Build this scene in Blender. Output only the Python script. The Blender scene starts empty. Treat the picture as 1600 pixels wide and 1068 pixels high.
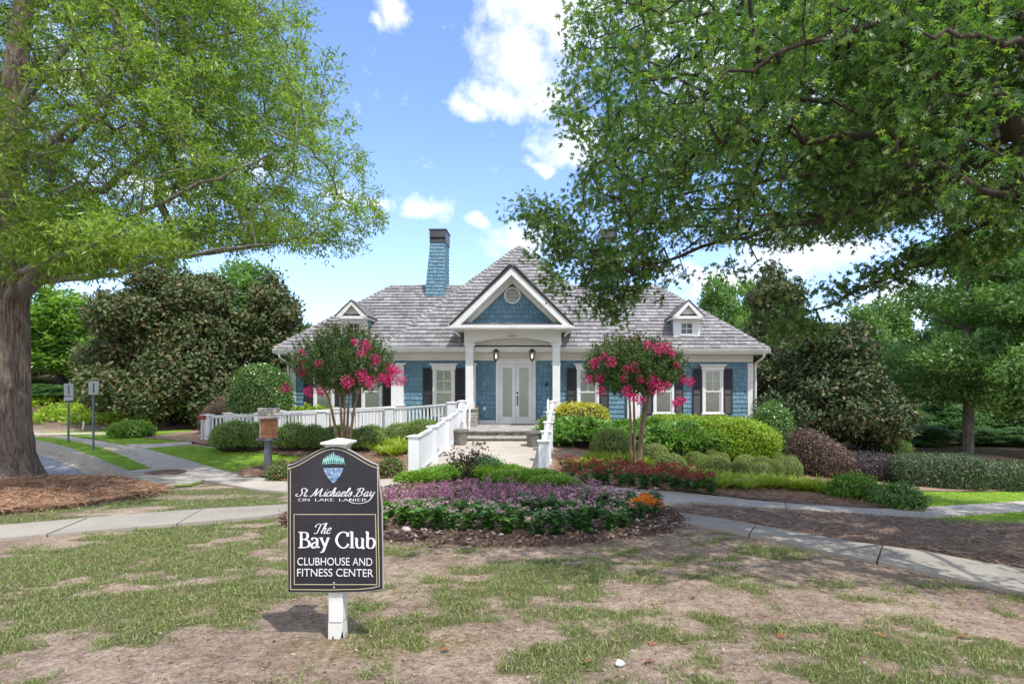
import bpy, bmesh, math, random
import numpy as np
from mathutils import Vector, Matrix
random.seed(7); RS = np.random.RandomState(11)
PI = math.pi
sc = bpy.context.scene
COL = sc.collection

# ---------------------------------------------------------------- camera, sky, sun, exposure
EYE = 1.6; F = 900.0; CX = 846.0; HY = 606.0
cam = bpy.data.cameras.new('camera'); camo = bpy.data.objects.new('camera', cam); COL.objects.link(camo)
camo.location = (0, 0, EYE); camo.rotation_euler = (PI/2, 0, 0)
cam.sensor_width = 36; cam.lens = F/1600*36; cam.shift_x = (800-CX)/1600; cam.shift_y = (HY-534)/1600
cam.clip_end = 1000; cam.clip_start = .05
sc.camera = camo
sc.view_settings.view_transform = 'Standard'; sc.view_settings.look = 'None'
sc.view_settings.gamma = 1; sc.view_settings.exposure = 1.22
try: sc.view_settings.use_curve_mapping = False
except Exception: pass
sc.cycles.max_bounces = 6; sc.cycles.transparent_max_bounces = 6; sc.cycles.use_denoising = True
SUN = Vector((0.36, -0.42, 1.0)).normalized()
sun_el = math.asin(SUN.z); sun_az = math.atan2(SUN.x, SUN.y)
sl = bpy.data.lights.new('sun', 'SUN'); sl.energy = 2.0; sl.angle = math.radians(0.6); sl.color = (1, .965, .91)
so = bpy.data.objects.new('sun', sl); COL.objects.link(so); so.location = (10, -10, 30)
so.rotation_euler = SUN.to_track_quat('Z', 'Y').to_euler()

world = bpy.data.worlds.new('World'); sc.world = world; world.use_nodes = True
def skyworld():
    nt = world.node_tree; N = nt.nodes; L = nt.links; N.clear()
    out = N.new('ShaderNodeOutputWorld'); bg = N.new('ShaderNodeBackground'); bg.inputs[1].default_value = 0.15
    sky = N.new('ShaderNodeTexSky'); sky.sky_type = 'NISHITA'; sky.sun_disc = False
    sky.sun_elevation = sun_el; sky.sun_rotation = sun_az
    sky.air_density = 1.0; sky.dust_density = 0.6; sky.ozone_density = 2.5
    tc = N.new('ShaderNodeTexCoord')
    def vm(op, a, b=None):
        n = N.new('ShaderNodeVectorMath'); n.operation = op
        for i, v in enumerate((a, b)):
            if v is None: continue
            if isinstance(v, (tuple, Vector)): n.inputs[i].default_value = v
            else: L.new(v, n.inputs[i])
        return n
    def mt(op, a, b=None, c=None, clamp=False):
        n = N.new('ShaderNodeMath'); n.operation = op; n.use_clamp = clamp
        for i, v in enumerate((a, b, c)):
            if v is None: continue
            if isinstance(v, (int, float)): n.inputs[i].default_value = v
            else: L.new(v, n.inputs[i])
        return n.outputs[0]
    nd = vm('NORMALIZE', tc.outputs['Generated']).outputs[0]
    n1 = N.new('ShaderNodeTexNoise'); n1.inputs['Scale'].default_value = 9; n1.inputs['Detail'].default_value = 7; n1.inputs['Roughness'].default_value = .6
    L.new(nd, n1.inputs['Vector'])
    w = vm('SUBTRACT', n1.outputs['Color'], (.5, .5, .5)).outputs[0]
    w2 = N.new('ShaderNodeVectorMath'); w2.operation = 'SCALE'; L.new(w, w2.inputs[0]); w2.inputs['Scale'].default_value = .10
    d = vm('ADD', nd, w2.outputs[0]).outputs[0]
    blobs = [(870,5,120,75),(812,85,68,62),(778,160,52,28),(728,182,34,18),(852,150,60,30),(895,222,72,30),(845,258,26,10),
             (612,22,24,40),(590,48,16,16),(663,322,40,20),(590,318,26,12),(528,310,34,18),(822,372,64,28),(742,342,22,10),
             (1180,90,170,70),(1090,20,130,50),(1060,200,90,40),(1270,170,100,40),(1130,428,110,26),(1260,392,110,30),(1415,470,80,50),(1500,120,90,60),(1530,300,80,50),
             (240,300,70,30),(120,100,60,50),(400,250,60,25),(1700,200,100,60),(60,360,80,30)]
    m = None
    for (px, py, rx, ry) in blobs:
        v = Vector(((px-CX)/F, 1, (HY-py)/F)); ln = v.length; v.normalize()
        ax = 1.45*rx/F/ln; az = 1.45*ry/F/ln
        s = vm('SUBTRACT', d, tuple(v)).outputs[0]
        s = vm('MULTIPLY', s, (1/ax, 1/max(ax, az), 1/az)).outputs[0]
        l = vm('LENGTH', s).outputs['Value']
        k = mt('SUBTRACT', 1.0, l, clamp=True)
        m = k if m is None else mt('MAXIMUM', m, k)
    n2 = N.new('ShaderNodeTexNoise'); n2.inputs['Scale'].default_value = 26; n2.inputs['Detail'].default_value = 8; n2.inputs['Roughness'].default_value = .62
    L.new(nd, n2.inputs['Vector'])
    a = mt('MULTIPLY_ADD', n2.outputs['Fac'], 2.1, -1.28)
    f = mt('MULTIPLY_ADD', m, 1.48, a)
    # unseen clouds behind and above the camera, added and thickened for fill light
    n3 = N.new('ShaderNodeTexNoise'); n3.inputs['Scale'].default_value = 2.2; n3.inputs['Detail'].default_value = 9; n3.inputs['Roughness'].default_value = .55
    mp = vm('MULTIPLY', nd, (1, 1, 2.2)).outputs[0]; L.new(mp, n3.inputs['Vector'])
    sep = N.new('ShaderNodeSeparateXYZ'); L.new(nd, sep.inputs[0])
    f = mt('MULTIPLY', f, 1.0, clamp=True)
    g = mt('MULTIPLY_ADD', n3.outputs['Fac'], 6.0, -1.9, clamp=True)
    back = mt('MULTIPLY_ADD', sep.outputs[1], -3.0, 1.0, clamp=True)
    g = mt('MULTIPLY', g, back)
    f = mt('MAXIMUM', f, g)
    f = mt('SMOOTH_MIN', f, 1.0, .1)
    f = mt('MULTIPLY', f, .88)
    # thin milky haze towards the horizon
    hz = mt('MULTIPLY_ADD', sep.outputs[2], -2.3, .95, clamp=True)
    hz = mt('POWER', hz, 1.5)
    mixh = N.new('ShaderNodeMix'); mixh.data_type = 'RGBA'; L.new(mt('MULTIPLY', hz, .30), mixh.inputs[0])
    hs = N.new('ShaderNodeHueSaturation'); hs.inputs['Saturation'].default_value = 1.0; hs.inputs['Value'].default_value = SKYV
    tn = N.new('ShaderNodeMix'); tn.data_type = 'RGBA'; tn.blend_type = 'MULTIPLY'; tn.inputs[0].default_value = 1; L.new(sky.outputs[0], tn.inputs[6]); tn.inputs[7].default_value = (.86, .89, 1.10, 1); L.new(tn.outputs[2], hs.inputs['Color']); L.new(hs.outputs[0], mixh.inputs[6])
    mixh.inputs[7].default_value = (2.5, 3.0, 3.9, 1)
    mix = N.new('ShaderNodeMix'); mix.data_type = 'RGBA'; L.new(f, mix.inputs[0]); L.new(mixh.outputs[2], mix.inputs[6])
    cr = N.new('ShaderNodeMix'); cr.data_type = 'RGBA'; L.new(n2.outputs['Fac'], cr.inputs[0])
    cr.inputs[6].default_value = (2.9, 3.1, 3.45, 1); cr.inputs[7].default_value = (4.9, 4.95, 5.0, 1)
    L.new(cr.outputs[2], mix.inputs[7])
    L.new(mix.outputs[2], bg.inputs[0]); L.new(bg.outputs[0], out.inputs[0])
SKYV = .95
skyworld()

# ---------------------------------------------------------------- numpy noise and terrain
def sstep(a, b, x):
    t = np.clip((x-a)/(b-a), 0, 1); return t*t*(3-2*t)
def _hash(i, j, s):
    n = (i*374761393 + j*668265263 + s*974634777) & 0xffffffff
    n = ((n ^ (n >> 13))*1274126177) & 0xffffffff
    return ((n ^ (n >> 16)) & 0xffff)/65535.0
def vnoise(x, y, s=0):
    x = np.asarray(x, float); y = np.asarray(y, float)
    i = np.floor(x).astype(np.int64); j = np.floor(y).astype(np.int64); u = x-i; v = y-j
    u = u*u*(3-2*u); v = v*v*(3-2*v)
    return (_hash(i,j,s)*(1-u)+_hash(i+1,j,s)*u)*(1-v)+(_hash(i,j+1,s)*(1-u)+_hash(i+1,j+1,s)*u)*v
def fbm(x, y, s=0, o=4):
    t = 0; a = .5; n = 0
    for k in range(o):
        t = t+a*vnoise(np.asarray(x)*2**k, np.asarray(y)*2**k, s+k); n += a; a *= .5
    return t/n
def H(X, Y):
    X = np.asarray(X, float); Y = np.asarray(Y, float)
    pl = -.045*(np.clip(Y, -2, 15)-3.66)
    s = sstep(12.5, 19.5, Y)
    b = pl*(1-s)+s*(-.15)
    b = b-.06*np.clip(X-2.5, 0, 11)
    walk = -.46+(np.clip(Y, 12.9, 17)-12.9)*.103
    w = (1-sstep(1.8, 4.0, np.abs(X+1.35)))*sstep(12.6, 13.6, Y)*(1-sstep(19, 21, Y))
    b = b*(1-w)+walk*w
    b = b+.20*np.clip(Y-25, 0, 16)*sstep(-9, -16, X)
    b = b+.04*np.clip(Y-30, 0, 40)*sstep(10, 25, X)
    return b
def G(px, py):
    """the place on the ground that the camera sees at a point of the photograph"""
    u = (px-CX)/F; v = (HY-py)/F
    lo, hi = .8, None
    y = .8
    while y < 150:
        if EYE+v*y < float(H(u*y, y)):
            hi = y; break
        lo = y; y += .12
    if hi is None: hi = lo
    for _ in range(18):
        m = (lo+hi)/2
        if EYE+v*m < float(H(u*m, m)): hi = m
        else: lo = m
    return (u*hi, hi)
def W(px, Y): return (px-CX)/F*Y
def Z(py, Y): return EYE-(py-HY)/F*Y
def PW(pts): return [G(*p) for p in pts]
def inpoly(X, Y, poly):
    X = np.asarray(X, float); Y = np.asarray(Y, float); c = np.zeros(X.shape, bool); n = len(poly)
    for i in range(n):
        x1, y1 = poly[i]; x2, y2 = poly[(i+1) % n]
        if y1 == y2: continue
        k = ((y1 > Y) != (y2 > Y)) & (X < (x2-x1)*(Y-y1)/(y2-y1)+x1)
        c ^= k
    return c

# ---------------------------------------------------------------- object helpers
def tag(o, label=None, cat=None, group=None, kind=None):
    if label: o['label'] = label
    if cat: o['category'] = cat
    if group: o['group'] = group
    if kind: o['kind'] = kind
    return o
def link(name, data, parent=None):
    o = bpy.data.objects.new(name, data); COL.objects.link(o)
    if parent is not None: o.parent = parent
    return o
def thing(name, label, cat, loc=(0,0,0), rz=0, group=None):
    o = link(name, None); o.location = loc; o.rotation_euler = (0,0,rz); o.empty_display_size = .2
    return tag(o, label, cat, group)
def copy_tree(o, parent=None):
    c = o.copy(); COL.objects.link(c); c.parent = parent
    for ch in list(o.children): copy_tree(ch, c)
    return c
def npmesh(name, V, Fc, mats=(), smooth=False, midx=None):
    me = bpy.data.meshes.new(name); V = np.asarray(V, np.float32); Fc = np.asarray(Fc, np.int32); k = Fc.shape[1]
    me.vertices.add(len(V)); me.vertices.foreach_set('co', V.ravel())
    me.loops.add(Fc.size); me.loops.foreach_set('vertex_index', Fc.ravel())
    me.polygons.add(len(Fc)); me.polygons.foreach_set('loop_start', np.arange(0, Fc.size, k, dtype=np.int32))
    for m in (mats if isinstance(mats, (list, tuple)) else [mats]): me.materials.append(m)
    if midx is not None: me.polygons.foreach_set('material_index', np.asarray(midx, np.int32))
    me.update(calc_edges=True)
    if smooth: me.polygons.foreach_set('use_smooth', np.ones(len(Fc), bool))
    return me
class MB:
    def __init__(s): s.v = []; s.f = []
    def add(s, vs, fs):
        b = len(s.v); s.v += [tuple(v) for v in vs]; s.f += [tuple(i+b for i in f) for f in fs]; return s
    def box(s, x0, x1, y0, y1, z0, z1, M=None):
        vs = [(x,y,z) for z in (z0,z1) for y in (y0,y1) for x in (x0,x1)]
        if M is not None: vs = [M @ Vector(v) for v in vs]
        return s.add(vs, [(0,2,3,1),(4,5,7,6),(0,1,5,4),(2,6,7,3),(0,4,6,2),(1,3,7,5)])
    def bev(s, x0, x1, y0, y1, z0, z1, b=.006, M=None):
        """box with chamfered edges"""
        vs = []; fs = []
        X=(x0,x0+b,x1-b,x1); Y=(y0,y0+b,y1-b,y1); Zz=(z0,z0+b,z1-b,z1)
        def q(a): fs.append(tuple(range(len(vs), len(vs)+len(a)))); vs.extend(a)
        q([(X[1],Y[1],z0),(X[1],Y[2],z0),(X[2],Y[2],z0),(X[2],Y[1],z0)]); q([(X[1],Y[1],z1),(X[2],Y[1],z1),(X[2],Y[2],z1),(X[1],Y[2],z1)])
        q([(X[1],y0,Zz[1]),(X[2],y0,Zz[1]),(X[2],y0,Zz[2]),(X[1],y0,Zz[2])]); q([(X[1],y1,Zz[1]),(X[1],y1,Zz[2]),(X[2],y1,Zz[2]),(X[2],y1,Zz[1])])
        q([(x0,Y[1],Zz[1]),(x0,Y[1],Zz[2]),(x0,Y[2],Zz[2]),(x0,Y[2],Zz[1])]); q([(x1,Y[1],Zz[1]),(x1,Y[2],Zz[1]),(x1,Y[2],Zz[2]),(x1,Y[1],Zz[2])])
        for (ya,yb,sy) in ((y0,Y[1],0),(y1,Y[2],1)):
            for (za,zb) in ((z0,Zz[1]),(z1,Zz[2])):
                q([(X[1],ya,zb),(X[2],ya,zb),(X[2],yb,za),(X[1],yb,za)])
        for (xa,xb) in ((x0,X[1]),(x1,X[2])):
            for (za,zb) in ((z0,Zz[1]),(z1,Zz[2])):
                q([(xa,Y[1],zb),(xa,Y[2],zb),(xb,Y[2],za),(xb,Y[1],za)])
            for (ya,yb) in ((y0,Y[1]),(y1,Y[2])):
                q([(xa,yb,Zz[1]),(xa,yb,Zz[2]),(xb,ya,Zz[2]),(xb,ya,Zz[1])])
        for (xa,xb) in ((x0,X[1]),(x1,X[2])):
            for (ya,yb) in ((y0,Y[1]),(y1,Y[2])):
                for (za,zb) in ((z0,Zz[1]),(z1,Zz[2])):
                    q([(xa,yb,zb),(xb,ya,zb),(xb,yb,za)])
        if M is not None: vs = [M @ Vector(v) for v in vs]
        return s.add(vs, fs)
    def prism(s, pts, y0, y1):
        """outline in x,z pushed from y0 to y1"""
        n = len(pts)
        return s.add([(x,y0,z) for x,z in pts]+[(x,y1,z) for x,z in pts], [tuple(range(n)), tuple(range(2*n-1,n-1,-1))]+[((i+1)%n,i,n+i,n+(i+1)%n) for i in range(n)])
    def beam(s, a, b, w, h, up=(0,0,1)):
        a = Vector(a); b = Vector(b); d = (b-a); l = d.length; d.normalize(); up = Vector(up)
        x = d.cross(up).normalized(); u = x.cross(d).normalized()
        vs = [p+x*sx*w/2+u*su*h/2 for p in (a,b) for su in (-1,1) for sx in (-1,1)]
        return s.add(vs, [(0,1,3,2),(4,6,7,5),(0,4,5,1),(2,3,7,6),(0,2,6,4),(1,5,7,3)])
    def tube(s, pts, rad, n=8, cap=True):
        pts = [Vector(p) for p in pts]; rad = rad if hasattr(rad, '__len__') else [rad]*len(pts)
        b = len(s.v); x = None
        for i, p in enumerate(pts):
            d = (pts[min(i+1,len(pts)-1)]-pts[max(i-1,0)]).normalized()
            if x is None: x = d.orthogonal().normalized()
            x = (x-d*x.dot(d)).normalized(); y = d.cross(x)
            for k in range(n):
                a = 2*PI*k/n; s.v.append(tuple(p+(x*math.cos(a)+y*math.sin(a))*rad[i]))
        for i in range(len(pts)-1):
            for k in range(n):
                s.f.append((b+i*n+k, b+i*n+(k+1)%n, b+(i+1)*n+(k+1)%n, b+(i+1)*n+k))
        if cap: s.f.append(tuple(b+k for k in range(n))[::-1]); s.f.append(tuple(b+(len(pts)-1)*n+k for k in range(n)))
        return s
    def lathe(s, prof, c=(0,0,0), n=20, M=None, cap=True):
        vs = []; fs = []; m = len(prof)
        for r, z in prof:
            for k in range(n):
                a = 2*PI*k/n; vs.append(Vector((c[0]+r*math.cos(a), c[1]+r*math.sin(a), c[2]+z)))
        for i in range(m-1):
            for k in range(n): fs.append((i*n+k, i*n+(k+1)%n, (i+1)*n+(k+1)%n, (i+1)*n+k))
        if cap: fs.append(tuple(range(n))[::-1]); fs.append(tuple((m-1)*n+k for k in range(n)))
        if M is not None: vs = [M @ v for v in vs]
        return s.add(vs, fs)
    def mesh(s, name, m, smooth=False):
        me = bpy.data.meshes.new(name); me.from_pydata(s.v, [], s.f)
        for mm in (m if isinstance(m, (list, tuple)) else [m]): me.materials.append(mm)
        if smooth:
            me.polygons.foreach_set('use_smooth', [True]*len(me.polygons))
            try: me.set_sharp_from_angle(angle=math.radians(40))
            except Exception: pass
        me.update(); return me
    def build(s, name, m, parent=None, smooth=False, kind=None):
        o = link(name, s.mesh(name, m, smooth), parent)
        if kind: o['kind'] = kind
        return o

# ---------------------------------------------------------------- materials
class NT:
    def __init__(s, name):
        s.m = bpy.data.materials.new(name); s.m.use_nodes = True; s.t = s.m.node_tree; s.N = s.t.nodes; s.L = s.t.links
        s.b = s.N['Principled BSDF']; s.out = s.N['Material Output']
    def n(s, t, **k):
        x = s.N.new(t)
        for a, v in k.items(): setattr(x, a, v)
        return x
    def pos(s, world=False):
        if world: return s.n('ShaderNodeNewGeometry').outputs['Position']
        return s.n('ShaderNodeTexCoord').outputs['Object']
    def noise(s, vec, scale, detail=5, rough=.6, stretch=None):
        if stretch:
            v = s.n('ShaderNodeVectorMath', operation='MULTIPLY'); s.L.new(vec, v.inputs[0]); v.inputs[1].default_value = stretch; vec = v.outputs[0]
        x = s.n('ShaderNodeTexNoise'); x.inputs['Scale'].default_value = scale; x.inputs['Detail'].default_value = detail
        x.inputs['Roughness'].default_value = rough; s.L.new(vec, x.inputs['Vector']); return x.outputs['Fac']
    def ramp(s, fac, stops, const=False):
        x = s.n('ShaderNodeValToRGB'); cr = x.color_ramp
        if const: cr.interpolation = 'CONSTANT'
        while len(cr.elements) < len(stops): cr.elements.new(.5)
        for e, (p, c) in zip(cr.elements, stops): e.position = p; e.color = (c[0], c[1], c[2], 1)
        s.L.new(fac, x.inputs[0]); return x.outputs[0]
    def mix(s, f, a, b, mode='MIX'):
        x = s.n('ShaderNodeMix', data_type='RGBA', blend_type=mode)
        for i, v in ((0,f),(6,a),(7,b)):
            if isinstance(v, (int,float)): x.inputs[i].default_value = v
            elif isinstance(v, tuple): x.inputs[i].default_value = (*v[:3], 1)
            else: s.L.new(v, x.inputs[i])
        return x.outputs[2]
    def math(s, op, a, b=0., clamp=False):
        x = s.n('ShaderNodeMath', operation=op); x.use_clamp = clamp
        for i, v in enumerate((a,b)):
            if isinstance(v, (int,float)): x.inputs[i].default_value = v
            else: s.L.new(v, x.inputs[i])
        return x.outputs[0]
    def bump(s, h, strength=.4, dist=.01):
        x = s.n('ShaderNodeBump'); x.inputs['Strength'].default_value = strength; x.inputs['Distance'].default_value = dist
        s.L.new(h, x.inputs['Height']); s.L.new(x.outputs[0], s.b.inputs['Normal'])
    def col(s, c):
        if isinstance(c, tuple): s.b.inputs['Base Color'].default_value = (*c[:3],1)
        else: s.L.new(c, s.b.inputs['Base Color'])
    def done(s, rough=.7, spec=.4, metal=0.):
        s.b.inputs['Roughness'].default_value = rough; s.b.inputs['Specular IOR Level'].default_value = spec; s.b.inputs['Metallic'].default_value = metal
        return s.m
def simple(name, c, rough=.6, var=.12, scale=6, spec=.4, metal=0, bump=0, bs=60, stretch=None, world=False, dirt=None):
    t = NT(name); p = t.pos(world)
    a = tuple(x*(1-var) for x in c); b = tuple(min(1,x*(1+var)) for x in c)
    cc = t.ramp(t.noise(p, scale, 6, .6, stretch), [(.3,a),(.7,b)])
    if dirt: cc = t.mix(t.ramp(t.noise(p, 2.3, 7, .7), [(.5,(0,0,0)),(.75,(dirt[3],)*3)]), cc, dirt[:3])
    t.col(cc)
    if bump: t.bump(t.noise(p, bs, 4, .6, stretch), bump, .01)
    return t.done(rough, spec, metal)
def island(name, stops, rough=.7, spec=.35, trans=0., bump=0, bs=40, stretch=None, tcol=None, const=False, fine=0):
    t = NT(name); g = t.n('ShaderNodeNewGeometry')
    c = t.ramp(g.outputs['Random Per Island'], stops, const)
    if fine:
        nn = t.noise(t.pos(), bs, 4, .6, stretch)
        c = t.mix(1.0, c, t.ramp(nn, [(.3,(1-fine,)*3),(.7,(1+fine*.3,)*3)]), 'MULTIPLY')
    t.col(c)
    if bump: t.bump(t.noise(t.pos(), bs, 4, .6, stretch), bump, .01)
    m = t.done(rough, spec)
    if trans:
        tr = t.n('ShaderNodeBsdfTranslucent'); mx = t.n('ShaderNodeMixShader'); mx.inputs[0].default_value = trans
        c2 = t.mix(1.0, c, tcol or (1.3,1.5,.55), 'MULTIPLY'); t.L.new(c2, tr.inputs[0])
        t.L.new(t.b.outputs[0], mx.inputs[1]); t.L.new(tr.outputs[0], mx.inputs[2]); t.L.new(mx.outputs[0], t.out.inputs[0])
    return m
M = {}
M['white'] = simple('white_paint', (.78,.78,.77), .45, .04, 3, bump=.05, bs=30, dirt=(.45,.44,.38,.35))
M['cream'] = simple('cream_trim_paint', (.74,.73,.68), .5, .03, 3)
M['vinyl'] = simple('white_vinyl', (.80,.81,.83), .35, .02, 3, dirt=(.5,.5,.45,.25))
M['shutter'] = simple('charcoal_paint', (.028,.029,.036), .45, .15, 5)
M['dark'] = simple('black_metal', (.015,.015,.017), .4, .1)
M['underlay'] = simple('roof_underlay', (.05,.045,.05), .9)
M['roofsh'] = island('weathered_cedar_shake', [(0,(.20,.188,.190)),(.3,(.262,.249,.253)),(.6,(.305,.291,.296)),(.85,(.355,.342,.346)),(1,(.225,.212,.215))], .8, .3, fine=.3, bs=14, stretch=(1,3,3), bump=.3)
M['wallsh'] = island('blue_cedar_shingle', [(0,(.12,.235,.31)),(.35,(.145,.275,.355)),(.7,(.175,.315,.395)),(1,(.13,.25,.33))], .65, .3, fine=.22, bs=20, stretch=(4,4,1), bump=.2)
M['blueback'] = simple('blue_wall_paint', (.025,.055,.08), .7)
M['copper'] = simple('dark_sheet_metal', (.085,.085,.095), .45, .2, 3, metal=.2)
M['glass'] = simple('window_glass', (.03,.04,.045), .04, .1, 2, spec=.9)
def glassy():
    t = NT('clear_glass'); tr = t.n('ShaderNodeBsdfTransparent'); tr.inputs[0].default_value = (.93,.95,.94,1)
    gl = t.n('ShaderNodeBsdfGlossy'); gl.inputs['Roughness'].default_value = .03
    fr = t.n('ShaderNodeFresnel'); fr.inputs[0].default_value = 1.5; mx = t.n('ShaderNodeMixShader')
    t.L.new(fr.outputs[0], mx.inputs[0]); t.L.new(tr.outputs[0], mx.inputs[1]); t.L.new(gl.outputs[0], mx.inputs[2]); t.L.new(mx.outputs[0], t.out.inputs[0])
    return t.m
M['clear'] = glassy()
M['blind'] = simple('cream_blind', (.80,.80,.66), .6, .04, 3)
M['concrete'] = None
def concrete(name, c, sc_=1.):
    t = NT(name); p = t.pos(True)
    a = t.ramp(t.noise(p, .9, 8, .65), [(.3,tuple(x*.8 for x in c)),(.7,tuple(x*1.12 for x in c))])
    b = t.ramp(t.noise(p, 60, 3, .7), [(.35,(.82,)*3),(.65,(1.1,)*3)])
    cc = t.mix(1.0, a, b, 'MULTIPLY')
    st = t.ramp(t.noise(p, 2.8, 6, .75), [(.56,(0,0,0)),(.72,(.5,.5,.5))])
    cc = t.mix(st, cc, (c[0]*.55,c[1]*.53,c[2]*.5)); t.col(cc); t.bump(t.noise(p, 90, 4, .7), .35, .006)
    return t.done(.9, .2)
M['concrete'] = concrete('pale_concrete', (.50,.44,.37))
M['concrete2'] = concrete('grey_sidewalk_concrete', (.36,.325,.275))
M['curb'] = concrete('curb_concrete', (.40,.36,.30))
M['asphalt'] = concrete('worn_asphalt', (.27,.28,.30))
M['stone'] = island('ledge_stone', [(0,(.30,.27,.22)),(.4,(.42,.39,.33)),(.75,(.50,.47,.42)),(1,(.26,.24,.22))], .85, .25, bump=.6, bs=25, fine=.4)
M['paving'] = simple('flagstone', (.36,.335,.31), .8, .3, 3.5, bump=.3, bs=20, dirt=(.12,.11,.09,.6))
M['stonedk'] = island('mossy_riser_stone', [(0,(.16,.14,.10)),(.5,(.30,.27,.20)),(1,(.22,.20,.15))], .9, .2, bump=.6, bs=25, fine=.4)
M['pot'] = simple('weathered_clay_pot', (.20,.185,.165), .85, .25, 9, bump=.4, bs=40, dirt=(.3,.29,.26,.5))
M['cedar'] = simple('stained_cedar', (.27,.125,.055), .6, .35, 5, bump=.2, bs=20, stretch=(1,1,6))
M['greywood'] = island('grey_cedar_shingle', [(0,(.32,.28,.25)),(1,(.48,.44,.41))], .8, .2, fine=.3, bs=20)
M['greypost'] = simple('grey_painted_post', (.13,.145,.16), .6, .1)
M['steel'] = simple('galvanised_post', (.12,.17,.16), .45, .15, metal=.3)
M['signback'] = simple('aluminium_sign', (.55,.57,.58), .4, .05, metal=.4)
def bark(name, c1, c2, s=1., st=(1,1,.16)):
    t = NT(name); p = t.pos()
    v = t.n('ShaderNodeVectorMath', operation='MULTIPLY'); t.L.new(p, v.inputs[0]); v.inputs[1].default_value = st
    n1 = t.noise(v.outputs[0], 26*s, 6, .7); n2 = t.noise(p, 2.2, 4, .6)
    t.col(t.mix(t.ramp(n2, [(.4,(0,0,0)),(.7,(.5,)*3)]), t.ramp(n1, [(.36,c1),(.62,c2)]), tuple(x*1.25 for x in c2)))
    t.bump(n1, 1.0, .05); return t.done(.9, .2)
M['bark'] = bark('oak_bark', (.06,.042,.031), (.26,.205,.165))
M['barkdk'] = bark('dark_branch_bark', (.03,.024,.018), (.10,.08,.062), .8)
M['barkgrey'] = bark('grey_limb_bark', (.12,.105,.085), (.27,.245,.21), .8)
M['myrtle'] = bark('smooth_tan_bark', (.17,.115,.07), (.34,.26,.18), .6)
M['twig'] = simple('brown_twigs', (.045,.035,.022), .9, .3, 12)
def leaf(name, stops, trans=.38, rough=.42, spec=.4, tcol=None, const=False): return island(name, stops, rough, spec, trans, tcol=tcol, const=const)
M['willow'] = leaf('willow_oak_leaf', [(0,(.10,.17,.03)),(.3,(.17,.265,.045)),(.7,(.27,.38,.065)),(1,(.38,.47,.13))], .48)
M['pinoak'] = leaf('pin_oak_leaf', [(0,(.055,.12,.04)),(.4,(.095,.185,.055)),(.75,(.15,.255,.08)),(.93,(.24,.34,.11)),(1,(.33,.36,.12))], .48, tcol=(1.25,1.45,.45))
M['magnolia'] = leaf('magnolia_leaf', [(0,(.05,.085,.03)),(.35,(.085,.13,.048)),(.60,(.12,.165,.066)),(.78,(.16,.155,.068)),(.9,(.20,.145,.07)),(1,(.26,.19,.10))], .15, .55, .3)
M['magnoliadk'] = leaf('dark_magnolia_leaf', [(0,(.036,.066,.026)),(.4,(.062,.104,.042)),(.70,(.095,.138,.062)),(.86,(.14,.12,.06)),(1,(.20,.14,.075))], .12, .55, .3)
M['lime'] = leaf('light_green_leaf', [(0,(.11,.20,.035)),(.5,(.18,.31,.055)),(1,(.26,.41,.08))], .45)
M['mid'] = leaf('mid_green_leaf', [(0,(.09,.18,.05)),(.5,(.15,.265,.08)),(1,(.22,.35,.11))], .4)
M['deep'] = leaf('deep_green_leaf', [(0,(.06,.13,.045)),(.5,(.105,.205,.075)),(1,(.16,.28,.11))], .35)
M['box'] = leaf('boxwood_leaf', [(0,(.09,.18,.035)),(.4,(.18,.29,.06)),(.8,(.27,.39,.09)),(1,(.38,.46,.18))], .3)
M['boxlow'] = leaf('japanese_holly_leaf', [(0,(.12,.18,.045)),(.4,(.22,.30,.075)),(.8,(.31,.39,.11)),(1,(.42,.46,.2))], .3)
M['topi'] = leaf('glossy_ligustrum_leaf', [(0,(.06,.14,.03)),(.5,(.11,.22,.05)),(1,(.21,.33,.10))], .25, .3, .6)
M['yhedge'] = leaf('yellow_green_leaf', [(0,(.15,.27,.025)),(.5,(.29,.42,.035)),(1,(.43,.52,.06))], .35)
M['gold'] = leaf('golden_leaf', [(0,(.35,.36,.03)),(.5,(.55,.50,.05)),(1,(.66,.58,.10))], .3)
M['purple'] = leaf('bronze_loropetalum_leaf', [(0,(.06,.045,.035)),(.4,(.13,.08,.062)),(.8,(.20,.12,.095)),(1,(.26,.19,.13))], .15)
M['purpledk'] = leaf('dark_purple_leaf', [(0,(.035,.03,.035)),(.5,(.065,.05,.055)),(1,(.11,.09,.085))], .15)
M['hedge'] = leaf('grey_green_hedge_leaf', [(0,(.05,.085,.04)),(.5,(.085,.135,.06)),(1,(.15,.20,.11))], .2)
M['juniper'] = leaf('juniper_spray', [(0,(.10,.22,.06)),(.5,(.19,.36,.085)),(1,(.31,.48,.13))], .25)
M['junlow'] = leaf('creeping_juniper_spray', [(0,(.13,.25,.05)),(.5,(.23,.39,.06)),(1,(.36,.52,.09))], .25)
M['lirio'] = leaf('lime_grass_blade', [(0,(.19,.27,.03)),(.5,(.34,.42,.05)),(1,(.50,.54,.12))], .35)
M['penta'] = leaf('pentas_leaf', [(0,(.07,.16,.035)),(.5,(.13,.27,.055)),(1,(.21,.39,.09))], .3)
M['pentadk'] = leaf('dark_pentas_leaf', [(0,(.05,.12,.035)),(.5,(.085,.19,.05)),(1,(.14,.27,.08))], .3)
M['pink'] = leaf('pale_pink_petal', [(0,(.58,.30,.42)),(1,(.78,.52,.62))], .2, .6)
M['salvia'] = leaf('mauve_petal', [(0,(.27,.09,.20)),(.5,(.42,.165,.31)),(1,(.58,.29,.45))], .2, .6)
M['salvstem'] = leaf('salvia_leaf', [(0,(.06,.11,.04)),(1,(.13,.19,.08))], .2)
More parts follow.
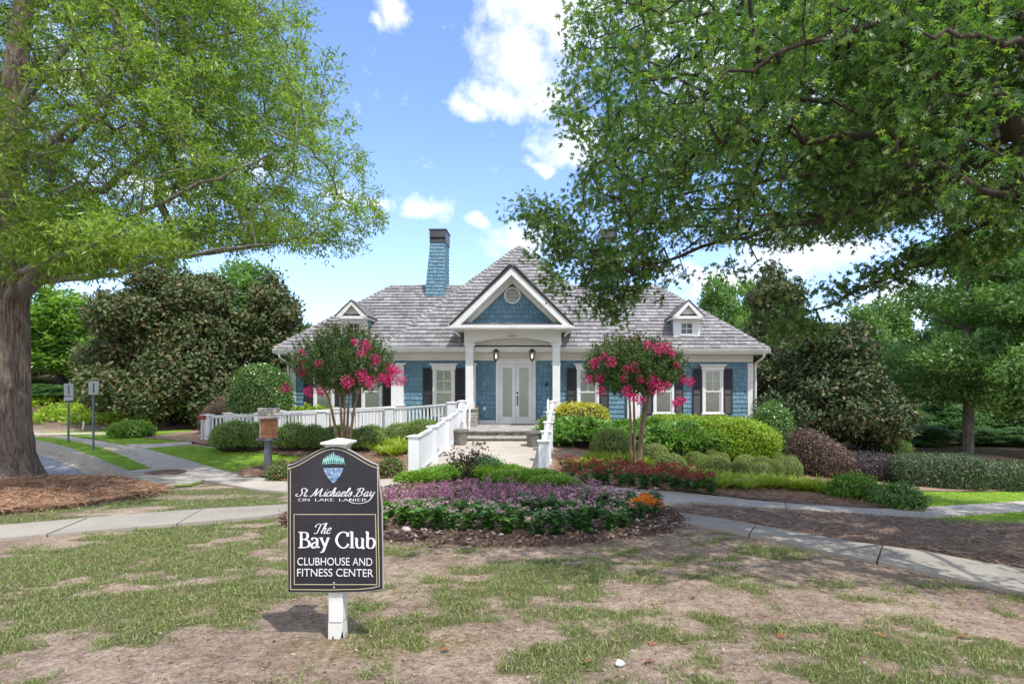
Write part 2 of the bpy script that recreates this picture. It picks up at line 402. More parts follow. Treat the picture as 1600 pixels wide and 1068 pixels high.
M['red'] = leaf('dull_red_petal', [(0,(.22,.035,.035)),(.5,(.36,.06,.055)),(1,(.48,.13,.10))], .2, .6)
M['orange'] = leaf('orange_petal', [(0,(.75,.17,.01)),(1,(.85,.30,.03))], .25, .6)
M['magenta'] = leaf('magenta_blossom', [(0,(.45,.012,.11)),(.5,(.68,.03,.20)),(1,(.82,.12,.35))], .25, .6, tcol=(1.2,.8,1))
M['myleaf'] = leaf('crape_myrtle_leaf', [(0,(.035,.085,.026)),(.5,(.07,.15,.04)),(.85,(.13,.22,.055)),(1,(.20,.15,.07))], .3)
M['redtip'] = leaf('reddish_new_leaf', [(0,(.10,.05,.035)),(.5,(.20,.08,.06)),(1,(.25,.17,.07))], .3)
M['darkmaple'] = leaf('dark_maple_leaf', [(0,(.05,.035,.035)),(1,(.12,.08,.07))], .25)
M['grass'] = leaf('thin_lawn_blade', [(0,(.12,.17,.05)),(.4,(.19,.25,.08)),(.72,(.27,.32,.12)),(.84,(.36,.35,.18)),(1,(.48,.40,.26))], .3, .6, .2)
M['lawnblade'] = leaf('lush_lawn_blade', [(0,(.16,.27,.03)),(.5,(.25,.38,.045)),(1,(.37,.47,.08))], .35, .6, .2)
M['needle'] = island('pine_needle', [(0,(.20,.10,.055)),(.4,(.31,.17,.095)),(.8,(.43,.27,.17)),(1,(.53,.40,.28))], .8, .2)
M['needlegrey'] = island('grey_pine_needle', [(0,(.15,.10,.07)),(.4,(.27,.18,.13)),(.8,(.40,.29,.22)),(1,(.52,.44,.37))], .8, .2)
M['chip'] = island('bark_chip', [(0,(.06,.035,.026)),(.4,(.15,.095,.07)),(.8,(.26,.18,.145)),(1,(.42,.34,.29))], .85, .2)
M['debris'] = island('soil_litter', [(0,(.09,.055,.04)),(.5,(.22,.15,.11)),(1,(.40,.33,.27))], .85, .2)
def cover_mat(name, a, b, c, s1=3, s2=70, bump=.6):
    t = NT(name); p = t.pos(True)
    x = t.ramp(t.noise(p, s2, 5, .75), [(.3,a),(.52,b),(.72,c)])
    y = t.ramp(t.noise(p, s1, 5, .6), [(.3,(.75,)*3),(.7,(1.15,)*3)])
    t.col(t.mix(1.0, x, y, 'MULTIPLY')); t.bump(t.noise(p, s2*.8, 5, .75), bump, .02); return t.done(.95, .1)
M['straw'] = cover_mat('pine_straw', (.15,.095,.07), (.31,.21,.155), (.46,.35,.275), 1.3, 45)
M['strawdk'] = cover_mat('grey_pine_straw', (.13,.085,.06), (.28,.19,.14), (.44,.33,.255), 1.3, 45)
M['mulch'] = cover_mat('bark_mulch', (.05,.03,.024), (.14,.09,.07), (.27,.2,.16), 2, 40, 1.)
M['lawn'] = cover_mat('lawn_grass', (.13,.23,.028), (.21,.335,.042), (.30,.42,.07), .9, 60, .5)
M['ivy'] = cover_mat('ivy_ground', (.05,.12,.03), (.10,.21,.04), (.16,.29,.06), 1.5, 9, 1)
def soil():
    t = NT('sandy_soil'); p = t.pos(True)
    big = t.noise(p, .9, 6, .6); med = t.noise(p, 6, 7, .65); fine = t.noise(p, 120, 4, .75)
    c = t.ramp(med, [(.28,(.30,.22,.16)),(.48,(.49,.375,.285)),(.7,(.62,.50,.395))])
    c = t.mix(t.ramp(big, [(.42,(0,0,0)),(.68,(.65,)*3)]), c, (.22,.165,.125))
    c = t.mix(1.0, c, t.ramp(fine, [(.3,(.55,)*3),(.6,(1.15,)*3)]), 'MULTIPLY')
    c = t.mix(1.0, c, t.ramp(t.noise(p, 24, 6, .8), [(.34,(.62,.58,.55)),(.55,(1.08,)*3)]), 'MULTIPLY')
    sp = t.ramp(t.noise(p, 34, 5, .8), [(.55,(0,0,0)),(.64,(.85,)*3)])
    c = t.mix(sp, c, (.12,.085,.06))
    at = t.n('ShaderNodeAttribute', attribute_name='cover')
    th = t.ramp(t.noise(p, 50, 5, .8), [(.35,(.10,.11,.045)),(.6,(.19,.195,.085)),(.75,(.30,.26,.16))])
    f = t.math('MULTIPLY_ADD', at.outputs['Fac'], 1.0); 
    k = t.math('SUBTRACT', t.math('MULTIPLY', at.outputs['Fac'], 1.6), t.math('MULTIPLY', t.noise(p, 14, 5, .7), .9), clamp=True)
    k = t.math('MULTIPLY', k, 1.15, clamp=True)
    c = t.mix(k, c, th)
    ms = t.n('ShaderNodeAttribute', attribute_name='moss')
    c = t.mix(t.math('MULTIPLY', ms.outputs['Fac'], t.ramp(t.noise(p, 25, 5, .7), [(.4,(0,0,0)),(.6,(1,1,1))])), c, (.19,.165,.045))
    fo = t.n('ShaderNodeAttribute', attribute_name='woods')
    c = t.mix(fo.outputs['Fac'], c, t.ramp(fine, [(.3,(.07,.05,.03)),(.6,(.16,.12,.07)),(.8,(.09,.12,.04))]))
    t.col(c)
    hh = t.math('ADD', t.math('MULTIPLY', t.noise(p, 9, 5, .6), 1.2), t.math('MULTIPLY', fine, .5)); t.bump(hh, 1.0, .04)
    return t.done(.95, .12)
M['soil'] = soil()
# ---------------------------------------------------------------- ground
ROADPX = [(-260,690),(55,690),(104,706),(190,741),(236,759),(100,764),(-330,768)]
ROAD = PW(ROADPX)
def drape(name, poly, off, mat, thick=0, cell=.4, hf=None, parent=None, kind='structure', bump=0, feather=False):
    hf = hf or H
    bm = bmesh.new(); vs = [bm.verts.new((x,y,0)) for x, y in poly]
    f = bm.faces.new(vs); bm.normal_update()
    if f.normal.z < 0: f.normal_flip()
    xs = [p[0] for p in poly]; ys = [p[1] for p in poly]
    for ax, lo, hi in ((0,min(xs),max(xs)),(1,min(ys),max(ys))):
        k = math.ceil(lo/cell)*cell
        while k < hi:
            no = (1,0,0) if ax == 0 else (0,1,0)
            bmesh.ops.bisect_plane(bm, geom=bm.verts[:]+bm.edges[:]+bm.faces[:], plane_co=(k*no[0],k*no[1],0), plane_no=no, dist=1e-5)
            k += cell
    bmesh.ops.triangulate(bm, faces=[f for f in bm.faces if len(f.verts) > 4])
    co = np.array([v.co[:] for v in bm.verts]); z = hf(co[:,0], co[:,1])+off
    if bump: z = z+bump*(fbm(co[:,0]*2.2, co[:,1]*2.2, 5)-.3)
    for v, zz in zip(bm.verts, z): v.co.z = float(zz)
    if feather:
        for v in bm.verts:
            if v.is_boundary: v.co.z = float(H(v.co.x, v.co.y))-.02
    if thick:
        e = [e for e in bm.edges if e.is_boundary]
        r = bmesh.ops.extrude_edge_only(bm, edges=e)
        for v in r['geom']:
            if isinstance(v, bmesh.types.BMVert): v.co.z -= thick
    me = bpy.data.meshes.new(name); bm.to_mesh(me); bm.free(); me.materials.append(mat)
    o = link(name, me, parent)
    if kind: o['kind'] = kind
    return o
def axis(segs):
    out = []
    for a, b, st in segs: out += list(np.arange(a, b-1e-6, st))
    return np.array(out+[segs[-1][1]])
ax = axis([(-160,-40,8),(-40,-14,1),(-14,-5.2,.25),(-5.2,5.4,.045),(5.4,16,.25),(16,40,1),(40,160,8)])
ay = axis([(-30,2,2),(2,2.6,.2),(2.6,8.6,.04),(8.6,24,.25),(24,50,1),(50,300,10)])
GX, GY = np.meshgrid(ax, ay)
def cover(X, Y):
    """how much thin grass grows on the bare soil"""
    n = fbm(X*1.15+3, Y*1.5+8, 21, 5); n2 = fbm(X*5.2, Y*6.5, 33, 4)
    left = sstep(.2, -2.3, X)*.20*sstep(3.0, 3.7, Y)
    c = n*1.15+n2*.85-.90+left
    for (px, py, r, w) in PATCH:
        x, y = PC[(px,py)]
        c = c+w*np.exp(-((X-x)**2/(r*r)+(Y-y)**2/(r*r*.5)))
    return np.clip(c*3.2, 0, 1)
PATCH = [(880,895,.6,.22),(900,960,.45,.25),(720,900,.5,.12),(1000,925,.4,.12),(1240,975,.5,.25),(1330,890,.7,-.22),(1150,870,.4,.08),(1050,975,.4,.12),(640,955,.30,-.2),(300,975,.35,-.15),(400,1010,.5,-.32),
         (560,1040,.7,-.35),(760,1040,.5,-.2),(1450,985,.5,.12),(1130,1040,.5,-.2),(120,870,.9,.15),(170,940,.6,.18),(420,880,.6,.12),(690,960,.3,.05),(900,1020,.3,.22),(1380,1050,.3,.12),(1010,850,.5,-.1),(1300,935,.5,-.12),(40,845,.5,-.3),(1480,930,.5,-.15),(700,990,.35,-.2),(345,940,.25,-.15)]
PC = {(a,b): G(a,b) for a,b,_,_ in PATCH}
gz = H(GX, GY)
DEP = PW([(-260,682),(50,685.5),(100,696.5),(160,717),(200,735),(246,757),(100,766),(-330,772)])
gz = gz-.40*inpoly(GX, GY, DEP)
dense = (np.abs(GX) < 5.5)*(GY < 8.7)
gz = gz+dense*((fbm(GX*7, GY*7, 3, 4)-.5)*.022+(fbm(GX*1.3, GY*1.3, 9, 2)-.5)*.02)
cv = cover(GX, GY)*(GY < 14)*(GY > 0)
mo = np.zeros_like(GX)
for (px, py, r) in ((560,1005,.5),(680,1000,.35),(230,935,.28),(280,945,.2)):
    x, y = G(px, py); mo = np.maximum(mo, np.exp(-((GX-x)**2/(r*r)+(GY-y)**2/(r*r*.3))))
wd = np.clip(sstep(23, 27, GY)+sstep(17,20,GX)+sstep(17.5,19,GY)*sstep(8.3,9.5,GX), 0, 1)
nx, ny = len(ax), len(ay); idx = np.arange(nx*ny).reshape(ny, nx)
Fq = np.stack([idx[:-1,:-1],idx[:-1,1:],idx[1:,1:],idx[1:,:-1]], -1).reshape(-1,4)
me = npmesh('ground', np.stack([GX,GY,gz],-1).reshape(-1,3), Fq, M['soil'], True)
for nm, arr in (('cover',cv),('moss',mo),('woods',wd)):
    a = me.attributes.new(nm, 'FLOAT', 'POINT'); a.data.foreach_set('value', arr.astype(np.float32).ravel())
tag(link('ground', me), kind='structure')

def roadh(X, Y): return H(X, Y)-.21
drape('road', ROAD, 0, M['asphalt'], hf=roadh)
gut = PW([(49,690),(98,701),(157,722),(189,736),(214,748),(236,759),(206,759),(180,748),(150,735),(118,720),(80,706),(40,696)])
drape('gutter', gut, .012, M['curb'], hf=roadh)
# kerb with the inlet of a storm drain at its near end
def strip(name, pts, w, z0, z1, mat, parent=None, kind='structure', hf=None):
    hf = hf or H; m = MB(); n = len(pts); L_=[]; R_=[]
    for i, (x, y) in enumerate(pts):
        a = pts[max(i-1,0)]; b = pts[min(i+1,n-1)]; d = Vector((b[0]-a[0], b[1]-a[1])).normalized(); nn = Vector((-d.y, d.x))
        h = float(hf(x, y)); L_.append((x+nn.x*w/2, y+nn.y*w/2, h)); R_.append((x-nn.x*w/2, y-nn.y*w/2, h))
    vs = []
    for l, r in zip(L_, R_): vs += [(l[0],l[1],l[2]+z0),(l[0],l[1],l[2]+z1),(r[0],r[1],r[2]+z1),(r[0],r[1],r[2]+z0)]
    fs = [(i*4+k, i*4+(k+1)%4, i*4+4+(k+1)%4, i*4+4+k) for i in range(n-1) for k in range(4)]+[(0,3,2,1),(n*4-4,n*4-3,n*4-2,n*4-1)]
    m.add(vs, fs); o = m.build(name, mat, parent)
    if kind: o['kind'] = kind
    return o
def resample(pts, step):
    out = [pts[0]]
    for a, b in zip(pts, pts[1:]):
        d = math.dist(a,b); k = max(1, round(d/step))
        out += [tuple(a[j]+(b[j]-a[j])*i/k for j in range(len(a))) for i in range(1,k+1)]
    return out
kerb = resample(PW([(-200,684),(20,685),(49,688.5),(98,699.5),(157,721),(189,735),(200,740)]), .5)
strip('kerb', kerb, .17, -.32, .035, M['curb'])
inlet = PW([(203,741),(220,748),(237,754),(255,759.5)])
dr = thing('storm_drain', 'concrete storm drain inlet with dark opening at the kerb end', 'drain', (0,0,0))
strip('drain_lid', resample(inlet,.4), .42, -.03, .06, M['curb'], dr, None)
strip('drain_throat', resample(inlet,.4), .26, -.30, -.04, M['dark'], dr, None)
gx, gy = G(258,741.5)
md = MB(); md.lathe([(.01,0),(.42,0),(.42,.02),(.38,.026),(.01,.026)], (gx,gy,float(H(gx,gy))+.052), 24)
tag(md.build('manhole_cover', simple('rusty_iron',(.16,.085,.06),.8,.3,8)), 'round rusty manhole cover set in the pale path by the kerb', 'manhole cover')

# lawns
LW = 'lawn'
def lawn(pts, label=None, off=.022):
    return drape('lawn', PW(pts), off, M['lawn'])
lawns = [[(49,688),(51,682.5),(104,683.5),(200,697.5),(240,731),(195,736),(157,719),(98,698)],
         [(222,701),(300,697),(375,705),(476,714),(450,724),(400,730),(362,739),(300,722)],
         [(60,675),(300,672),(299,691),(222,698),(189,695),(118,682)],
         [(1429,766),(1600,763),(1800,762),(1800,778),(1600,785),(1449,794),(1436,782)],
         [(1455,812),(1506,808),(1600,801),(1780,790),(1800,812),(1600,819),(1540,824),(1490,822)],
         [(262,757),(272,748),(300,747),(318,754),(300,760),(275,761)]]
for p in lawns: lawn(p)
# beds
drape('pine_straw_bed', PW([(299,692),(375,706),(476,715),(448,726),(400,731),(364,740),(381,749),(420,746),(455,757),(560,757),(640,748),(700,730)])+[(-2.9,17),(-2.9,22.5),(-14,23.5),(-14,20)], .035, M['straw'], bump=.05)
drape('pine_straw_bed', [(.05,18.5)]+PW([(858,750),(881,758),(1010,768),(1150,781),(1239,789),(1363,797),(1436,795),(1444,788),(1420,768),(1500,770),(1620,768)])+[(16,16),(16,20.5),(9.5,23),(.05,23)], .035, M['straw'], bump=.05)
drape('pine_straw_bed', PW([(1045,795),(1150,794.5),(1292,803),(1435,813),(1500,824),(1600,821),(1760,816),(1760,980),(1600,892),(1435,858),(1300,844),(1120,811),(1040,800)]), .03, M['strawdk'], bump=.03, cell=.2, feather=True)
ts = PW([(-30,758),(30,752),(71,751),(165,753),(225,764),(262,769),(244,775),(200,781),(157,788),(80,797),(0,805),(-150,812)])
def berm(X, Y):
    cx, cy = G(60, 764); return H(X, Y)+.13*np.exp(-(((X-cx)/2.6)**2+((Y-cy)/1.2)**2))
drape('pine_straw_bed', ts, .03, M['straw'], hf=berm, bump=.06, cell=.2, feather=True)
BEDPX = [(434,806),(470,793),(560,778),(600,765),(640,752),(690,740),(740,731),(790,736),(850,753),(885,757),(960,775),(1040,792),(1078,815),(1050,832),(950,847),(850,854),(750,855),(650,846),(600,846),(500,836),(440,822)]
BED = PW(BEDPX)
bcx = sum(p[0] for p in BED)/len(BED); bcy = sum(p[1] for p in BED)/len(BED)
def bedh(X, Y): return H(X, Y)+.045*np.exp(-(((X-bcx)/2.3)**2+((Y-bcy)/1.6)**2))
drape('mulch_bed', BED, .03, M['mulch'], hf=bedh, bump=.07, cell=.12, feather=True)
drape('mulch_bed', PW([(876,754),(900,748),(1000,752),(1120,765),(1125,779),(1010,768)]), .05, M['mulch'], bump=.05, cell=.2)

# concrete paths, each slab a piece
def path(name, A, B, step, mat, off=.04, gap=.012, ext=(0,0)):
    """slabs between two edge lines A and B (world points, same count)"""
    def stretch(P):
        d0 = (Vector(P[0])-Vector(P[1])).normalized(); d1 = (Vector(P[-1])-Vector(P[-2])).normalized(); P = list(P)
        if ext[0]: P = [tuple(Vector(P[0])+d0*ext[0])]+P
        if ext[1]: P = P+[tuple(Vector(P[-1])+d1*ext[1])]
        return P
    A = stretch(A); B = stretch(B); root = tag(link(name, None), kind='structure')
    def arc(P):
        d = [0]
        for a, b in zip(P, P[1:]): d.append(d[-1]+math.dist(a,b))
        return d
    dA = arc(A); dB = arc(B)
    def at(P, d, t):
        t *= d[-1]
        for i in range(len(P)-1):
            if d[i+1] >= t-1e-9:
                k = 0 if d[i+1] == d[i] else (t-d[i])/(d[i+1]-d[i]); return (P[i][0]+(P[i+1][0]-P[i][0])*k, P[i][1]+(P[i+1][1]-P[i][1])*k)
        return P[-1]
    Lm = (dA[-1]+dB[-1])/2; n = max(1, round(Lm/step)); g = gap/Lm/2
    for i in range(n):
        t0 = i/n+g; t1 = (i+1)/n-g; k = max(2, int((t1-t0)*Lm/.3)); vs = []; dz = off+random.uniform(-.004,.004)
        for j in range(k+1):
            t = t0+(t1-t0)*j/k; a = at(A,dA,t); b = at(B,dB,t)
            for q in range(4):
                x = a[0]+(b[0]-a[0])*q/3; y = a[1]+(b[1]-a[1])*q/3; vs.append((x,y,float(H(x,y))+dz))
        m = k+1; low = [(x,y,z-.1) for x,y,z in vs]; nb = len(vs)
        fs = [(j*4+q, j*4+q+1, j*4+5+q, j*4+4+q) for j in range(k) for q in range(3)]
        for j in range(k):
            fs += [(j*4, j*4+4, nb+j*4+4, nb+j*4), (j*4+3, nb+j*4+3, nb+j*4+7, j*4+7)]
        for q in range(3):
            fs += [(q, nb+q, nb+q+1, q+1), (k*4+q, k*4+q+1, nb+k*4+q+1, nb+k*4+q)]
        MB().add(vs+low, fs).build('slab', mat, root)
    return root
path('sidewalk', PW([(-160,838),(0,824.6),(100,816),(189,807.7),(300,799),(420,793),(470,789)]), PW([(-160,858),(0,845.5),(100,837),(212,827),(310,819),(420,810),(440,806)]), 1.35, M['concrete2'], gap=.022, ext=(9,0))
path('sidewalk', PW([(1036,800),(1120,812),(1200,827),(1300,845),(1435,865),(1600,894),(1800,932)]), PW([(1030,812),(1075,822),(1150,835),(1282,864),(1435,896),(1600,932),(1800,980)]), 1.35, M['concrete2'], gap=.018, ext=(0,5))
path('sidewalk', PW([(1080,772.8),(1150,782),(1239,789.7),(1363,798),(1452,795),(1600,785),(1800,772)]), PW([(1078,787),(1150,793.5),(1292,802.5),(1435,811.5),(1506,807),(1600,800.5),(1800,789)]), 1.5, M['concrete'], ext=(0,8))
path('sidewalk', PW([(106,682.5),(150,689),(189,696),(222,701),(300,722),(362,739.5),(420,750),(470,757)]), PW([(84,684),(120,691),(160,701),(200,716),(244,735),(334,755),(400,767),(470,772)]), 1.9, M['concrete'])
path('sidewalk', PW([(20,676.8),(181,676.8)]), PW([(20,679),(200,679.5)]), 4, M['concrete'], off=.03)
path('sidewalk', PW([(196,695.5),(240,695),(300,690.5)]), PW([(226,701.5),(262,699),(300,695.5)]), 1.5, M['concrete'])
# inlet apron and the concrete that joins the walks behind the flower bed
drape('path', PW([(200,738),(240,733),(262,741),(318,752),(300,758),(256,761),(236,752)]), .045, M['concrete'], thick=.1)
drape('path', PW([(468,757),(520,754),(575,752),(620,750),(648,746),(650,742),(846,748),(882,757),(960,764),(1083,773),(1080,787.5),(1048,791),(1040,795),(1040,800.5),(1030,812),(1000,800),(950,786),(884,768),(850,762),(780,748),(740,742),(690,750),(640,763),(600,775),(560,788),(470,803),(443,806),(468,790),(480,776),(466,772)]), .043, M['concrete'], thick=.1)

# ---------------------------------------------------------------- clubhouse
AX = -.95
club = thing('clubhouse', 'single storey blue shingled clubhouse with white portico and grey shake roofs', 'clubhouse', (0,0,0))
Yw, Ye = 20.9, 20.3; Yv, Yf = 22.1, 21.5
wl = MB()
wl.box(-5.3, 3.44, Yw, 28.5, -1.2, 2.95); wl.box(-9.56, -5.3, Yv, 27.8, -1.2, 2.95); wl.box(3.44, 8.06, Yv, 27.8, -1.4, 2.95)
wall = wl.build('wall', M['blueback'], club)
def shingles(org, u, v, nrm, poly, expo, wmin, wmax, th, mb, lift=.026, jit=.5, gap=.005):
    """courses of separate shakes over a convex outline given in (u,v)"""
    org = Vector(org); u = Vector(u); v = Vector(v); nrm = Vector(nrm)
    vs_ = [p[1] for p in poly]; y = min(vs_); n = len(poly)
    def span(t):
        xs = []
        for i in range(n):
            (x1,y1),(x2,y2) = poly[i], poly[(i+1)%n]
            if (y1-t)*(y2-t) <= 0 and y1 != y2: xs.append(x1+(x2-x1)*(t-y1)/(y2-y1))
        return (min(xs), max(xs)) if len(xs) >= 2 else None
    top = max(vs_)
    while y < top-.01:
        y2 = min(y+expo, top); s0 = span(y+.0005); s1 = span(y2-.0005)
        if s0 and s1:
            x = s0[0]-random.random()*wmax; xe = max(s0[1], s1[1])
            while x < xe:
                w = random.uniform(wmin, wmax); a, b = x+gap, x+w-gap; x += w
                a0, b0 = max(a, s0[0]), min(b, s0[1]); a1, b1 = max(a, s1[0]), min(b, s1[1])
                if b0-a0 < .012 and b1-a1 < .012: continue
                if b0 < a0: a0 = b0 = min(max((a1+b1)/2, s0[0]), s0[1])
                if b1 < a1: a1 = b1 = min(max((a0+b0)/2, s1[0]), s1[1])
                t = th*random.uniform(1-jit, 1+jit); dr = random.uniform(0, expo*.06)
                P = lambda uu, vv, h: org+u*uu+v*vv+nrm*h
                q = [P(a0,y-dr,0),P(b0,y-dr,0),P(a0,y-dr,t+lift),P(b0,y-dr,t+lift),P(a1,y2+.004,lift*.35),P(b1,y2+.004,lift*.35),P(a1,y2,0),P(b1,y2,0)]
                mb.add(q, [(0,1,3,2),(2,3,5,4),(0,2,4,6),(1,7,5,3)])
        y = y2
ws = MB(); E = .165
def wallface(x0, x1, Y, z0=-.3, z1=2.62): shingles((0,Y,0),(1,0,0),(0,0,1),(0,-1,0),[(x0,z0),(x1,z0),(x1,z1),(x0,z1)],E,.11,.21,.012,ws,.022)
wallface(-5.3,3.44,Yw); wallface(-9.56,-5.3,Yv); wallface(3.44,8.06,Yv)
for X, s in ((-5.3,-1),(3.44,1)): shingles((X,0,0),(0,1,0),(0,0,1),(s,0,0),[(Yw,-.3),(Yv,-.3),(Yv,2.62),(Yw,2.62)],E,.11,.21,.012,ws,.022)
for X, s in ((-9.56,-1),(8.06,1)): shingles((X,0,0),(0,1,0),(0,0,1),(s,0,0),[(Yv,-.3),(27.8,-.3),(27.8,2.62),(Yv,2.62)],E,.11,.21,.012,ws,.022)
ws.build('wall_shingles', M['wallsh'], wall, kind='stuff')
# trim
for bx_s in ([(-5.42,-4.98,Yw-.14,Yw+.02,-.3,2.44),(-5.50,-4.90,Yw-.19,Yw+.02,2.441,2.50),(-5.46,-4.94,Yw-.17,Yw+.02,-.31,.42)],
             [(3.10,3.56,Yw-.14,Yw+.02,-.3,2.44),(3.02,3.64,Yw-.19,Yw+.02,2.441,2.50),(3.06,3.60,Yw-.17,Yw+.02,-.31,.42)],
             [(-9.62,-9.42,Yv-.05,Yv+.1,-.5,2.55)],[(7.90,8.12,Yv-.05,Yv+.1,-.8,2.55)]):
    tr = MB()
    for q_ in bx_s: tr.box(*q_)
    tr.build('corner_board', M['white'], wall)
fz = MB(); fz.box(-5.34,3.48,Yw-.06,Yw+.02,2.60,2.86); fz.box(-9.6,-5.31,Yv-.06,Yv+.02,2.60,2.86); fz.box(3.50,8.1,Yv-.06,Yv+.02,2.60,2.86)
fz.build('frieze', M['cream'], wall)
sf = MB(); sf.box(-5.6,3.75,Ye+.05,Yw+.01,2.865,2.885); sf.box(-9.94,-5.3,Yf+.05,Yv+.01,2.865,2.885); sf.box(3.45,8.45,Yf+.05,Yv+.01,2.865,2.885)
sf.box(-9.94,-9.56,Yv,28,2.865,2.885); sf.box(8.06,8.45,Yv,28,2.865,2.885)
sf.build('soffit', M['cream'], club)
def gutter(x0, x1, Y, z):
    m = MB(); pr = [(0,-.14),(-.02,-.14),(-.075,-.07),(-.075,-.03),(-.10,-.02),(-.10,.0),(.0,.0)]
    n = len(pr); m.add([(x0,Y+a,z+b) for a,b in pr]+[(x1,Y+a,z+b) for a,b in pr], [tuple(range(n))[::-1],tuple(range(n,2*n))]+[(i,(i+1)%n,n+(i+1)%n,n+i) for i in range(n)])
    m.box(x0+.02,x1-.02,Y,Y+.03,z-.17,z-.005)
    m.build('gutter', M['white'], club)
gutter(-5.68,3.83,Ye,3.045); gutter(-10.02,-5.4,Yf,3.055); gutter(3.55,8.53,Yf,3.055)
for s, xx in ((-1,-10.0),(1,8.51)):
    m = MB(); m.box(xx-.05,xx+.05,Yf+.0,28,2.9,3.055); m.build('gutter', M['white'], club)
for s, x0, xc in ((-1,-9.80,-9.68),(1,8.32,8.18)):
    m = MB(); m.tube([(x0,Yf+.02,2.92),(x0,Yf+.02,2.80),(x0-s*.02,Yf+.1,2.72),(xc,Yv-.12,2.55),(xc,Yv-.1,2.40),(xc,Yv-.1,-.6)], .042, 8); m.build('downspout', M['white'], club, True)
# main roofs
rf = MB()
pz = 3.07; px0, px1 = -5.65, 3.75; ry = (px1-px0)/2; ap = (AX, Ye+ry, pz+ry); yb = Ye+2*ry
rf.add([(px0,Ye,pz-.03),(px1,Ye,pz-.03),(px1,yb,pz-.03),(px0,yb,pz-.03),(ap[0],ap[1],ap[2]-.03)],[(0,1,4),(1,2,4),(2,3,4),(3,0,4),(0,3,2,1)])
wz = 3.08; wx0, wx1 = -9.99, 8.5; ins = 3.47; rz_ = 2.93; wb = Yf+2*ins
rf.add([(wx0,Yf,wz-.03),(wx1,Yf,wz-.03),(wx1,wb,wz-.03),(wx0,wb,wz-.03),(wx0+ins,Yf+ins,wz+rz_-.03),(wx1-ins,Yf+ins,wz+rz_-.03)],[(0,1,5,4),(1,2,5),(2,3,4,5),(3,0,4),(0,3,2,1)])
roof = rf.build('roof', M['underlay'], club)
rs = MB(); EX = .225
s2 = math.sqrt(.5); L = ry/s2
shingles((0,Ye,pz),(1,0,0),(0,s2,s2),(0,-s2,s2),[(px0,0),(px1,0),(AX,L)],EX,.15,.34,.022,rs,.032)
shingles((px0,0,pz),(0,-1,0),(s2,0,s2),(-s2,0,s2),[(-yb,0),(-Ye,0),(-(Ye+ry),L)],EX,.15,.34,.022,rs,.032)
shingles((px1,0,pz),(0,1,0),(-s2,0,s2),(s2,0,s2),[(Ye,0),(yb,0),(Ye+ry,L)],EX,.15,.34,.022,rs,.032)
Lw = math.hypot(ins, rz_); cy_, sz_ = ins/Lw, rz_/Lw
shingles((0,Yf,wz),(1,0,0),(0,cy_,sz_),(0,-sz_,cy_),[(wx0,0),(wx1,0),(wx1-ins,Lw),(wx0+ins,Lw)],EX,.15,.34,.022,rs,.032)
shingles((wx0,0,wz),(0,-1,0),(cy_,0,sz_),(-sz_,0,cy_),[(-wb,0),(-Yf,0),(-(Yf+ins),Lw)],EX,.15,.34,.022,rs,.032)
shingles((wx1,0,wz),(0,1,0),(-cy_,0,sz_),(sz_,0,cy_),[(Yf,0),(wb,0),(Yf+ins,Lw)],EX,.15,.34,.022,rs,.032)
rs.build('roof_shingles', M['roofsh'], roof, kind='stuff')
hc = MB()
def caps(a, b, step=.2, w=.12):
    a = Vector(a); b = Vector(b); d = (b-a); n = int(d.length/step); d.normalize(); side = d.cross(Vector((0,0,1))).normalized()
    if side.length < .1: side = Vector((1,0,0))
    up = side.cross(d).normalized()
    if up.z < 0: up = -up
    for i in range(n):
        p = a+d*(i*step); h0 = .075+random.uniform(-.006,.012); h1 = .035
        for s in (-1,1):
            q = [p+up*h0, p+side*s*w+up*(h0-.09), p+d*(step*1.15)+side*s*w+up*(h1-.09), p+d*(step*1.15)+up*h1]
            qq = [x-up*.02 for x in q]
            hc.add(q+qq, [(0,1,2,3),(4,7,6,5),(0,4,5,1),(1,5,6,2)])
caps((px0,Ye,pz), ap); caps((px1,Ye,pz), ap); caps((wx0,Yf,wz),(wx0+ins,Yf+ins,wz+rz_)); caps((wx1,Yf,wz),(wx1-ins,Yf+ins,wz+rz_)); caps((wx0+ins,Yf+ins,wz+rz_),(AX-1.75,Yf+ins,wz+rz_)); caps((wx1-ins,Yf+ins,wz+rz_),(AX+1.75,Yf+ins,wz+rz_))
hc.build('hip_cap', M['roofsh'], roof, kind='stuff')

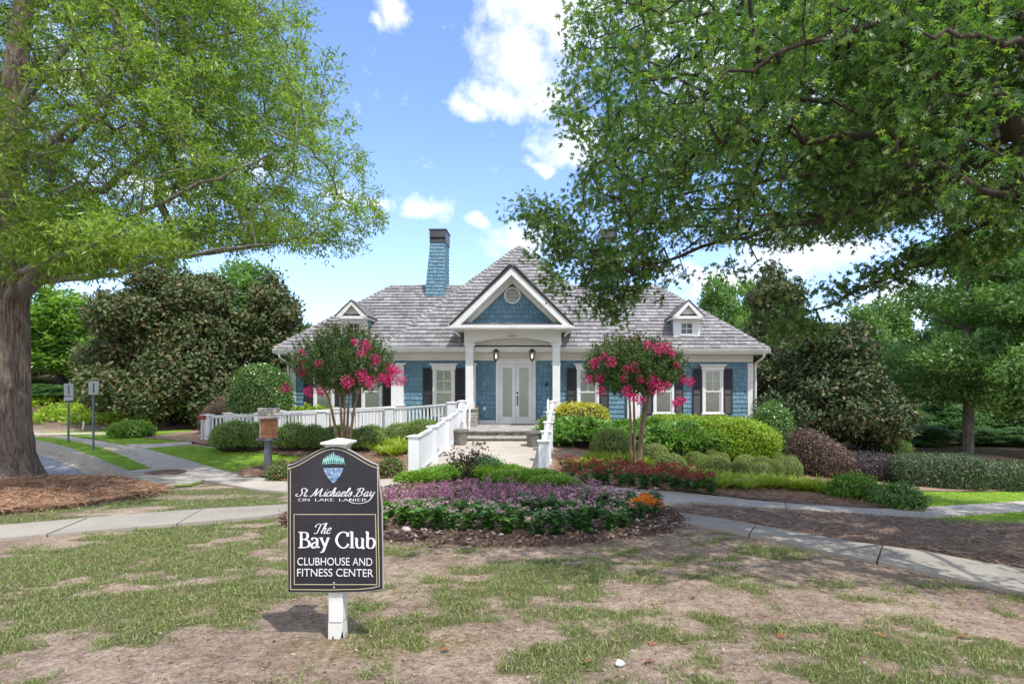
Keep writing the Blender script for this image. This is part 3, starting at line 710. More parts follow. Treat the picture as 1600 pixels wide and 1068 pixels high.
# windows
def cyl_slats(m, x0, x1, z0, z1, y, st=.05):
    z = z0
    while z < z1:
        m.box(x0, x1, y, y+.02, z, z+st*.92); z += st
def window(xc, Y, z0, z1, w, parent=club):
    m = MB(); h = w/2
    for a, b in ((-h-.09,-h),(h,h+.09)): m.bev(xc+a,xc+b,Y-.06,Y+.01,z0,z1,.008)
    m.bev(xc-h-.13,xc+h+.13,Y-.09,Y+.01,z0-.06,z0,.008)
    wn = m.build('window', M['white'], parent)
    c = MB(); c.box(xc-h-.12,xc+h+.12,Y-.07,Y+.01,z1+.002,z1+.13); c.box(xc-h-.15,xc+h+.15,Y-.10,Y+.01,z1+.13,z1+.165); c.box(xc-h-.19,xc+h+.19,Y-.15,Y+.01,z1+.165,z1+.215)
    c.build('crown_moulding', M['white'], wn)
    s = MB(); zm = (z0+z1)/2; b = .045
    for (za, zb, y) in ((z0,zm+.02,Y-.022),(zm-.02,z1,Y-.04)):
        s.box(xc-h,xc-h+b,y,y+.03,za,zb); s.box(xc+h-b,xc+h,y,y+.03,za,zb); s.box(xc-h+b,xc+h-b,y,y+.03,za,za+b); s.box(xc-h+b,xc+h-b,y,y+.03,zb-b,zb)
    s.box(xc-.012,xc+.012,Y-.036,Y-.016,zm+.025,z1-b); zq=(zm+z1)/2; s.box(xc-h+b,xc-.012,Y-.036,Y-.016,zq-.012,zq+.012); s.box(xc+.012,xc+h-b,Y-.036,Y-.016,zq-.012,zq+.012)
    s.build('sash', M['white'], wn)
    g = MB(); g.add([(xc-h,Y-.012,z0),(xc+h,Y-.012,z0),(xc+h,Y-.012,z1),(xc-h,Y-.012,z1)],[(0,1,2,3)]); g.build('pane', M['clear'], wn)
    bl = MB(); cyl_slats(bl, xc-h+.01, xc+h-.01, z0, z1-.02, Y-.008+.001, .055)
    # the wall shingles stop behind the blind: a backing board carries it
    bl2 = bl.build('blind', M['blind'], wn)
    return wn
def shutter(xc, Y, z0, z1, w=.33):
    m = MB(); h = w/2; b = .045; zm = z0+(z1-z0)*.44
    m.box(xc-h,xc-h+b,Y-.075,Y-.03,z0,z1); m.box(xc+h-b,xc+h,Y-.075,Y-.03,z0,z1)
    for a in (z0, zm-b/2, z1-b): m.box(xc-h+b,xc+h-b,Y-.075,Y-.03,a,a+b)
    s = m.build('shutter', M['shutter'], club)
    l = MB()
    for (za, zb) in ((z0+b,zm-b/2),(zm+b/2,z1-b)):
        z = za
        while z < zb-.01:
            l.add([(xc-h+b,Y-.066,z),(xc+h-b,Y-.066,z),(xc+h-b,Y-.048,z+.034),(xc-h+b,Y-.048,z+.034),(xc-h+b,Y-.066,z-.008),(xc+h-b,Y-.066,z-.008)],[(0,1,2,3),(4,5,1,0)]); z += .036
    l.box(xc-h+b,xc+h-b,Y-.045,Y-.031,z0+b,z1-b)
    l.build('louvre', M['shutter'], s)
zt = Z(577,Yw); zb = zt-1.62
WIN = [(-3.53,Yw),(1.68,Yw),(-8.32,Yv),(-6.48,Yv),(4.67,Yv),(6.55,Yv)]
for x, Y in WIN:
    t_ = Z(578 if Y > 21.5 else 577, Y)
    bk = MB(); bk.box(x-.33,x+.33,Y-.03,Y+.02,t_-1.66,t_); bk.build('window_backing', M['dark'], wall)
    window(x, Y-.045, t_-1.64, t_, .62)
    for s in (-1,1): shutter(x+s*.595, Y, t_-1.68, t_+.06)

# doors
dz0 = .307; dz1 = Z(568,Yw)
dx = -.93
m = MB(); m.bev(dx-.72,dx-.60,Yw-.09,Yw+.01,dz0,dz1+.0,.008); m.bev(dx+.60,dx+.72,Yw-.09,Yw+.01,dz0,dz1+.0,.008); m.box(dx-.72,dx+.72,Yw-.092,Yw+.01,dz1,dz1+.10); m.box(dx-.76,dx+.76,Yw-.12,Yw+.01,dz1+.10,dz1+.135); m.box(dx-.80,dx+.80,Yw-.16,Yw+.01,dz1+.135,dz1+.17)
m.build('door_frame', M['white'], club)
for k, (a, b) in enumerate(((dx-.595,dx-.004),(dx+.004,dx+.595))):
    m = MB(); s = .115
    m.box(a,a+s,Yw-.07,Yw-.03,dz0+.03,dz1-.005); m.box(b-s,b,Yw-.07,Yw-.03,dz0+.03,dz1-.005); m.box(a+s,b-s,Yw-.07,Yw-.03,dz0+.03,dz0+.25); m.box(a+s,b-s,Yw-.07,Yw-.03,dz1-.15,dz1-.005)
    for za in (dz0+.25,dz1-.165): m.box(a+s,b-s,Yw-.08,Yw-.07,za,za+.015)
    m.box(a+s,a+s+.015,Yw-.08,Yw-.07,dz0+.265,dz1-.165); m.box(b-s-.015,b-s,Yw-.08,Yw-.07,dz0+.265,dz1-.165)
    d = m.build('door', M['white'], club)
    bl = MB(); cyl_slats(bl, a+s+.016, b-s-.016, dz0+.27, dz1-.17, Yw-.045, .062); bl.build('blind', M['blind'], d)
    bb = MB(); bb.box(a+s,b-s,Yw-.02,Yw-.015,dz0+.25,dz1-.15); bb.build('door_core', M['dark'], d)
    g = MB(); g.add([(a+s+.015,Yw-.06,dz0+.265),(b-s-.015,Yw-.06,dz0+.265),(b-s-.015,Yw-.06,dz1-.165),(a+s+.015,Yw-.06,dz1-.165)],[(0,1,2,3)]); g.build('pane', M['clear'], d)
    if k == 1:
        h = MB(); hx = a+.055; h.lathe([(.034,0),(.034,.03),(.02,.045)],(0,0,0),14,Matrix.Translation((hx,Yw-.07,dz0+1.12)) @ Matrix.Rotation(PI/2,4,'X'))
        h.lathe([(.03,0),(.03,.03),(.018,.045)],(0,0,0),14,Matrix.Translation((hx,Yw-.07,dz0+.97)) @ Matrix.Rotation(PI/2,4,'X'))
        h.tube([(hx,Yw-.08,dz0+.93),(hx,Yw-.13,dz0+.88),(hx,Yw-.13,dz0+.77),(hx,Yw-.08,dz0+.72)],.012,8); h.box(hx-.016,hx+.016,Yw-.08,Yw-.068,dz0+.66,dz0+.98); h.build('door_handle', M['dark'], d)
m = MB(); m.box(dx-.72,dx+.72,Yw-.14,Yw-.02,dz0+.002,dz0+.03); m.build('door_sill', M['cream'], club)
for a_, b_ in ((-3.6,dx-.73),(dx+.73,1.6)):
    m = MB(); m.box(a_,b_,Yw-.05,Yw+.01,dz0,dz0+.13); m.build('baseboard', M['white'], wall)
m = MB(); m.bev(dx-.15,dx+.68,Yw-.75,Yw-.3,dz0+.002,dz0+.022,.006); tag(m.build('doormat', simple('black_rubber',(.03,.03,.03),.9)), 'thin black doormat in front of the right front door', 'doormat')
m = MB(); cx_, cz_ = W(854,Yw), Z(600,Yw); m.bev(cx_-.05,cx_+.05,Yw-.09,Yw-.02,cz_-.05,cz_+.05,.01); m.lathe([(.035,0),(.03,.06),(.015,.07)],(0,0,0),14,Matrix.Translation((cx_,Yw-.09,cz_)) @ Matrix.Rotation(PI/2,4,'X')); m.build('door_camera', M['dark'], wall)
m = MB(); cx_, cz_ = W(757,Yw), Z(638,Yw); m.bev(cx_-.05,cx_+.05,Yw-.07,Yw-.02,cz_-.06,cz_+.06,.006); m.build('outlet_cover', M['cream'], wall)

# portico
pc = 19.7; PT = Z(535.5,pc)
for s in (-1,1):
    xc = AX-.03+s*1.49; m = MB(); z0 = .307+.6
    m.bev(xc-.13,xc+.13,pc,pc+.26,z0+.16,PT-.12,.008)
    m.box(xc-.16,xc+.16,pc-.03,pc+.29,z0,z0+.16); m.box(xc-.145,xc+.145,pc-.015,pc+.275,z0+.16,z0+.185)
    m.box(xc-.145,xc+.145,pc-.015,pc+.275,PT-.36,PT-.335)
    m.box(xc-.15,xc+.15,pc-.02,pc+.28,PT-.12,PT-.07); m.box(xc-.185,xc+.185,pc-.05,pc+.31,PT-.07,PT-.002)
    m.build('column', M['white'], club)
    # pilaster on the wall behind
    xp = xc+(-.03 if s < 0 else .02); m = MB(); m.box(xp-.13,xp+.13,Yw-.16,Yw-.01,z0+.02,2.42); m.box(xp-.17,xp+.17,Yw-.2,Yw-.01,2.42,2.50); m.build('pilaster', M['white'], club)
    # stone pedestals
    for (ya, yb_, hw, hh) in ((pc-.1,pc+.36,.25,.6),(Yw-.42,Yw-.0,.21,.66)):
        m = MB(); m.box(xc-hw+.02,xc+hw-.02,ya+.02,yb_-.02,.307,.307+hh-.05); pd = m.build('pedestal', M['stonedk'], club)
        z = .31
        while z < .307+hh-.07:
            hh_ = min(random.choice((.06,.08,.1)), .307+hh-.05-z)
            x = xc-hw
            while x < xc+hw-.02:
                w = min(random.uniform(.13,.3), xc+hw-x)
                if xc+hw-x-w < .06: w = xc+hw-x
                b = MB(); pr = random.uniform(0,.018); b.bev(x+.004,x+w-.004,ya-pr,ya+.06,z+.004,z+hh_-.004,.008); b.build('stone', M['stone'], pd); x += w
            for sx in (-1,1):
                b = MB(); xa = xc+sx*hw; pr = random.uniform(0,.012); b.bev(min(xa+sx*pr,xa-sx*.05),max(xa+sx*pr,xa-sx*.05),ya+.064,yb_,z+.004,z+hh_-.004,.008); b.build('stone', M['stone'], pd)
            z += hh_
        b = MB(); b.bev(xc-hw-.025,xc+hw+.025,ya-.04,yb_,.307+hh-.05,.307+hh,.01); b.build('coping_stone', M['stone'], pd)
# arched beam
bx0, bx1 = AX-.03-1.66, AX-.03+1.66; bt = Z(513,pc)+.06
for (x0, x1, ya, yb_) in ((bx0,bx1,pc+.0,pc+.26),):
    pts = [(x0,PT),(x0,bt),(x1,bt),(x1,PT)]; ix0, ix1 = AX-.03-1.33, AX-.03+1.33; n = 24
    for i in range(n+1):
        t = i/n; x = ix1+(ix0-ix1)*t; e = abs(2*t-1); pts.append((x, PT+.02+.16*(1-e**2.2)))
    m = MB(); mid = 4+n//2
    k = len(pts); V_ = [(x,ya,z) for x,z in pts]+[(x,yb_,z) for x,z in pts]; fs = [((i+1)%k,i,k+i,k+(i+1)%k) for i in range(k)]
    # faces as strips between the arch and the top
    for off in (0,k):
        top = len(V_)+0
    m.add(V_, fs)
    ar = [(x0,PT)]+[p for p in reversed(pts[4:])]+[(x1,PT)]
    for y, fl in ((ya,0),(yb_,1)):
        for a, b in zip(ar, ar[1:]):
            q = [(a[0],y,a[1]),(b[0],y,b[1]),(b[0],y,bt),(a[0],y,bt)]
            m.add(q if not fl else q[::-1], [(0,1,2,3)])
    m.box(x0-.015,x1+.015,ya-.02,ya-.001,bt-.1,bt-.0); m.box(x0-.012,x1+.012,ya-.012,ya-.001,PT+.22,PT+.235)
    m.build('beam', M['cream'], club)
for xx in (bx0, bx1-.24):
    m = MB(); m.box(xx,xx+.24,pc+.27,Yw-.01,PT,bt); m.build('side_beam', M['cream'], club)
m = MB(); m.box(bx0+.25,bx1-.25,pc+.27,Yw-.02,PT+.33,PT+.36); m.build('porch_ceiling', M['cream'], club)
m = MB(); m.box(bx0+.25,bx1-.25,Ye-.09,Ye-.03,3.05,3.095); m.build('ceiling_strip', M['dark'], club)
m = MB(); m.box(bx0+.25,bx1-.25,Ye-.08,Ye-.035,3.10,PT+.33); m.build('porch_fascia', M['cream'], club)
# cornice gutter round the portico, its roof and gable
gy0 = 19.2; gzt = Z(507.3,gy0); gx0, gx1 = AX-.05-2.07, AX-.05+2.07; gcx = AX-.05
m = MB(); m.box(gx0-.02,gx1+.02,gy0-.02,gy0+.10,gzt-.10,gzt); m.box(gx0,gx1,gy0,gy0+.09,gzt-.14,gzt-.1)
m.box(gx0,gx0+.1,gy0+.1,22.4,gzt-.14,gzt-.005); m.box(gx1-.1,gx1,gy0+.1,22.4,gzt-.14,gzt-.005)
m.build('cornice', M['white'], club)
m = MB(); m.box(gx0+.1,gx1-.1,gy0+.1,22.3,gzt-.13,gzt-.11); m.build('portico_soffit', M['cream'], club)
m = MB()
for s in (-1,1):
    x = gcx+s*1.93; m.tube([(x,gy0+.25,gzt-.14),(x,gy0+.25,gzt-.2),(x-s*.12,gy0+.45,gzt-.3),(x-s*.12,gy0+.5,gzt-.32)],.035,8)
m.build('downspout', M['white'], club, True)
apz = Z(413,gy0); rr = apz-gzt
th = .09
gr = MB()   # portico gable roof slabs, 45 degrees
back = Ye+(apz-pz)+.1
for s in (-1,1):
    xe = gcx+s*2.06
    a=(xe,gy0-.03,gzt-.0+.02); b=(gcx,gy0-.03,apz); gr.add([a,b,(gcx,back,apz),(xe,back,gzt+.02),(xe,gy0-.03,gzt-.04),(gcx,gy0-.03,apz-th),(gcx,back,apz-th),(xe,back,gzt-.04)],[(0,1,2,3) if s>0 else (3,2,1,0),(4,7,6,5),(0,4,5,1),(0,3,7,4),(2,1,5,6)])
gro = gr.build('portico_roof', M['underlay'], club)
gs = MB(); Lg = rr/s2*1.0
for s in (-1,1):
    shingles((gcx+s*2.06,0,gzt+.02),(0,s,0),(-s*s2,0,s2),(s*s2,0,s2),[(gy0-.05,0),(back-1.6,0),(back,Lg),(gy0-.05,Lg)] if s>0 else [(-(back-1.6),0),(-(gy0-.05),0),(-(gy0-.05),Lg),(-back,Lg)],EX,.13,.3,.022,gs)
gs.build('roof_shingles', M['roofsh'], gro, kind='stuff')
def rake(cx, zb, zt_, hw, y0, y1, wd, mat, parent, name='rake_board'):
    m = MB(); dz = wd*1.414*(zt_-zb)/hw if False else wd*math.hypot(hw, zt_-zb)/hw
    m.prism([(cx-hw,zb),(cx,zt_),(cx+hw,zb),(cx+hw-wd*1.5,zb),(cx,zt_-dz),(cx-hw+wd*1.5,zb)][::1], y0, y1)
    # the outline is concave: build it as two boards
    m = MB(); e = wd*math.hypot(hw,zt_-zb)/(zt_-zb)
    for s in (-1,1):
        q = [(cx,zt_),(cx+s*hw,zb),(cx+s*(hw-e),zb),(cx,zt_-dz)]
        if s > 0: q = q[::-1]
        m.prism(q[::-1], y0, y1)
    return m.build(name, mat, parent)
rake(gcx, gzt+.005, apz-.06, 2.0, gy0-.0, gy0+.05, .20, M['white'], club)
rake(gcx, gzt+.02, apz-.30, 1.76, gy0+.05, pc+.1, .03, M['white'], club, 'rake_soffit')
rake(gcx, gzt+.02, apz-.34, 1.72, pc+.05, pc+.1, .13, M['cream'], club, 'inner_rake_board')
ym = pc+.10; gt = Z(434,ym); gb = gzt+.12
m = MB(); m.prism([(gcx-1.8,gzt),(gcx,gzt+1.8),(gcx+1.8,gzt)], ym+.06, ym+.12); gw = m.build('gable_wall', M['blueback'], club)
g2 = MB(); hw = gt-gb; shingles((gcx,ym+.06,0),(1,0,0),(0,0,1),(0,-1,0),[(-hw,gb),(hw,gb),(0,gt)],E,.11,.21,.012,g2,.022)
g2.build('wall_shingles', M['wallsh'], gw, kind='stuff')
m = MB(); m.box(gcx-1.55,gcx+1.55,ym+.0,ym+.05,gb-.05,gb); m.build('gable_trim', M['blueback'], gw)
# pent roof strip
ps = MB(); shingles((gcx,gy0+.12,gzt),(1,0,0),(0,.97,.24),(0,-.24,.97),[(-1.86,0),(1.86,0),(1.7,.62),(-1.7,.62)],.2,.13,.3,.02,ps)
ps.build('pent_roof', M['roofsh'], club, kind='stuff')
vx, vz = gcx-.0, Z(461.5,ym)
m = MB(); R = Matrix.Translation((vx,ym+.03,vz)) @ Matrix.Rotation(PI/2,4,'X')
m.lathe([(.235,0),(.29,0),(.29,.05),(.275,.065),(.25,.06),(.235,.03)],(0,0,0),32,R,cap=False); vent = m.build('gable_vent', M['white'], gw, True)
m = MB(); m.lathe([(.001,-.01),(.236,-.01),(.236,.0)],(0,0,0),32,R); m.build('vent_back', simple('vent_shadow_board',(.2,.2,.19)), vent)
m = MB(); z = -.2
while z < .21:
    h = math.sqrt(max(0,.235**2-z*z)); m.add([(vx-h,ym+.0,vz+z-.016),(vx+h,ym+.0,vz+z-.016),(vx+h,ym+.025,vz+z+.014),(vx-h,ym+.025,vz+z+.014)],[(0,1,2,3)]); z += .047
m.build('louvre', M['white'], vent)
# house number 6285
def text(s, size, loc, mat, name, parent, rx=PI/2, ext=.002, shear=0, bold=0):
    c = bpy.data.curves.new(name, 'FONT'); c.body = s; c.size = size; c.extrude = ext; c.align_x = 'CENTER'; c.shear = shear; c.offset = bold
    o = bpy.data.objects.new(name, c); COL.objects.link(o); dg = bpy.context.evaluated_depsgraph_get(); me = bpy.data.meshes.new_from_object(o.evaluated_get(dg)); bpy.data.objects.remove(o)
    me.materials.clear(); me.materials.append(mat); o = link(name, me, parent); o.location = loc; o.rotation_euler = (rx,0,0); return o
m = MB(); nx_, nz_ = W(800,pc), Z(524.5,pc); m.bev(nx_-.19,nx_+.19,pc-.02,pc-.003,nz_-.07,nz_+.07,.006); npl = m.build('number_plaque', M['white'], club)
text('6285', .15, (nx_,pc-.023,nz_-.05), M['greypost'], 'house_number', npl, shear=.3)

# porch slab and steps
pf = MB(); pf.box(-2.75,.55,17.66,Yw-.03,-.3,.25); porch = pf.build('porch_floor', M['stonedk'], club)
y = 17.60; r = 0
while y < Yw-.1:
    d = random.uniform(.42,.62); x = -2.8+(-.2 if r%2 else 0); y2 = min(y+d, Yw-.06)
    if Yw-.06-y2 < .2: y2 = Yw-.06
    while x < .55:
        w = random.uniform(.5,1.0); a = max(x,-2.8); b = min(x+w,.6); x += w
        if b-a < .08: continue
        q = MB(); q.bev(a+.004,b-.004,y+.004,y2-.004,.252,.305+random.uniform(-.003,.003),.008); q.build('flagstone', M['paving'], porch)
    y = y2; r += 1
for k, (yf, zt_, zb_) in enumerate(((17.62,.252,.14),(17.02,.092,-.02))):
    bse = MB(); bse.box(-2.75,.55,yf+.06,yf+.7,zb_-.2,zt_-.002 if k else .2); st = bse.build('step', M['stonedk'], club)
    x = -2.74
    while x < .52:
        w = random.uniform(.16,.34); b = min(x+w,.54); q = MB(); q.bev(x+.005,b-.005,yf-random.uniform(0,.015)+.03,yf+.08,zb_,zt_-.004,.012); q.build('stone', M['stonedk'], st); x = b
    if k:
        x = -2.76
        while x < .54:
            w = random.uniform(.45,.9); b = min(x+w,.56); q = MB(); q.bev(x+.004,b-.004,yf-.02,yf+.62,zt_,zt_+.05,.01); q.build('tread_stone', M['paving'], st); x = b
# sloping entrance walk
def walkz(y): return -.41+(y-12.75)*.1035
wk = tag(link('entrance_walk', None), kind='structure')
ys_ = [12.62,14.75,16.1,17.05]
for a, b in zip(ys_, ys_[1:]):
    a += .006; b -= .006; n = 4; vs = []
    for i in range(n+1):
        y = a+(b-a)*i/n; xl = -2.84+(y-12.8)*.075; xr = .06+(y-12.8)*.06
        for x in (xl, xr): vs.append((x,y,walkz(y)))
    for i in range(n+1):
        y = a+(b-a)*i/n; xl = -2.84+(y-12.8)*.075; xr = .06+(y-12.8)*.06
        for x in (xl, xr): vs.append((x,y,walkz(y)-.45))
    k = 2*(n+1); fs = [(2*i,2*i+1,2*i+3,2*i+2) for i in range(n)]+[(0,k,k+1,1),(k-2,k-1,2*k-1,2*k-2)]+[(2*i,2*i+2,k+2*i+2,k+2*i) for i in range(n)]+[(2*i+1,k+2*i+1,k+2*i+3,2*i+3) for i in range(n)]
    MB().add(vs, fs).build('slab', M['concrete'], wk)

# chimneys
def chimney(x0b, x1b, x0t, x1t, yb0, yb1, yt0, yt1, zb_, zt_, capz):
    m = MB(); B = [(x0b,yb0,zb_-.6),(x1b,yb0,zb_-.6),(x1b,yb1,zb_-.6),(x0b,yb1,zb_-.6),(x0t,yt0,zt_),(x1t,yt0,zt_),(x1t,yt1,zt_),(x0t,yt1,zt_)]
    m.add(B, [(0,1,5,4),(1,2,6,5),(2,3,7,6),(3,0,4,7),(4,5,6,7)]); ch = m.build('chimney', M['blueback'], club)
    s = MB()
    def face(a, b, c, d):   # bottom-left, bottom-right, top-right, top-left
        a,b,c,d = map(Vector,(a,b,c,d)); u = (b-a).normalized(); nrm = u.cross(d-a).normalized(); v = nrm.cross(u).normalized()
        P = [((p-a).dot(u),(p-a).dot(v)) for p in (a,b,c,d)]
        shingles(a,u,v,nrm,P,.15,.12,.22,.015,s,.015)
    face(B[0],B[1],B[5],B[4]); face(B[1],B[2],B[6],B[5]); face(B[3],B[0],B[4],B[7])
    s.build('wall_shingles', M['wallsh'], ch, kind='stuff')
    c = MB(); e = .045; x0, x1, y0, y1 = x0t-e, x1t+e, yt0-e, yt1+e
    c.box(x0,x1,y0,y1,zt_-.02,zt_+.10)
    for (xa,xb,ya,yb_) in ((x0,x0+.05,y0,y1),(x1-.05,x1,y0,y1)): c.box(xa,xb,ya,yb_,zt_+.10,zt_+.19)
    c.box(x0+.14,x1-.14,y0+.1,y1-.1,zt_+.10,zt_+.19)
    c.box(x0,x1,y0,y1,zt_+.19,capz-.03); c.box(x0-.03,x1+.03,y0-.03,y1+.03,capz-.03,capz)
    c.build('chimney_cap', M['copper'], ch)
chimney(-4.97,-4.10,-4.70,-4.09,24.24,25.5,24.45,25.4,5.40,7.80,8.34)
chimney(2.55,3.42,2.56,3.17,24.24,25.5,24.45,25.4,5.40,7.80,8.34)

# dormers
def dormer(xc, lit_side):
    y0 = 22.02; zf = 3.50; zt_ = 4.22; hw = .48
    m = MB(); m.box(xc-hw,xc+hw,y0+.02,y0+1.25,zf-.2,zt_+.15); d = m.build('dormer', M['blueback'], club)
    f = MB(); w = .23; hz = Z(504.3,y0); lz = Z(522,y0)
    f.box(xc-hw-.02,xc-w,y0-.02,y0+.02,zf-.02,zt_); f.box(xc+w,xc+hw+.02,y0-.02,y0+.02,zf-.02,zt_); f.box(xc-w,xc+w,y0-.02,y0+.02,hz,zt_); f.box(xc-w,xc+w,y0-.02,y0+.02,zf-.02,lz)
    f.box(xc-w-.04,xc+w+.04,y0-.045,y0-.021,lz-.05,lz-.005)
    f.box(xc-hw-.02,xc-hw+.0,y0+.02,y0+.10,zf-.1,zt_); f.box(xc+hw,xc+hw+.02,y0+.02,y0+.10,zf-.1,zt_)
    f.build('dormer_front', M['white'], d)
    s = MB(); b = .028
    for (a, c, e, g) in ((-w,-w+b,lz,hz),(w-b,w,lz,hz),(-w+b,w-b,lz,lz+b),(-w+b,w-b,hz-b,hz),(-.012,.012,lz+b,hz-b),(-w+b,-.012,(lz+hz)/2-.012,(lz+hz)/2+.012),(.012,w-b,(lz+hz)/2-.012,(lz+hz)/2+.012)): s.box(xc+a,xc+c,y0-.01,y0+.015,e,g)
    s.build('sash', M['white'], d)
    g = MB(); g.add([(xc-w,y0+.012,lz),(xc+w,y0+.012,lz),(xc+w,y0+.012,hz),(xc-w,y0+.012,hz)],[(0,1,2,3)]); g.build('pane', M['glass'], d)
    sd = MB()
    for sgn in (-1,1):
        if sgn > 0: shingles((xc+hw,0,0),(0,1,0),(0,0,1),(1,0,0),[(y0+.1,zf-.1),(y0+1.2,zf-.1),(y0+1.2,zt_),(y0+.1,zt_)],.14,.1,.2,.01,sd,.01)
        else: shingles((xc-hw,0,0),(0,-1,0),(0,0,1),(-1,0,0),[(-y0-1.2,zf-.1),(-y0-.1,zf-.1),(-y0-.1,zt_),(-y0-1.2,zt_)],.14,.1,.2,.01,sd,.01)
    sd.build('wall_shingles', M['wallsh'], d, kind='stuff')
    ez = Z(492.4,21.75); az = Z(467.8,21.75); ew = .60; y1 = 21.75
    e = MB(); e.box(xc-ew,xc+ew,y1,y0+.0,zt_-.0,ez-.06); 
    for sgn in (-1,1):
        a, c = sorted((xc+sgn*ew, xc+sgn*(hw+.021))); e.box(a,c,y0,23.0,zt_,ez-.03)
    e.build('eave_box', M['white'], d)
    rb = MB(); t = .085; dz = t*1.38
    for sgn in (-1,1):
        q = [(xc,az-.03),(xc+sgn*ew,ez-.03),(xc+sgn*(ew-.0),zt_+.06),(xc+sgn*(ew-.20),zt_+.06),(xc,az-.03-dz-.06)]
        rb.prism(q if sgn>0 else q[::-1], y1-.02, y1+.05)
    rb.box(xc-ew+.15,xc+ew-.15,y1-.015,y1+.03,zt_+.0,zt_+.10); rb.build('rake_board', M['white'], d)
    tri = MB(); tri.prism([(xc-.42,zt_+.08),(xc,az-.12),(xc+.42,zt_+.08)][::-1], y1+.14, y1+.18); tri.build('gable_panel', M['cream'], d)
    pn = MB(); pn.add([(xc-.34,y1+.03,zt_+.105),(xc+.34,y1+.03,zt_+.105),(xc+.26,y1+.14,zt_+.19),(xc-.26,y1+.14,zt_+.19)],[(0,1,2,3)]); pn.build('pent_strip', M['underlay'], d)
    r = MB(); bk = 23.9
    for sgn in (-1,1):
        xe = xc+sgn*(ew+.03); r.add([(xe,y1-.04,ez-.03),(xc,y1-.04,az),(xc,bk,az),(xe,bk-.5,ez-.03),(xe,y1-.04,ez-.06),(xc,y1-.04,az-.035),(xc,bk,az-.035),(xe,bk-.5,ez-.06)],[(0,1,2,3),(4,7,6,5),(0,4,5,1),(0,3,7,4)])
    r.build('dormer_roof', M['underlay'], d)
    rs2 = MB(); Ls = math.hypot(ew+.03, az-ez+.03); ca, sa = (ew+.03)/Ls, (az-ez+.03)/Ls
    for sgn in (-1,1):
        P = [(y1-.05,0),(bk-.5,0),(bk,Ls),(y1-.05,Ls)] if sgn>0 else [(-bk+.5,0),(-(y1-.05),0),(-(y1-.05),Ls),(-bk,Ls)]
        shingles((xc+sgn*(ew+.03),0,ez-.03),(0,sgn,0),(-sgn*ca,0,sa),(sgn*sa,0,ca),P,.19,.13,.28,.018,rs2,.014)
    rs2.build('roof_shingles', M['roofsh'], d, kind='stuff')
dormer(W(552.9,22.02), 1); dormer(W(1072.9,22.02), -1)

# lanterns hang in the porch
def lantern(px, label):
    y = pc+.55; x = W(px,y); zt_ = Z(545,y); zb_ = Z(563,y)
    t = thing('hanging_lantern', label, 'lantern', (x,y,zt_), group='lanterns hanging in the portico')
    m = MB(); m.tube([(0,0,.40),(0,0,.0)],.008,6); m.lathe([(.05,.395),(.05,.41)],(0,0,0),12); m.build('chain', M['dark'], t)
    m = MB(); m.lathe([(.01,.03),(.04,.0),(.05,-.03),(.125,-.09),(.125,-.105),(.02,-.105)],(0,0,0),6); m.lathe([(.02,-.35),(.08,-.35),(.06,-.39),(.02,-.41),(.012,-.47),(.002,-.48)],(0,0,0),6)
    for k in range(6):
        a = 2*PI*k/6; c, s = math.cos(a), math.sin(a); m.tube([(c*.11,s*.11,-.10),(c*.08,s*.08,-.36)],.008,4)
    m.build('cage', M['dark'], t)
    m = MB(); m.lathe([(.103,-.105),(.073,-.35)],(0,0,0),6,cap=False); m.build('glass', M['clear'], t)
    em = NT('lantern_bulb'); em.b.inputs['Emission Color'].default_value = (1,.75,.45,1); em.b.inputs['Emission Strength'].default_value = 1.2
    m = MB(); m.lathe([(.012,-.34),(.02,-.28),(.028,-.24),(.015,-.2),(.003,-.18)],(0,0,0),10); m.build('bulb', em.m, t, True)
lantern(775,'black hanging lantern on the side of the left portico column'); lantern(831.5,'black hanging lantern on the side of the right portico column')
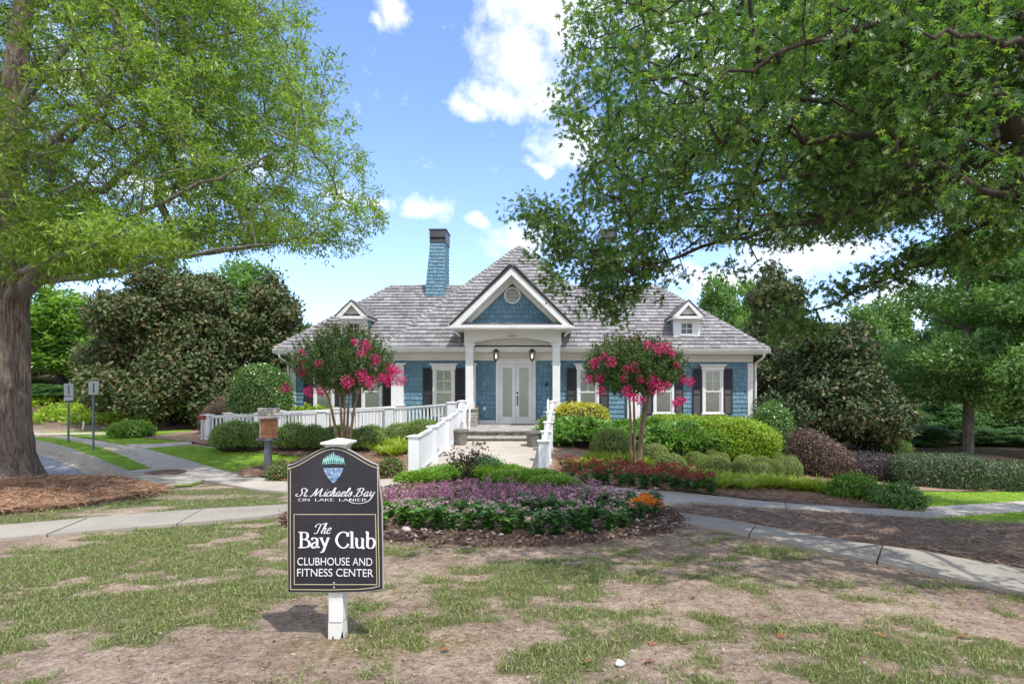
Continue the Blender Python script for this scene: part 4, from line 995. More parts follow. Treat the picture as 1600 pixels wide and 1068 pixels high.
# ---------------------------------------------------------------- railings
def railing(label, posts, bal=True, group=None, height=.9, pw=.24, step=.125, rail_from=None, base=None):
    """posts: (x, y, z of the post top, z of the ground)"""
    o = posts[0]; t = thing('railing', label, 'railing', (0,0,0), 0, group)
    for (x,y,zt_,zg) in posts:
        m = MB(); h = pw/2
        m.bev(x-h,x+h,y-h,y+h,zg-.05,zt_-.03,.008); m.bev(x-h-.015,x+h+.015,y-h-.015,y+h+.015,zg-.04,zg+.13,.008)
        p = m.build('post', M['vinyl'], t)
        c = MB(); c.bev(x-h-.03,x+h+.03,y-h-.03,y+h+.03,zt_-.032,zt_-.008,.006); c.add([(x-h-.02,y-h-.02,zt_-.008),(x+h+.02,y-h-.02,zt_-.008),(x+h+.02,y+h+.02,zt_-.008),(x-h-.02,y+h+.02,zt_-.008),(x,y,zt_+.02)],[(0,1,4),(1,2,4),(2,3,4),(3,0,4)]); c.build('post_cap', M['vinyl'], p)
    for a, b in zip(posts, posts[1:]):
        A = Vector((a[0],a[1],a[2]-.06)); B = Vector((b[0],b[1],b[2]-.06)); d = Vector((B.x-A.x,B.y-A.y,0)).normalized()
        A2 = A+d*pw*.5+Vector((0,0,(B.z-A.z)*pw*.5/(B-A).length)); B2 = B-d*pw*.5-Vector((0,0,(B.z-A.z)*pw*.5/(B-A).length))
        ga = a[3]+.10; gb = b[3]+.10
        m = MB(); m.beam(A2,B2,.09,.045); m.beam(A2-Vector((0,0,.045)),B2-Vector((0,0,.045)),.05,.05); m.build('top_rail', M['vinyl'], t)
        m = MB(); A3 = Vector((A2.x,A2.y,ga)); B3 = Vector((B2.x,B2.y,gb)); m.beam(A3,B3,.05,.07); m.build('bottom_rail', M['vinyl'], t)
        n = max(1, int((B2-A2).length/step))
        mid = MB(); q = A3.lerp(B3,.5); mid.box(q.x-.03,q.x+.03,q.y-.03,q.y+.03,q.z-.16,q.z-.03); mid.build('foot_block', M['vinyl'], t)
        ang = math.atan2(d.y,d.x); me = None
        for i in range(n):
            f = (i+.5)/n; p0 = A3.lerp(B3,f); p1 = A2.lerp(B2,f)
            hgt = p1.z-.06-(p0.z+.035)
            if me is None:
                bb = MB(); bb.box(-.022,.022,-.022,.022,0,1); me = bb.mesh('baluster', M['vinyl'])
            bo = link('baluster', me, t); bo.location = (p0.x,p0.y,p0.z+.03); bo.scale = (1,1,hgt+.01); bo.rotation_euler = (0,0,ang)
    return t
lp = [(-2.84,12.9,.545,-.40),(-2.71,14.35,.665,-.26),(-2.60,15.6,.80,-.13),(-2.47,17.1,.98,.02),(-2.50,18.15,1.21,.30)]
railing('white railing sloping up the left side of the entrance walk', lp, step=.10)
rp = [(.05,12.9,.44,-.43),(.12,14.35,.545,-.30),(.19,15.6,.70,-.13),(.27,17.1,.90,.0),(.36,18.15,1.20,.30)]
railing('white railing sloping up the right side of the entrance walk', rp, step=.10)
fr = [(-11.2,19.3,.72,-.20),(-9.32,19.1,.78,-.15),(-7.25,19.05,.85,-.10),(-4.95,18.8,.98,-.02),(-2.85,18.35,1.16,.12)]
railing('long white railing in front of the wheelchair ramp along the left wing', fr, pw=.27)
bk = [(-11.15,20.55,.72,-.20),(-9.3,20.5,.80,-.12),(-7.25,20.45,.90,-.06),(-4.95,20.3,1.02,.05)]
railing('second white railing on the house side of the wheelchair ramp', bk, pw=.24)
for s, x, l in ((-1,-2.28,'left'),(1,.20,'right')):
    t = thing('handrail', f'slim white handrail beside the {l} end of the porch steps', 'handrail', (0,0,0))
    m = MB(); m.tube([(x,18.3,.55),(x,18.3,1.17),(x,18.2,1.22),(x,17.0,.80),(x,16.8,.72),(x,16.75,.60)],.028,8); m.build('rail', M['vinyl'], t, True)
    m = MB(); m.tube([(x,16.95,-.02),(x,16.95,.78)],.022,8); m.tube([(x,18.2,.28),(x,18.2,1.2)],.022,8); m.build('post', M['vinyl'], t, True)
# ramp surface
rm = MB(); P = [(-11.3,19.2,-.24),(-11.3,20.6,-.24),(-2.8,20.45,.27),(-2.8,18.3,.27)]
rm.add(P+[(x,y,z-.6) for x,y,z in P],[(0,3,2,1),(0,4,7,3),(1,2,6,5),(0,1,5,4),(2,3,7,6)]); tag(rm.build('ramp', M['concrete']), kind='structure')

# ---------------------------------------------------------------- foreground sign
SY = 3.66
gx, gy = G(527,1000)
sg = thing('entrance_sign', 'black shaped notice board on a chipped white post in the thin front lawn', 'sign', (0,0,0))
y0 = 3.66
def SX(px): return W(px, y0)
def SZ(py): return Z(py, y0)
# post with splintered foot and moulded cap
m = MB(); xa, xb = SX(512), SX(534.5); pn = 7; h0 = float(H(SX(527), y0))
m.bev(xa,xb,y0+.008,y0+.103,h0+.10,SZ(697),.005)
cuts = [.0,.012,.05,.008,.0,.03,.09]
def ring(fr): return [(xa+(xb-xa)*i/6, y0+.008) for i in range(7)]
vs = []; 
for i in range(7): vs += [(xa+(xb-xa)*i/6, y0+.008, h0+.11),(xa+(xb-xa)*i/6, y0+.008, h0-.02+max(0,cuts[i])*.9)]
m.add(vs, [(2*i,2*i+1,2*i+3,2*i+2) for i in range(6)])
vs = []
for i in range(7): vs += [(xb, y0+.008+.095*i/6, h0+.11),(xb, y0+.008+.095*i/6, h0-.02+max(0,cuts[::-1][i])*.9)]
m.add(vs, [(2*i,2*i+1,2*i+3,2*i+2) for i in range(6)])
m.box(xa+.004,xa+.01,y0+.01,y0+.10,h0-.03,h0+.11); m.box(xa+.01,xb-.01,y0+.092,y0+.099,h0-.03,h0+.11)
M['oldwhite'] = simple('chipped_white_paint', (.72,.71,.68), .6, .06, 8, bump=.3, bs=30, stretch=(1,1,.2), dirt=(.38,.35,.27,.8))
m.build('post', M['oldwhite'], sg)
m = MB(); m.bev(xa+.010,xb-.010,y0+.018,y0+.09,h0-.06,h0+.12,.004); m.build('post_core', simple('rotten_wood',(.16,.12,.08),.9,.3,20), sg)
c = Vector(((xa+xb)/2+.006, y0+.056, 0)); cm = MB()
Q = Matrix.Rotation(PI/4,4,'Z')
def sq(r0, z0, r1, z1, mb):
    a = [(-r0,-r0,z0),(r0,-r0,z0),(r0,r0,z0),(-r0,r0,z0),(-r1,-r1,z1),(r1,-r1,z1),(r1,r1,z1),(-r1,r1,z1)]
    mb.add([(c.x+p[0],c.y+p[1],p[2]) for p in a],[(0,3,2,1),(4,5,6,7),(0,1,5,4),(1,2,6,5),(2,3,7,6),(3,0,4,7)])
zc = SZ(697)
sq(.052,zc-.02,.068,zc+.004,cm); sq(.068,zc+.004,.084,zc+.016,cm); sq(.088,zc+.016,.088,zc+.028,cm); sq(.082,zc+.028,.012,zc+.048,cm)
cm.build('post_cap', M['oldwhite'], sg)
# board outline (bulges a little at its lower right corner)
def top_curve(t):  # t -1..1 -> height in photo pixels above the shoulder
    a = abs(t); return 30*(.5+.5*math.cos(PI*min(1,a/1.0)))**.80 if a < 1 else 0
pl, pr, pbl, pbr = 450.5, 595.8, 450.3, 599.5
out = [(pbl,924.2)]; out += [(pl,725)]
N_ = 28
for i in range(N_+1):
    t = -1+2*i/N_; px = 523+71.5*t; out.append((px, 725.5-29.5*(.5+.5*math.cos(PI*t))**.8 if abs(t)<1 else 725.5))
out += [(pr,725.2),(597.5,830),(pbr,900),(599.8,916.5),(585,920.5),(560,923.5),(520,924.8)]
out = resample(out+[out[0]], 9)[:-1]
def inset(pts, d):
    n = len(pts); res = []
    for i in range(n):
        p0, p1, p2 = Vector(pts[i-1]), Vector(pts[i]), Vector(pts[(i+1)%n])
        e1 = (p1-p0); e2 = (p2-p1)
        if e1.length < 1e-6: e1 = e2
        if e2.length < 1e-6: e2 = e1
        n1 = Vector((-e1.y,e1.x)).normalized(); n2 = Vector((-e2.y,e2.x)).normalized(); nn = (n1+n2); nn = nn.normalized() if nn.length > 1e-6 else n1
        k = 1/max(.5, nn.dot(n1)); res.append((p1.x+nn.x*d*k, p1.y+nn.y*d*k))
    return res
# orientation test
A_ = sum(out[i][0]*out[(i+1)%len(out)][1]-out[(i+1)%len(out)][0]*out[i][1] for i in range(len(out)))
sgn_ = 1 if A_ > 0 else -1
def ins(d): return inset(out, sgn_*d)
def warp(px, py):  # slight buckle of the sheet: lower right corner leans forward
    u = max(0,(px-540)/60)*max(0,(py-800)/120); return -.018*u-.004*math.sin((py-700)/60)
def plate(pts, ya, yb, mb):
    n = len(pts); vf = [(SX(x), y0+ya+warp(x,y), SZ(y)) for x,y in pts]; vb = [(SX(x), y0+yb+warp(x,y), SZ(y)) for x,y in pts]
    mb.add(vf+vb, [tuple(range(n)), tuple(range(2*n-1,n-1,-1))]+[(i,(i+1)%n,n+(i+1)%n,n+i) for i in range(n)])
def band(pa, pb, y, mb):
    n = len(pa); va = [(SX(a),y0+y+warp(a,b),SZ(b)) for a,b in pa]; vb = [(SX(a),y0+y+warp(a,b),SZ(b)) for a,b in pb]
    mb.add(va+vb, [(i,(i+1)%n,n+(i+1)%n,n+i) for i in range(n)])
M['board'] = simple('matt_black_board', (.026,.025,.032), .38, .12, 4, dirt=(.075,.07,.072,.35))
M['goldline'] = simple('gold_line', (.50,.44,.27), .5, .1, 8)
M['letter'] = simple('white_lettering', (.78,.78,.79), .5, .05, 20)
def gridplate(d, ya, yb, mb, nxg=24, nyg=16):
    o_ = ins(d); 
    def cross(px):
        ys = []
        n = len(o_)
        for i in range(n):
            (x1,y1),(x2,y2) = o_[i], o_[(i+1)%n]
            if (x1-px)*(x2-px) <= 0 and abs(x1-x2) > 1e-6: ys.append(y1+(y2-y1)*(px-x1)/(x2-x1))
        return min(ys), max(ys)
    xl = min(p[0] for p in o_)+.25; xr = max(p[0] for p in o_ if p[1] < 800)-.05
    vs = []
    for yy in (ya, yb):
        for i in range(nxg+1):
            px = xl+(xr-xl)*i/nxg; t0, t1 = cross(px)
            for j in range(nyg+1):
                py = t0+(t1-t0)*j/nyg; f = (py-725)/190; q = px+(max(0,f)*(pbr-pr)*(i/nxg)**2 if i > nxg/2 else 0); vs.append((SX(q), y0+yy+warp(q,py), SZ(py)))
    k = (nxg+1)*(nyg+1); ix = lambda i,j: i*(nyg+1)+j
    fs = [(ix(i,j),ix(i,j+1),ix(i+1,j+1),ix(i+1,j)) for i in range(nxg) for j in range(nyg)]+[(k+ix(i,j),k+ix(i+1,j),k+ix(i+1,j+1),k+ix(i,j+1)) for i in range(nxg) for j in range(nyg)]
    for i in range(nxg): fs += [(ix(i,0),ix(i+1,0),k+ix(i+1,0),k+ix(i,0)),(ix(i,nyg),k+ix(i,nyg),k+ix(i+1,nyg),ix(i+1,nyg))]
    for j in range(nyg): fs += [(ix(0,j),k+ix(0,j),k+ix(0,j+1),ix(0,j+1)),(ix(nxg,j),ix(nxg,j+1),k+ix(nxg,j+1),k+ix(nxg,j))]
    mb.add(vs, fs)
m = MB(); gridplate(1.0, -.012, .002, m); bd = m.build('board', M['board'], sg)
m = MB(); gridplate(.0, -.0095, .006, m); m.build('board_edge', simple('aged_board_edge',(.42,.41,.40),.6), bd)
gl = MB(); band(ins(4.3), ins(5.6), -.0133, gl); 
def rect(x0,y0_,x1,y1,w,mb):
    a = [(x0,y0_),(x1,y0_),(x1,y1),(x0,y1)]; b = [(x0+w,y0_+w),(x1-w,y0_+w),(x1-w,y1-w),(x0+w,y1-w)]; band(a,b,-.0133,mb)
a = [(460.5,801.5),(588.5,801.5),(591.5,911),(460.5,912)]; b = [(461.7,802.7),(587.3,802.7),(590.2,909.8),(461.7,910.8)]; band(a,b,-.0133,gl)
gl.build('gold_border', M['goldline'], bd)
for (px,py) in ((522,701),(523,909),(523,916)):
    m = MB(); m.lathe([(.006,0),(.004,.003)],(0,0,0),10,Matrix.Translation((SX(px),y0-.0135,SZ(py))) @ Matrix.Rotation(PI/2,4,'X')); m.build('screw', M['signback'], bd)
# lettering drawn with a broad pen
def cat(pts, k=6):
    if len(pts) < 3: return [Vector(p) for p in pts]
    P = [pts[0]]+list(pts)+[pts[-1]]; o = []
    for i in range(1, len(P)-2):
        p0,p1,p2,p3 = [Vector(q) for q in P[i-1:i+3]]
        for j in range(k):
            t = j/k; o.append(.5*((2*p1)+(p2-p0)*t+(2*p0-5*p1+4*p2-p3)*t*t+(3*p1-p0-3*p2+p3)*t**3))
    o.append(Vector(pts[-1])); return o
def pen(strokes, x, y, s, mb, shear=0, thin=.03, thick=.09, sx=1., yoff=-.0145):
    """strokes in em units -> mesh at photo pixel (x, baseline y), s pixels per em"""
    for st in strokes:
        c = cat(st); n = len(c); vs = []
        for i, p in enumerate(c):
            d = (c[min(i+1,n-1)]-c[max(i-1,0)]); d = d.normalized() if d.length else Vector((1,0))
            w = thin+(thick-thin)*abs(d.y)**1.6; q = Vector((-d.y,d.x))*w/2
            for sg_ in (1,-1):
                e = p+q*sg_; ex = e.x+shear*e.y; px = x+ex*s*sx; py = y-e.y*s; vs.append((SX(px), y0+yoff+warp(px,py), SZ(py)))
        mb.add(vs, [(2*i,2*i+1,2*i+3,2*i+2) for i in range(n-1)])
GS = {'B':(.56,[[(.13,.01),(.13,.69)],[(.0,.69),(.2,.69),(.38,.66),(.43,.53),(.36,.40),(.13,.37)],[(.25,.37),(.42,.33),(.51,.2),(.44,.05),(.25,.01),(.0,.01)]]),
 'a':(.42,[[(.05,.35),(.11,.43),(.22,.43),(.30,.36),(.30,.08),(.34,.02),(.42,.04)],[(.30,.27),(.12,.20),(.05,.10),(.11,.0),(.22,.03),(.30,.12)]]),
 'y':(.46,[[(-.02,.44),(.16,.44)],[(.06,.44),(.24,.04)],[(.40,.44),(.24,.04),(.14,-.17),(.02,-.20)],[(.32,.44),(.46,.44)]]),
 'C':(.66,[[(.58,.50),(.54,.64),(.36,.70),(.16,.60),(.05,.35),(.16,.10),(.36,-.01),(.53,.06),(.60,.18)],[(.58,.68),(.58,.50)]]),
 'l':(.24,[[(.11,.01),(.11,.72)],[(.0,.01),(.22,.01)],[(.01,.70),(.11,.72)]]),
 'u':(.50,[[(.09,.43),(.09,.12),(.17,.0),(.28,.02),(.37,.1)],[(.37,.43),(.37,.01),(.46,.01)],[(.0,.43),(.09,.43)],[(.28,.43),(.37,.43)]]),
 'b':(.48,[[(.09,.72),(.09,.03)],[(.09,.33),(.20,.43),(.35,.40),(.42,.22),(.34,.03),(.2,-.01),(.09,.05)],[(.0,.70),(.09,.72)]]), ' ':(.26,[])}
CAPS = {'O':(.8,[[(.38,.7),(.12,.6),(.05,.35),(.12,.1),(.38,0),(.62,.1),(.7,.35),(.62,.6),(.38,.7)]]),'N':(.8,[[(.1,0),(.1,.7)],[(.1,.7),(.62,0)],[(.62,0),(.62,.7)]]),
 'L':(.6,[[(.1,0),(.1,.7)],[(.1,.02),(.5,.02)],[(.5,.02),(.5,.16)]]),'A':(.7,[[(.02,0),(.32,.7)],[(.32,.7),(.62,0)],[(.14,.25),(.5,.25)]]),'K':(.7,[[(.1,0),(.1,.7)],[(.55,.7),(.12,.33)],[(.22,.4),(.6,0)]]),
 'E':(.6,[[(.1,0),(.1,.7)],[(.1,.68),(.5,.68)],[(.1,.36),(.4,.36)],[(.1,.02),(.52,.02)]]),'I':(.3,[[(.1,0),(.1,.7)]]),'R':(.68,[[(.1,0),(.1,.7)],[(.1,.68),(.35,.68),(.5,.52),(.35,.36),(.1,.36)],[(.3,.36),(.6,0)]]),' ':(.55,[])}
SCR = {'S':(.5,[[(.48,.60),(.44,.70),(.28,.72),(.16,.60),(.26,.42),(.34,.25),(.26,.06),(.05,.0),(-.1,.08),(-.08,.2),(.02,.2)]]),
 't':(.26,[[(.12,.62),(.07,.12),(.14,.0),(.26,.1)],[(.0,.42),(.24,.42)]]),'.':(.2,[[(.04,.0),(.06,.05),(.09,.0)]]),
 'M':(.95,[[(-.1,.06),(-.04,-.01),(.06,.1),(.2,.62),(.22,.7)],[(.22,.7),(.30,.02)],[(.30,.02),(.62,.70)],[(.62,.70),(.66,.1),(.76,.0),(.9,.1)]]),
 'i':(.22,[[(.02,.2),(.1,.42)],[(.1,.42),(.07,.1),(.12,.0),(.22,.1)],[(.13,.55),(.15,.60)]]),
 'c':(.32,[[(.28,.35),(.2,.43),(.07,.3),(.05,.1),(.15,.0),(.32,.1)]]),
 'h':(.42,[[(.0,.1),(.2,.6),(.2,.74),(.12,.7),(.07,.0)],[(.08,.2),(.2,.42),(.28,.38),(.26,.1),(.32,.0),(.42,.1)]]),
 'a':(.42,[[(.30,.36),(.2,.43),(.07,.3),(.05,.1),(.13,.0),(.24,.1),(.30,.40)],[(.30,.40),(.28,.1),(.33,.0),(.42,.1)]]),
 'e':(.34,[[(.06,.2),(.22,.26),(.26,.38),(.16,.43),(.06,.28),(.06,.08),(.16,.0),(.34,.1)]]),
 'l':(.26,[[(.0,.1),(.2,.55),(.2,.73),(.12,.68),(.06,.12),(.12,.0),(.26,.1)]]),
 's':(.32,[[(.02,.1),(.18,.42),(.22,.3),(.25,.1),(.15,.0),(.03,.04)]]),
 'B':(.72,[[(.24,.68),(.16,.1),(.04,.0),(-.06,.06)],[(.02,.55),(.1,.68),(.36,.73),(.54,.62),(.46,.44),(.28,.38)],[(.28,.38),(.5,.36),(.56,.2),(.44,.03),(.24,.0),(.18,.06)]]),
 'y':(.46,[[(.04,.3),(.1,.42),(.1,.12),(.17,.02),(.3,.12),(.38,.42)],[(.38,.42),(.34,-.02),(.22,-.40),(-.25,-.62),(-.95,-.60),(-1.35,-.40),(-1.25,-.22)]]),
 'T':(.6,[[(.62,.76),(.45,.66),(.2,.72),(.04,.62),(.02,.5),(.1,.48)],[(.38,.68),(.32,.1),(.2,.0),(.08,.06)]]),' ':(.22,[])}
def write(G_, s, x, y, sz, mb, **k):
    for ch in s:
        w, st = G_[ch]; pen(st, x, y, sz, mb, **k); x += w*sz*k.get('sx',1.)
    return x
m = MB(); write(SCR, 'St. Michaels Bay', 465.5, 774, 17.4, m, shear=.42, thin=.04, thick=.095, sx=1.10); m.build('lettering', M['letter'], bd)
m = MB(); write(CAPS, 'ON LAKE LANIER', 468, 781.5, 6.0, m, thin=.045, thick=.10, sx=1.98); m.build('lettering', M['letter'], bd)
m = MB(); write(SCR, 'The', 490.5, 832, 21.5, m, shear=.40, thin=.035, thick=.09, sx=.92); m.build('lettering', M['letter'], bd)
m = MB(); write(GS, 'Bay Club', 468, 854, 35, m, thin=.045, thick=.12, sx=.965); m.build('lettering', M['letter'], bd)
for s_, py, wd in (('CLUBHOUSE AND',881.3,117),('FITNESS CENTER',898.6,119)):
    o = text(s_, .071, (SX(525), y0-.0165, SZ(py)), M['letter'], 'lettering', bd, ext=.0008, bold=-.0003)
    wpx = (max(v.co.x for v in o.data.vertices)-min(v.co.x for v in o.data.vertices))/(SX(1)-SX(0)); k_ = wd/wpx
    for v in o.data.vertices:
        v.co.x *= k_; pxx = 525+v.co.x/(SX(1)-SX(0)); v.co.z -= warp(pxx, py)
# crest: teal trees over a blue lake
M['teal'] = island('teal_print', [(0,(.22,.48,.45)),(1,(.34,.62,.58))], .5); M['blueprint'] = island('blue_print', [(0,(.10,.24,.52)),(.5,(.30,.46,.72)),(1,(.62,.72,.85))], .5)
m = MB(); rng = random.Random(5)
for i in range(11):
    cx = 507.5+i*3.0; hh = 20-abs(i-5)*1.9+rng.uniform(-1,1.5); bz = 726.0-abs(i-5)*.1; yo = -.0145-.0002*(i%3)
    pts = [(cx-2.4,bz)]; 
    for k in range(5):
        f = (k+1)/6; w = 2.5*(1-f)+.8; pts += [(cx-w*.6,bz-hh*f+.8),(cx-w,bz-hh*f)]
    pts += [(cx,bz-hh)]
    for k in range(4,-1,-1):
        f = (k+1)/6; w = 2.5*(1-f)+.8; pts += [(cx+w,bz-hh*f),(cx+w*.6,bz-hh*f+.8)]
    pts += [(cx+2.4,bz)]
    n = len(pts); m.add([(SX(a),y0+yo+warp(a,b),SZ(b)) for a,b in pts]+[(SX(cx),y0+yo+warp(cx,bz-hh*.5),SZ(bz-hh*.5))], [(i_,i_+1,n) for i_ in range(n-1)])
m.build('crest_trees', M['teal'], bd)
m = MB()
for i in range(11):
    cx = 508+i*2.9; m.add([(SX(cx-.5),y0-.0155+warp(cx,727),SZ(729.5)),(SX(cx+.5),y0-.0155+warp(cx,727),SZ(729.5)),(SX(cx+.5),y0-.0155+warp(cx,727),SZ(725)),(SX(cx-.5),y0-.0155+warp(cx,727),SZ(725))],[(0,1,2,3)])
m.build('crest_trunks', M['board'], bd)
m = MB(); py = 730.0
while py < 752.5:
    w = 15.5*max(0,1-((py-729)/24.5)**1.7); x = 522.5-w; WY = y0-.0150+warp(522,py)
    while x < 522.5+w-.5:
        l = rng.uniform(2.5,6); e = min(x+l,522.5+w); m.add([(SX(x),WY,SZ(py+1.05)),(SX(e),WY,SZ(py+1.05+rng.uniform(-.3,.3))),(SX(e-.4),WY,SZ(py)),(SX(x+.4),WY,SZ(py+rng.uniform(-.2,.2)))],[(0,1,2,3)]); x = e+.35
    py += 1.35
m.build('crest_water', M['blueprint'], bd)

# ---------------------------------------------------------------- library box
gx, gy = G(423,738); gz_ = float(H(gx,gy))
t = thing('library_box', 'small stained wooden box with shingled gable roof on a grey post', 'little library', (gx,gy,gz_), math.radians(0))
k = gy/F; bw = 26*k  # metres
m = MB(); m.bev(-.13,.0+.0,-.07,.07,-.1,(738-686)*k,.006); m.build('post', M['greypost'], t)
zb_ = (738-686)*k; zt_ = (738-648)*k
m = MB(); m.box(-.27,.11,-.16,.16,zb_-.02,zb_+.04); m.build('bracket', M['greypost'], t)
R = Matrix.Rotation(math.radians(-28),4,'Z') @ Matrix.Translation((0,0,0))
bx = thing('box', None, None, (-.04,0,0), math.radians(27)); bx.parent = t
m = MB(); hx, hy = .185, .15
z = zb_+.04; i = 0
while z < zt_-.01:
    z2 = min(z+.105, zt_); 
    o = MB(); o.bev(-hx,hx,-hy,-hy+.02,z+.002,z2-.002,.003); o.build('plank', M['cedar'], bx)
    o = MB(); o.bev(-hx,hx,hy-.02,hy,z+.002,z2-.002,.003); o.build('plank', M['cedar'], bx)
    o = MB(); o.bev(hx-.02,hx,-hy+.021,hy-.021,z+.002,z2-.002,.003); o.build('plank', M['cedar'], bx)
    z = z2
o = MB(); o.box(-hx,hx-.021,-hy+.021,hy-.021,zb_+.04,zb_+.06); o.build('shelf', M['cedar'], bx)
o = MB(); o.box(-hx,hx-.021,-hy+.021,hy-.021,zb_+.30,zb_+.315); o.build('shelf', M['cedar'], bx)
o = MB(); f = .035
o.box(-hx-.022,-hx-.002,-hy,-hy+f,zb_+.05,zt_); o.box(-hx-.022,-hx-.002,hy-f,hy,zb_+.05,zt_); o.box(-hx-.022,-hx-.002,-hy+f,hy-f,zb_+.05,zb_+.05+f); o.box(-hx-.022,-hx-.002,-hy+f,hy-f,zt_-f,zt_)
o.build('door', M['greywood'], bx)
o = MB(); o.add([(-hx-.012,-hy+f,zb_+.08),(-hx-.012,hy-f,zb_+.08),(-hx-.012,hy-f,zt_-f),(-hx-.012,-hy+f,zt_-f)],[(0,1,2,3)]); o.build('pane', M['clear'], bx)
bc = [(.6,.6,.58),(.35,.1,.08),(.15,.2,.35),(.7,.66,.5),(.2,.3,.2)]
for sh in (zb_+.06, zb_+.315):
    y = -hy+.04
    for j in range(6):
        w = random.uniform(.025,.05)
        if y+w > hy-.03: break
        o = MB(); o.box(-hx+.03,-hx+.18,y,y+w-.003,sh,sh+random.uniform(.15,.21)); bo = o.build('book', simple('book_cover',random.choice(bc),.6)); bo.parent = bx; y += w
rz0 = zt_; rh = .17; ov = .06
rf2 = MB()
for s in (-1,1):
    a = [(-hx-ov,s*(hy+ov),rz0-.07),(hx+ov,s*(hy+ov),rz0-.07),(hx+ov,0,rz0+rh),(-hx-ov,0,rz0+rh)]
    rf2.add(a+[(x,y,z-.015) for x,y,z in a], [(0,1,2,3),(4,7,6,5),(0,4,5,1),(0,3,7,4),(1,5,6,2)])
r_ = rf2.build('roof', M['greywood'], bx)
r_.parent = t; r_.location = bx.location; r_.rotation_euler = bx.rotation_euler
sh = MB()
for s in (-1,1):
    Ls = math.hypot(hy+ov, rh+.07); ca, sa = (hy+ov)/Ls, (rh+.07)/Ls
    if s < 0: u=(1,0,0)
    else: u=(-1,0,0)
    shingles((0,s*(hy+ov),rz0-.07),u,(0,-s*ca,sa),(0,s*sa,ca),[(-hx-ov,0),(hx+ov,0),(hx+ov,Ls),(-hx-ov,Ls)],.085,.06,.12,.008,sh,.008)
sh.build('shingle', M['greywood'], r_, kind='stuff')
o = MB(); o.add([(-hx,-hy,zt_),(-hx,hy,zt_),(-hx,0,rz0+rh-.03),(hx,-hy,zt_),(hx,hy,zt_),(hx,0,rz0+rh-.03)],[(0,2,1),(3,4,5)]); o.build('gable', M['cedar'], bx)

# ---------------------------------------------------------------- parking signs, flower pots, small things
def parksign(px, pyb, pyt, label, two=False):
    x, y = G(px, pyb); g = float(H(x,y)); h = Z(pyt,y)-g
    t = thing('parking_sign', label, 'sign', (x,y,g), math.radians(48))
    m = MB(); m.add([(-.03,0,-.1),(-.012,-.03,-.1),(.012,-.03,-.1),(.03,0,-.1),(-.03,0,h-.02),(-.012,-.03,h-.02),(.012,-.03,h-.02),(.03,0,h-.02)],[(0,1,5,4),(1,2,6,5),(2,3,7,6),(3,0,4,7),(4,5,6,7)]); m.build('post', M['steel'], t)
    def pl(z0,z1,w):
        m = MB(); m.bev(-w/2,w/2,-.040,-.032,z0,z1,.003); m.build('sign_plate', M['signback'], t)
        m = MB(); m.box(-.02,.02,-.0415,-.0402,z0+.06,z1-.06); m.build('plate_symbol', M['steel'], t)
    pl(h-.40,h,.24)
    if two: pl(h-.55,h-.43,.24)
parksign(107,691,599,'shorter pair of stacked sign plates on a green steel post near the kerb',True)
parksign(146,704,595,'single rectangular sign plate on the nearer green steel post on the kerb grass')
def pot(x, y, z, label):
    t = thing('flower_pot', label, 'flower pot', (x,y,z))
    m = MB(); m.lathe([(.15,0),(.155,.02),(.20,.34),(.215,.345),(.225,.36),(.225,.42),(.215,.435),(.195,.43),(.185,.38)],(0,0,0),28); m.build('pot', M['pot'], t, True)
    m = MB(); m.lathe([(.01,.375),(.19,.38)],(0,0,0),20); m.build('soil', simple('potting_soil',(.06,.045,.03),.95), t)
pot(W(720.5,16.55), 16.55, walkz(16.55), 'weathered clay flower pot left of the porch steps')
pot(W(832.5,16.3), 16.3, walkz(16.3), 'weathered clay flower pot right of the porch steps')
x, y = G(968,1040); g = float(H(x,y))
bm = bmesh.new(); bmesh.ops.create_icosphere(bm, subdivisions=3, radius=.025)
for v in bm.verts: v.co *= 1+.45*(float(vnoise(v.co.x*90+5, v.co.y*90+v.co.z*60, 4))-.5); v.co.z *= .7
me = bpy.data.meshes.new('litter'); bm.to_mesh(me); bm.free(); me.materials.append(simple('white_paper',(.75,.77,.8),.7)); o = link('paper_litter', me); o.location = (x,y,g+.018)
tag(o, 'crumpled scrap of white paper lying on the bare front soil', 'litter')
x, y = G(322,689); g = float(H(x,y))
t = thing('spigot_post', 'short pipe with red valve box beside the left end of the ramp railing', 'valve post', (x-.18,y+.1,g))
m = MB(); m.tube([(0,0,-.1),(0,0,.75)],.03,10); m.build('pipe', M['signback'], t, True)
m = MB(); m.bev(-.09,.09,-.06,.06,.72,.86,.02); m.build('valve_box', simple('dull_red_paint',(.32,.05,.05),.5), t)
for px, pyb, h, l in ((130,671,.35,'thin white marker stake behind the path at the wooded bank'),(178,672,.30,'small leaning white marker stake nearest the large magnolia')):
    x, y = G(px,pyb); m = MB(); m.bev(-.04,.04,-.03,.03,-.05,h,.008); o = m.build('marker_stake', M['oldwhite']); o.location = (x,y,float(H(x,y))); o.rotation_euler = (0,.12,0); tag(o,l,'stake')
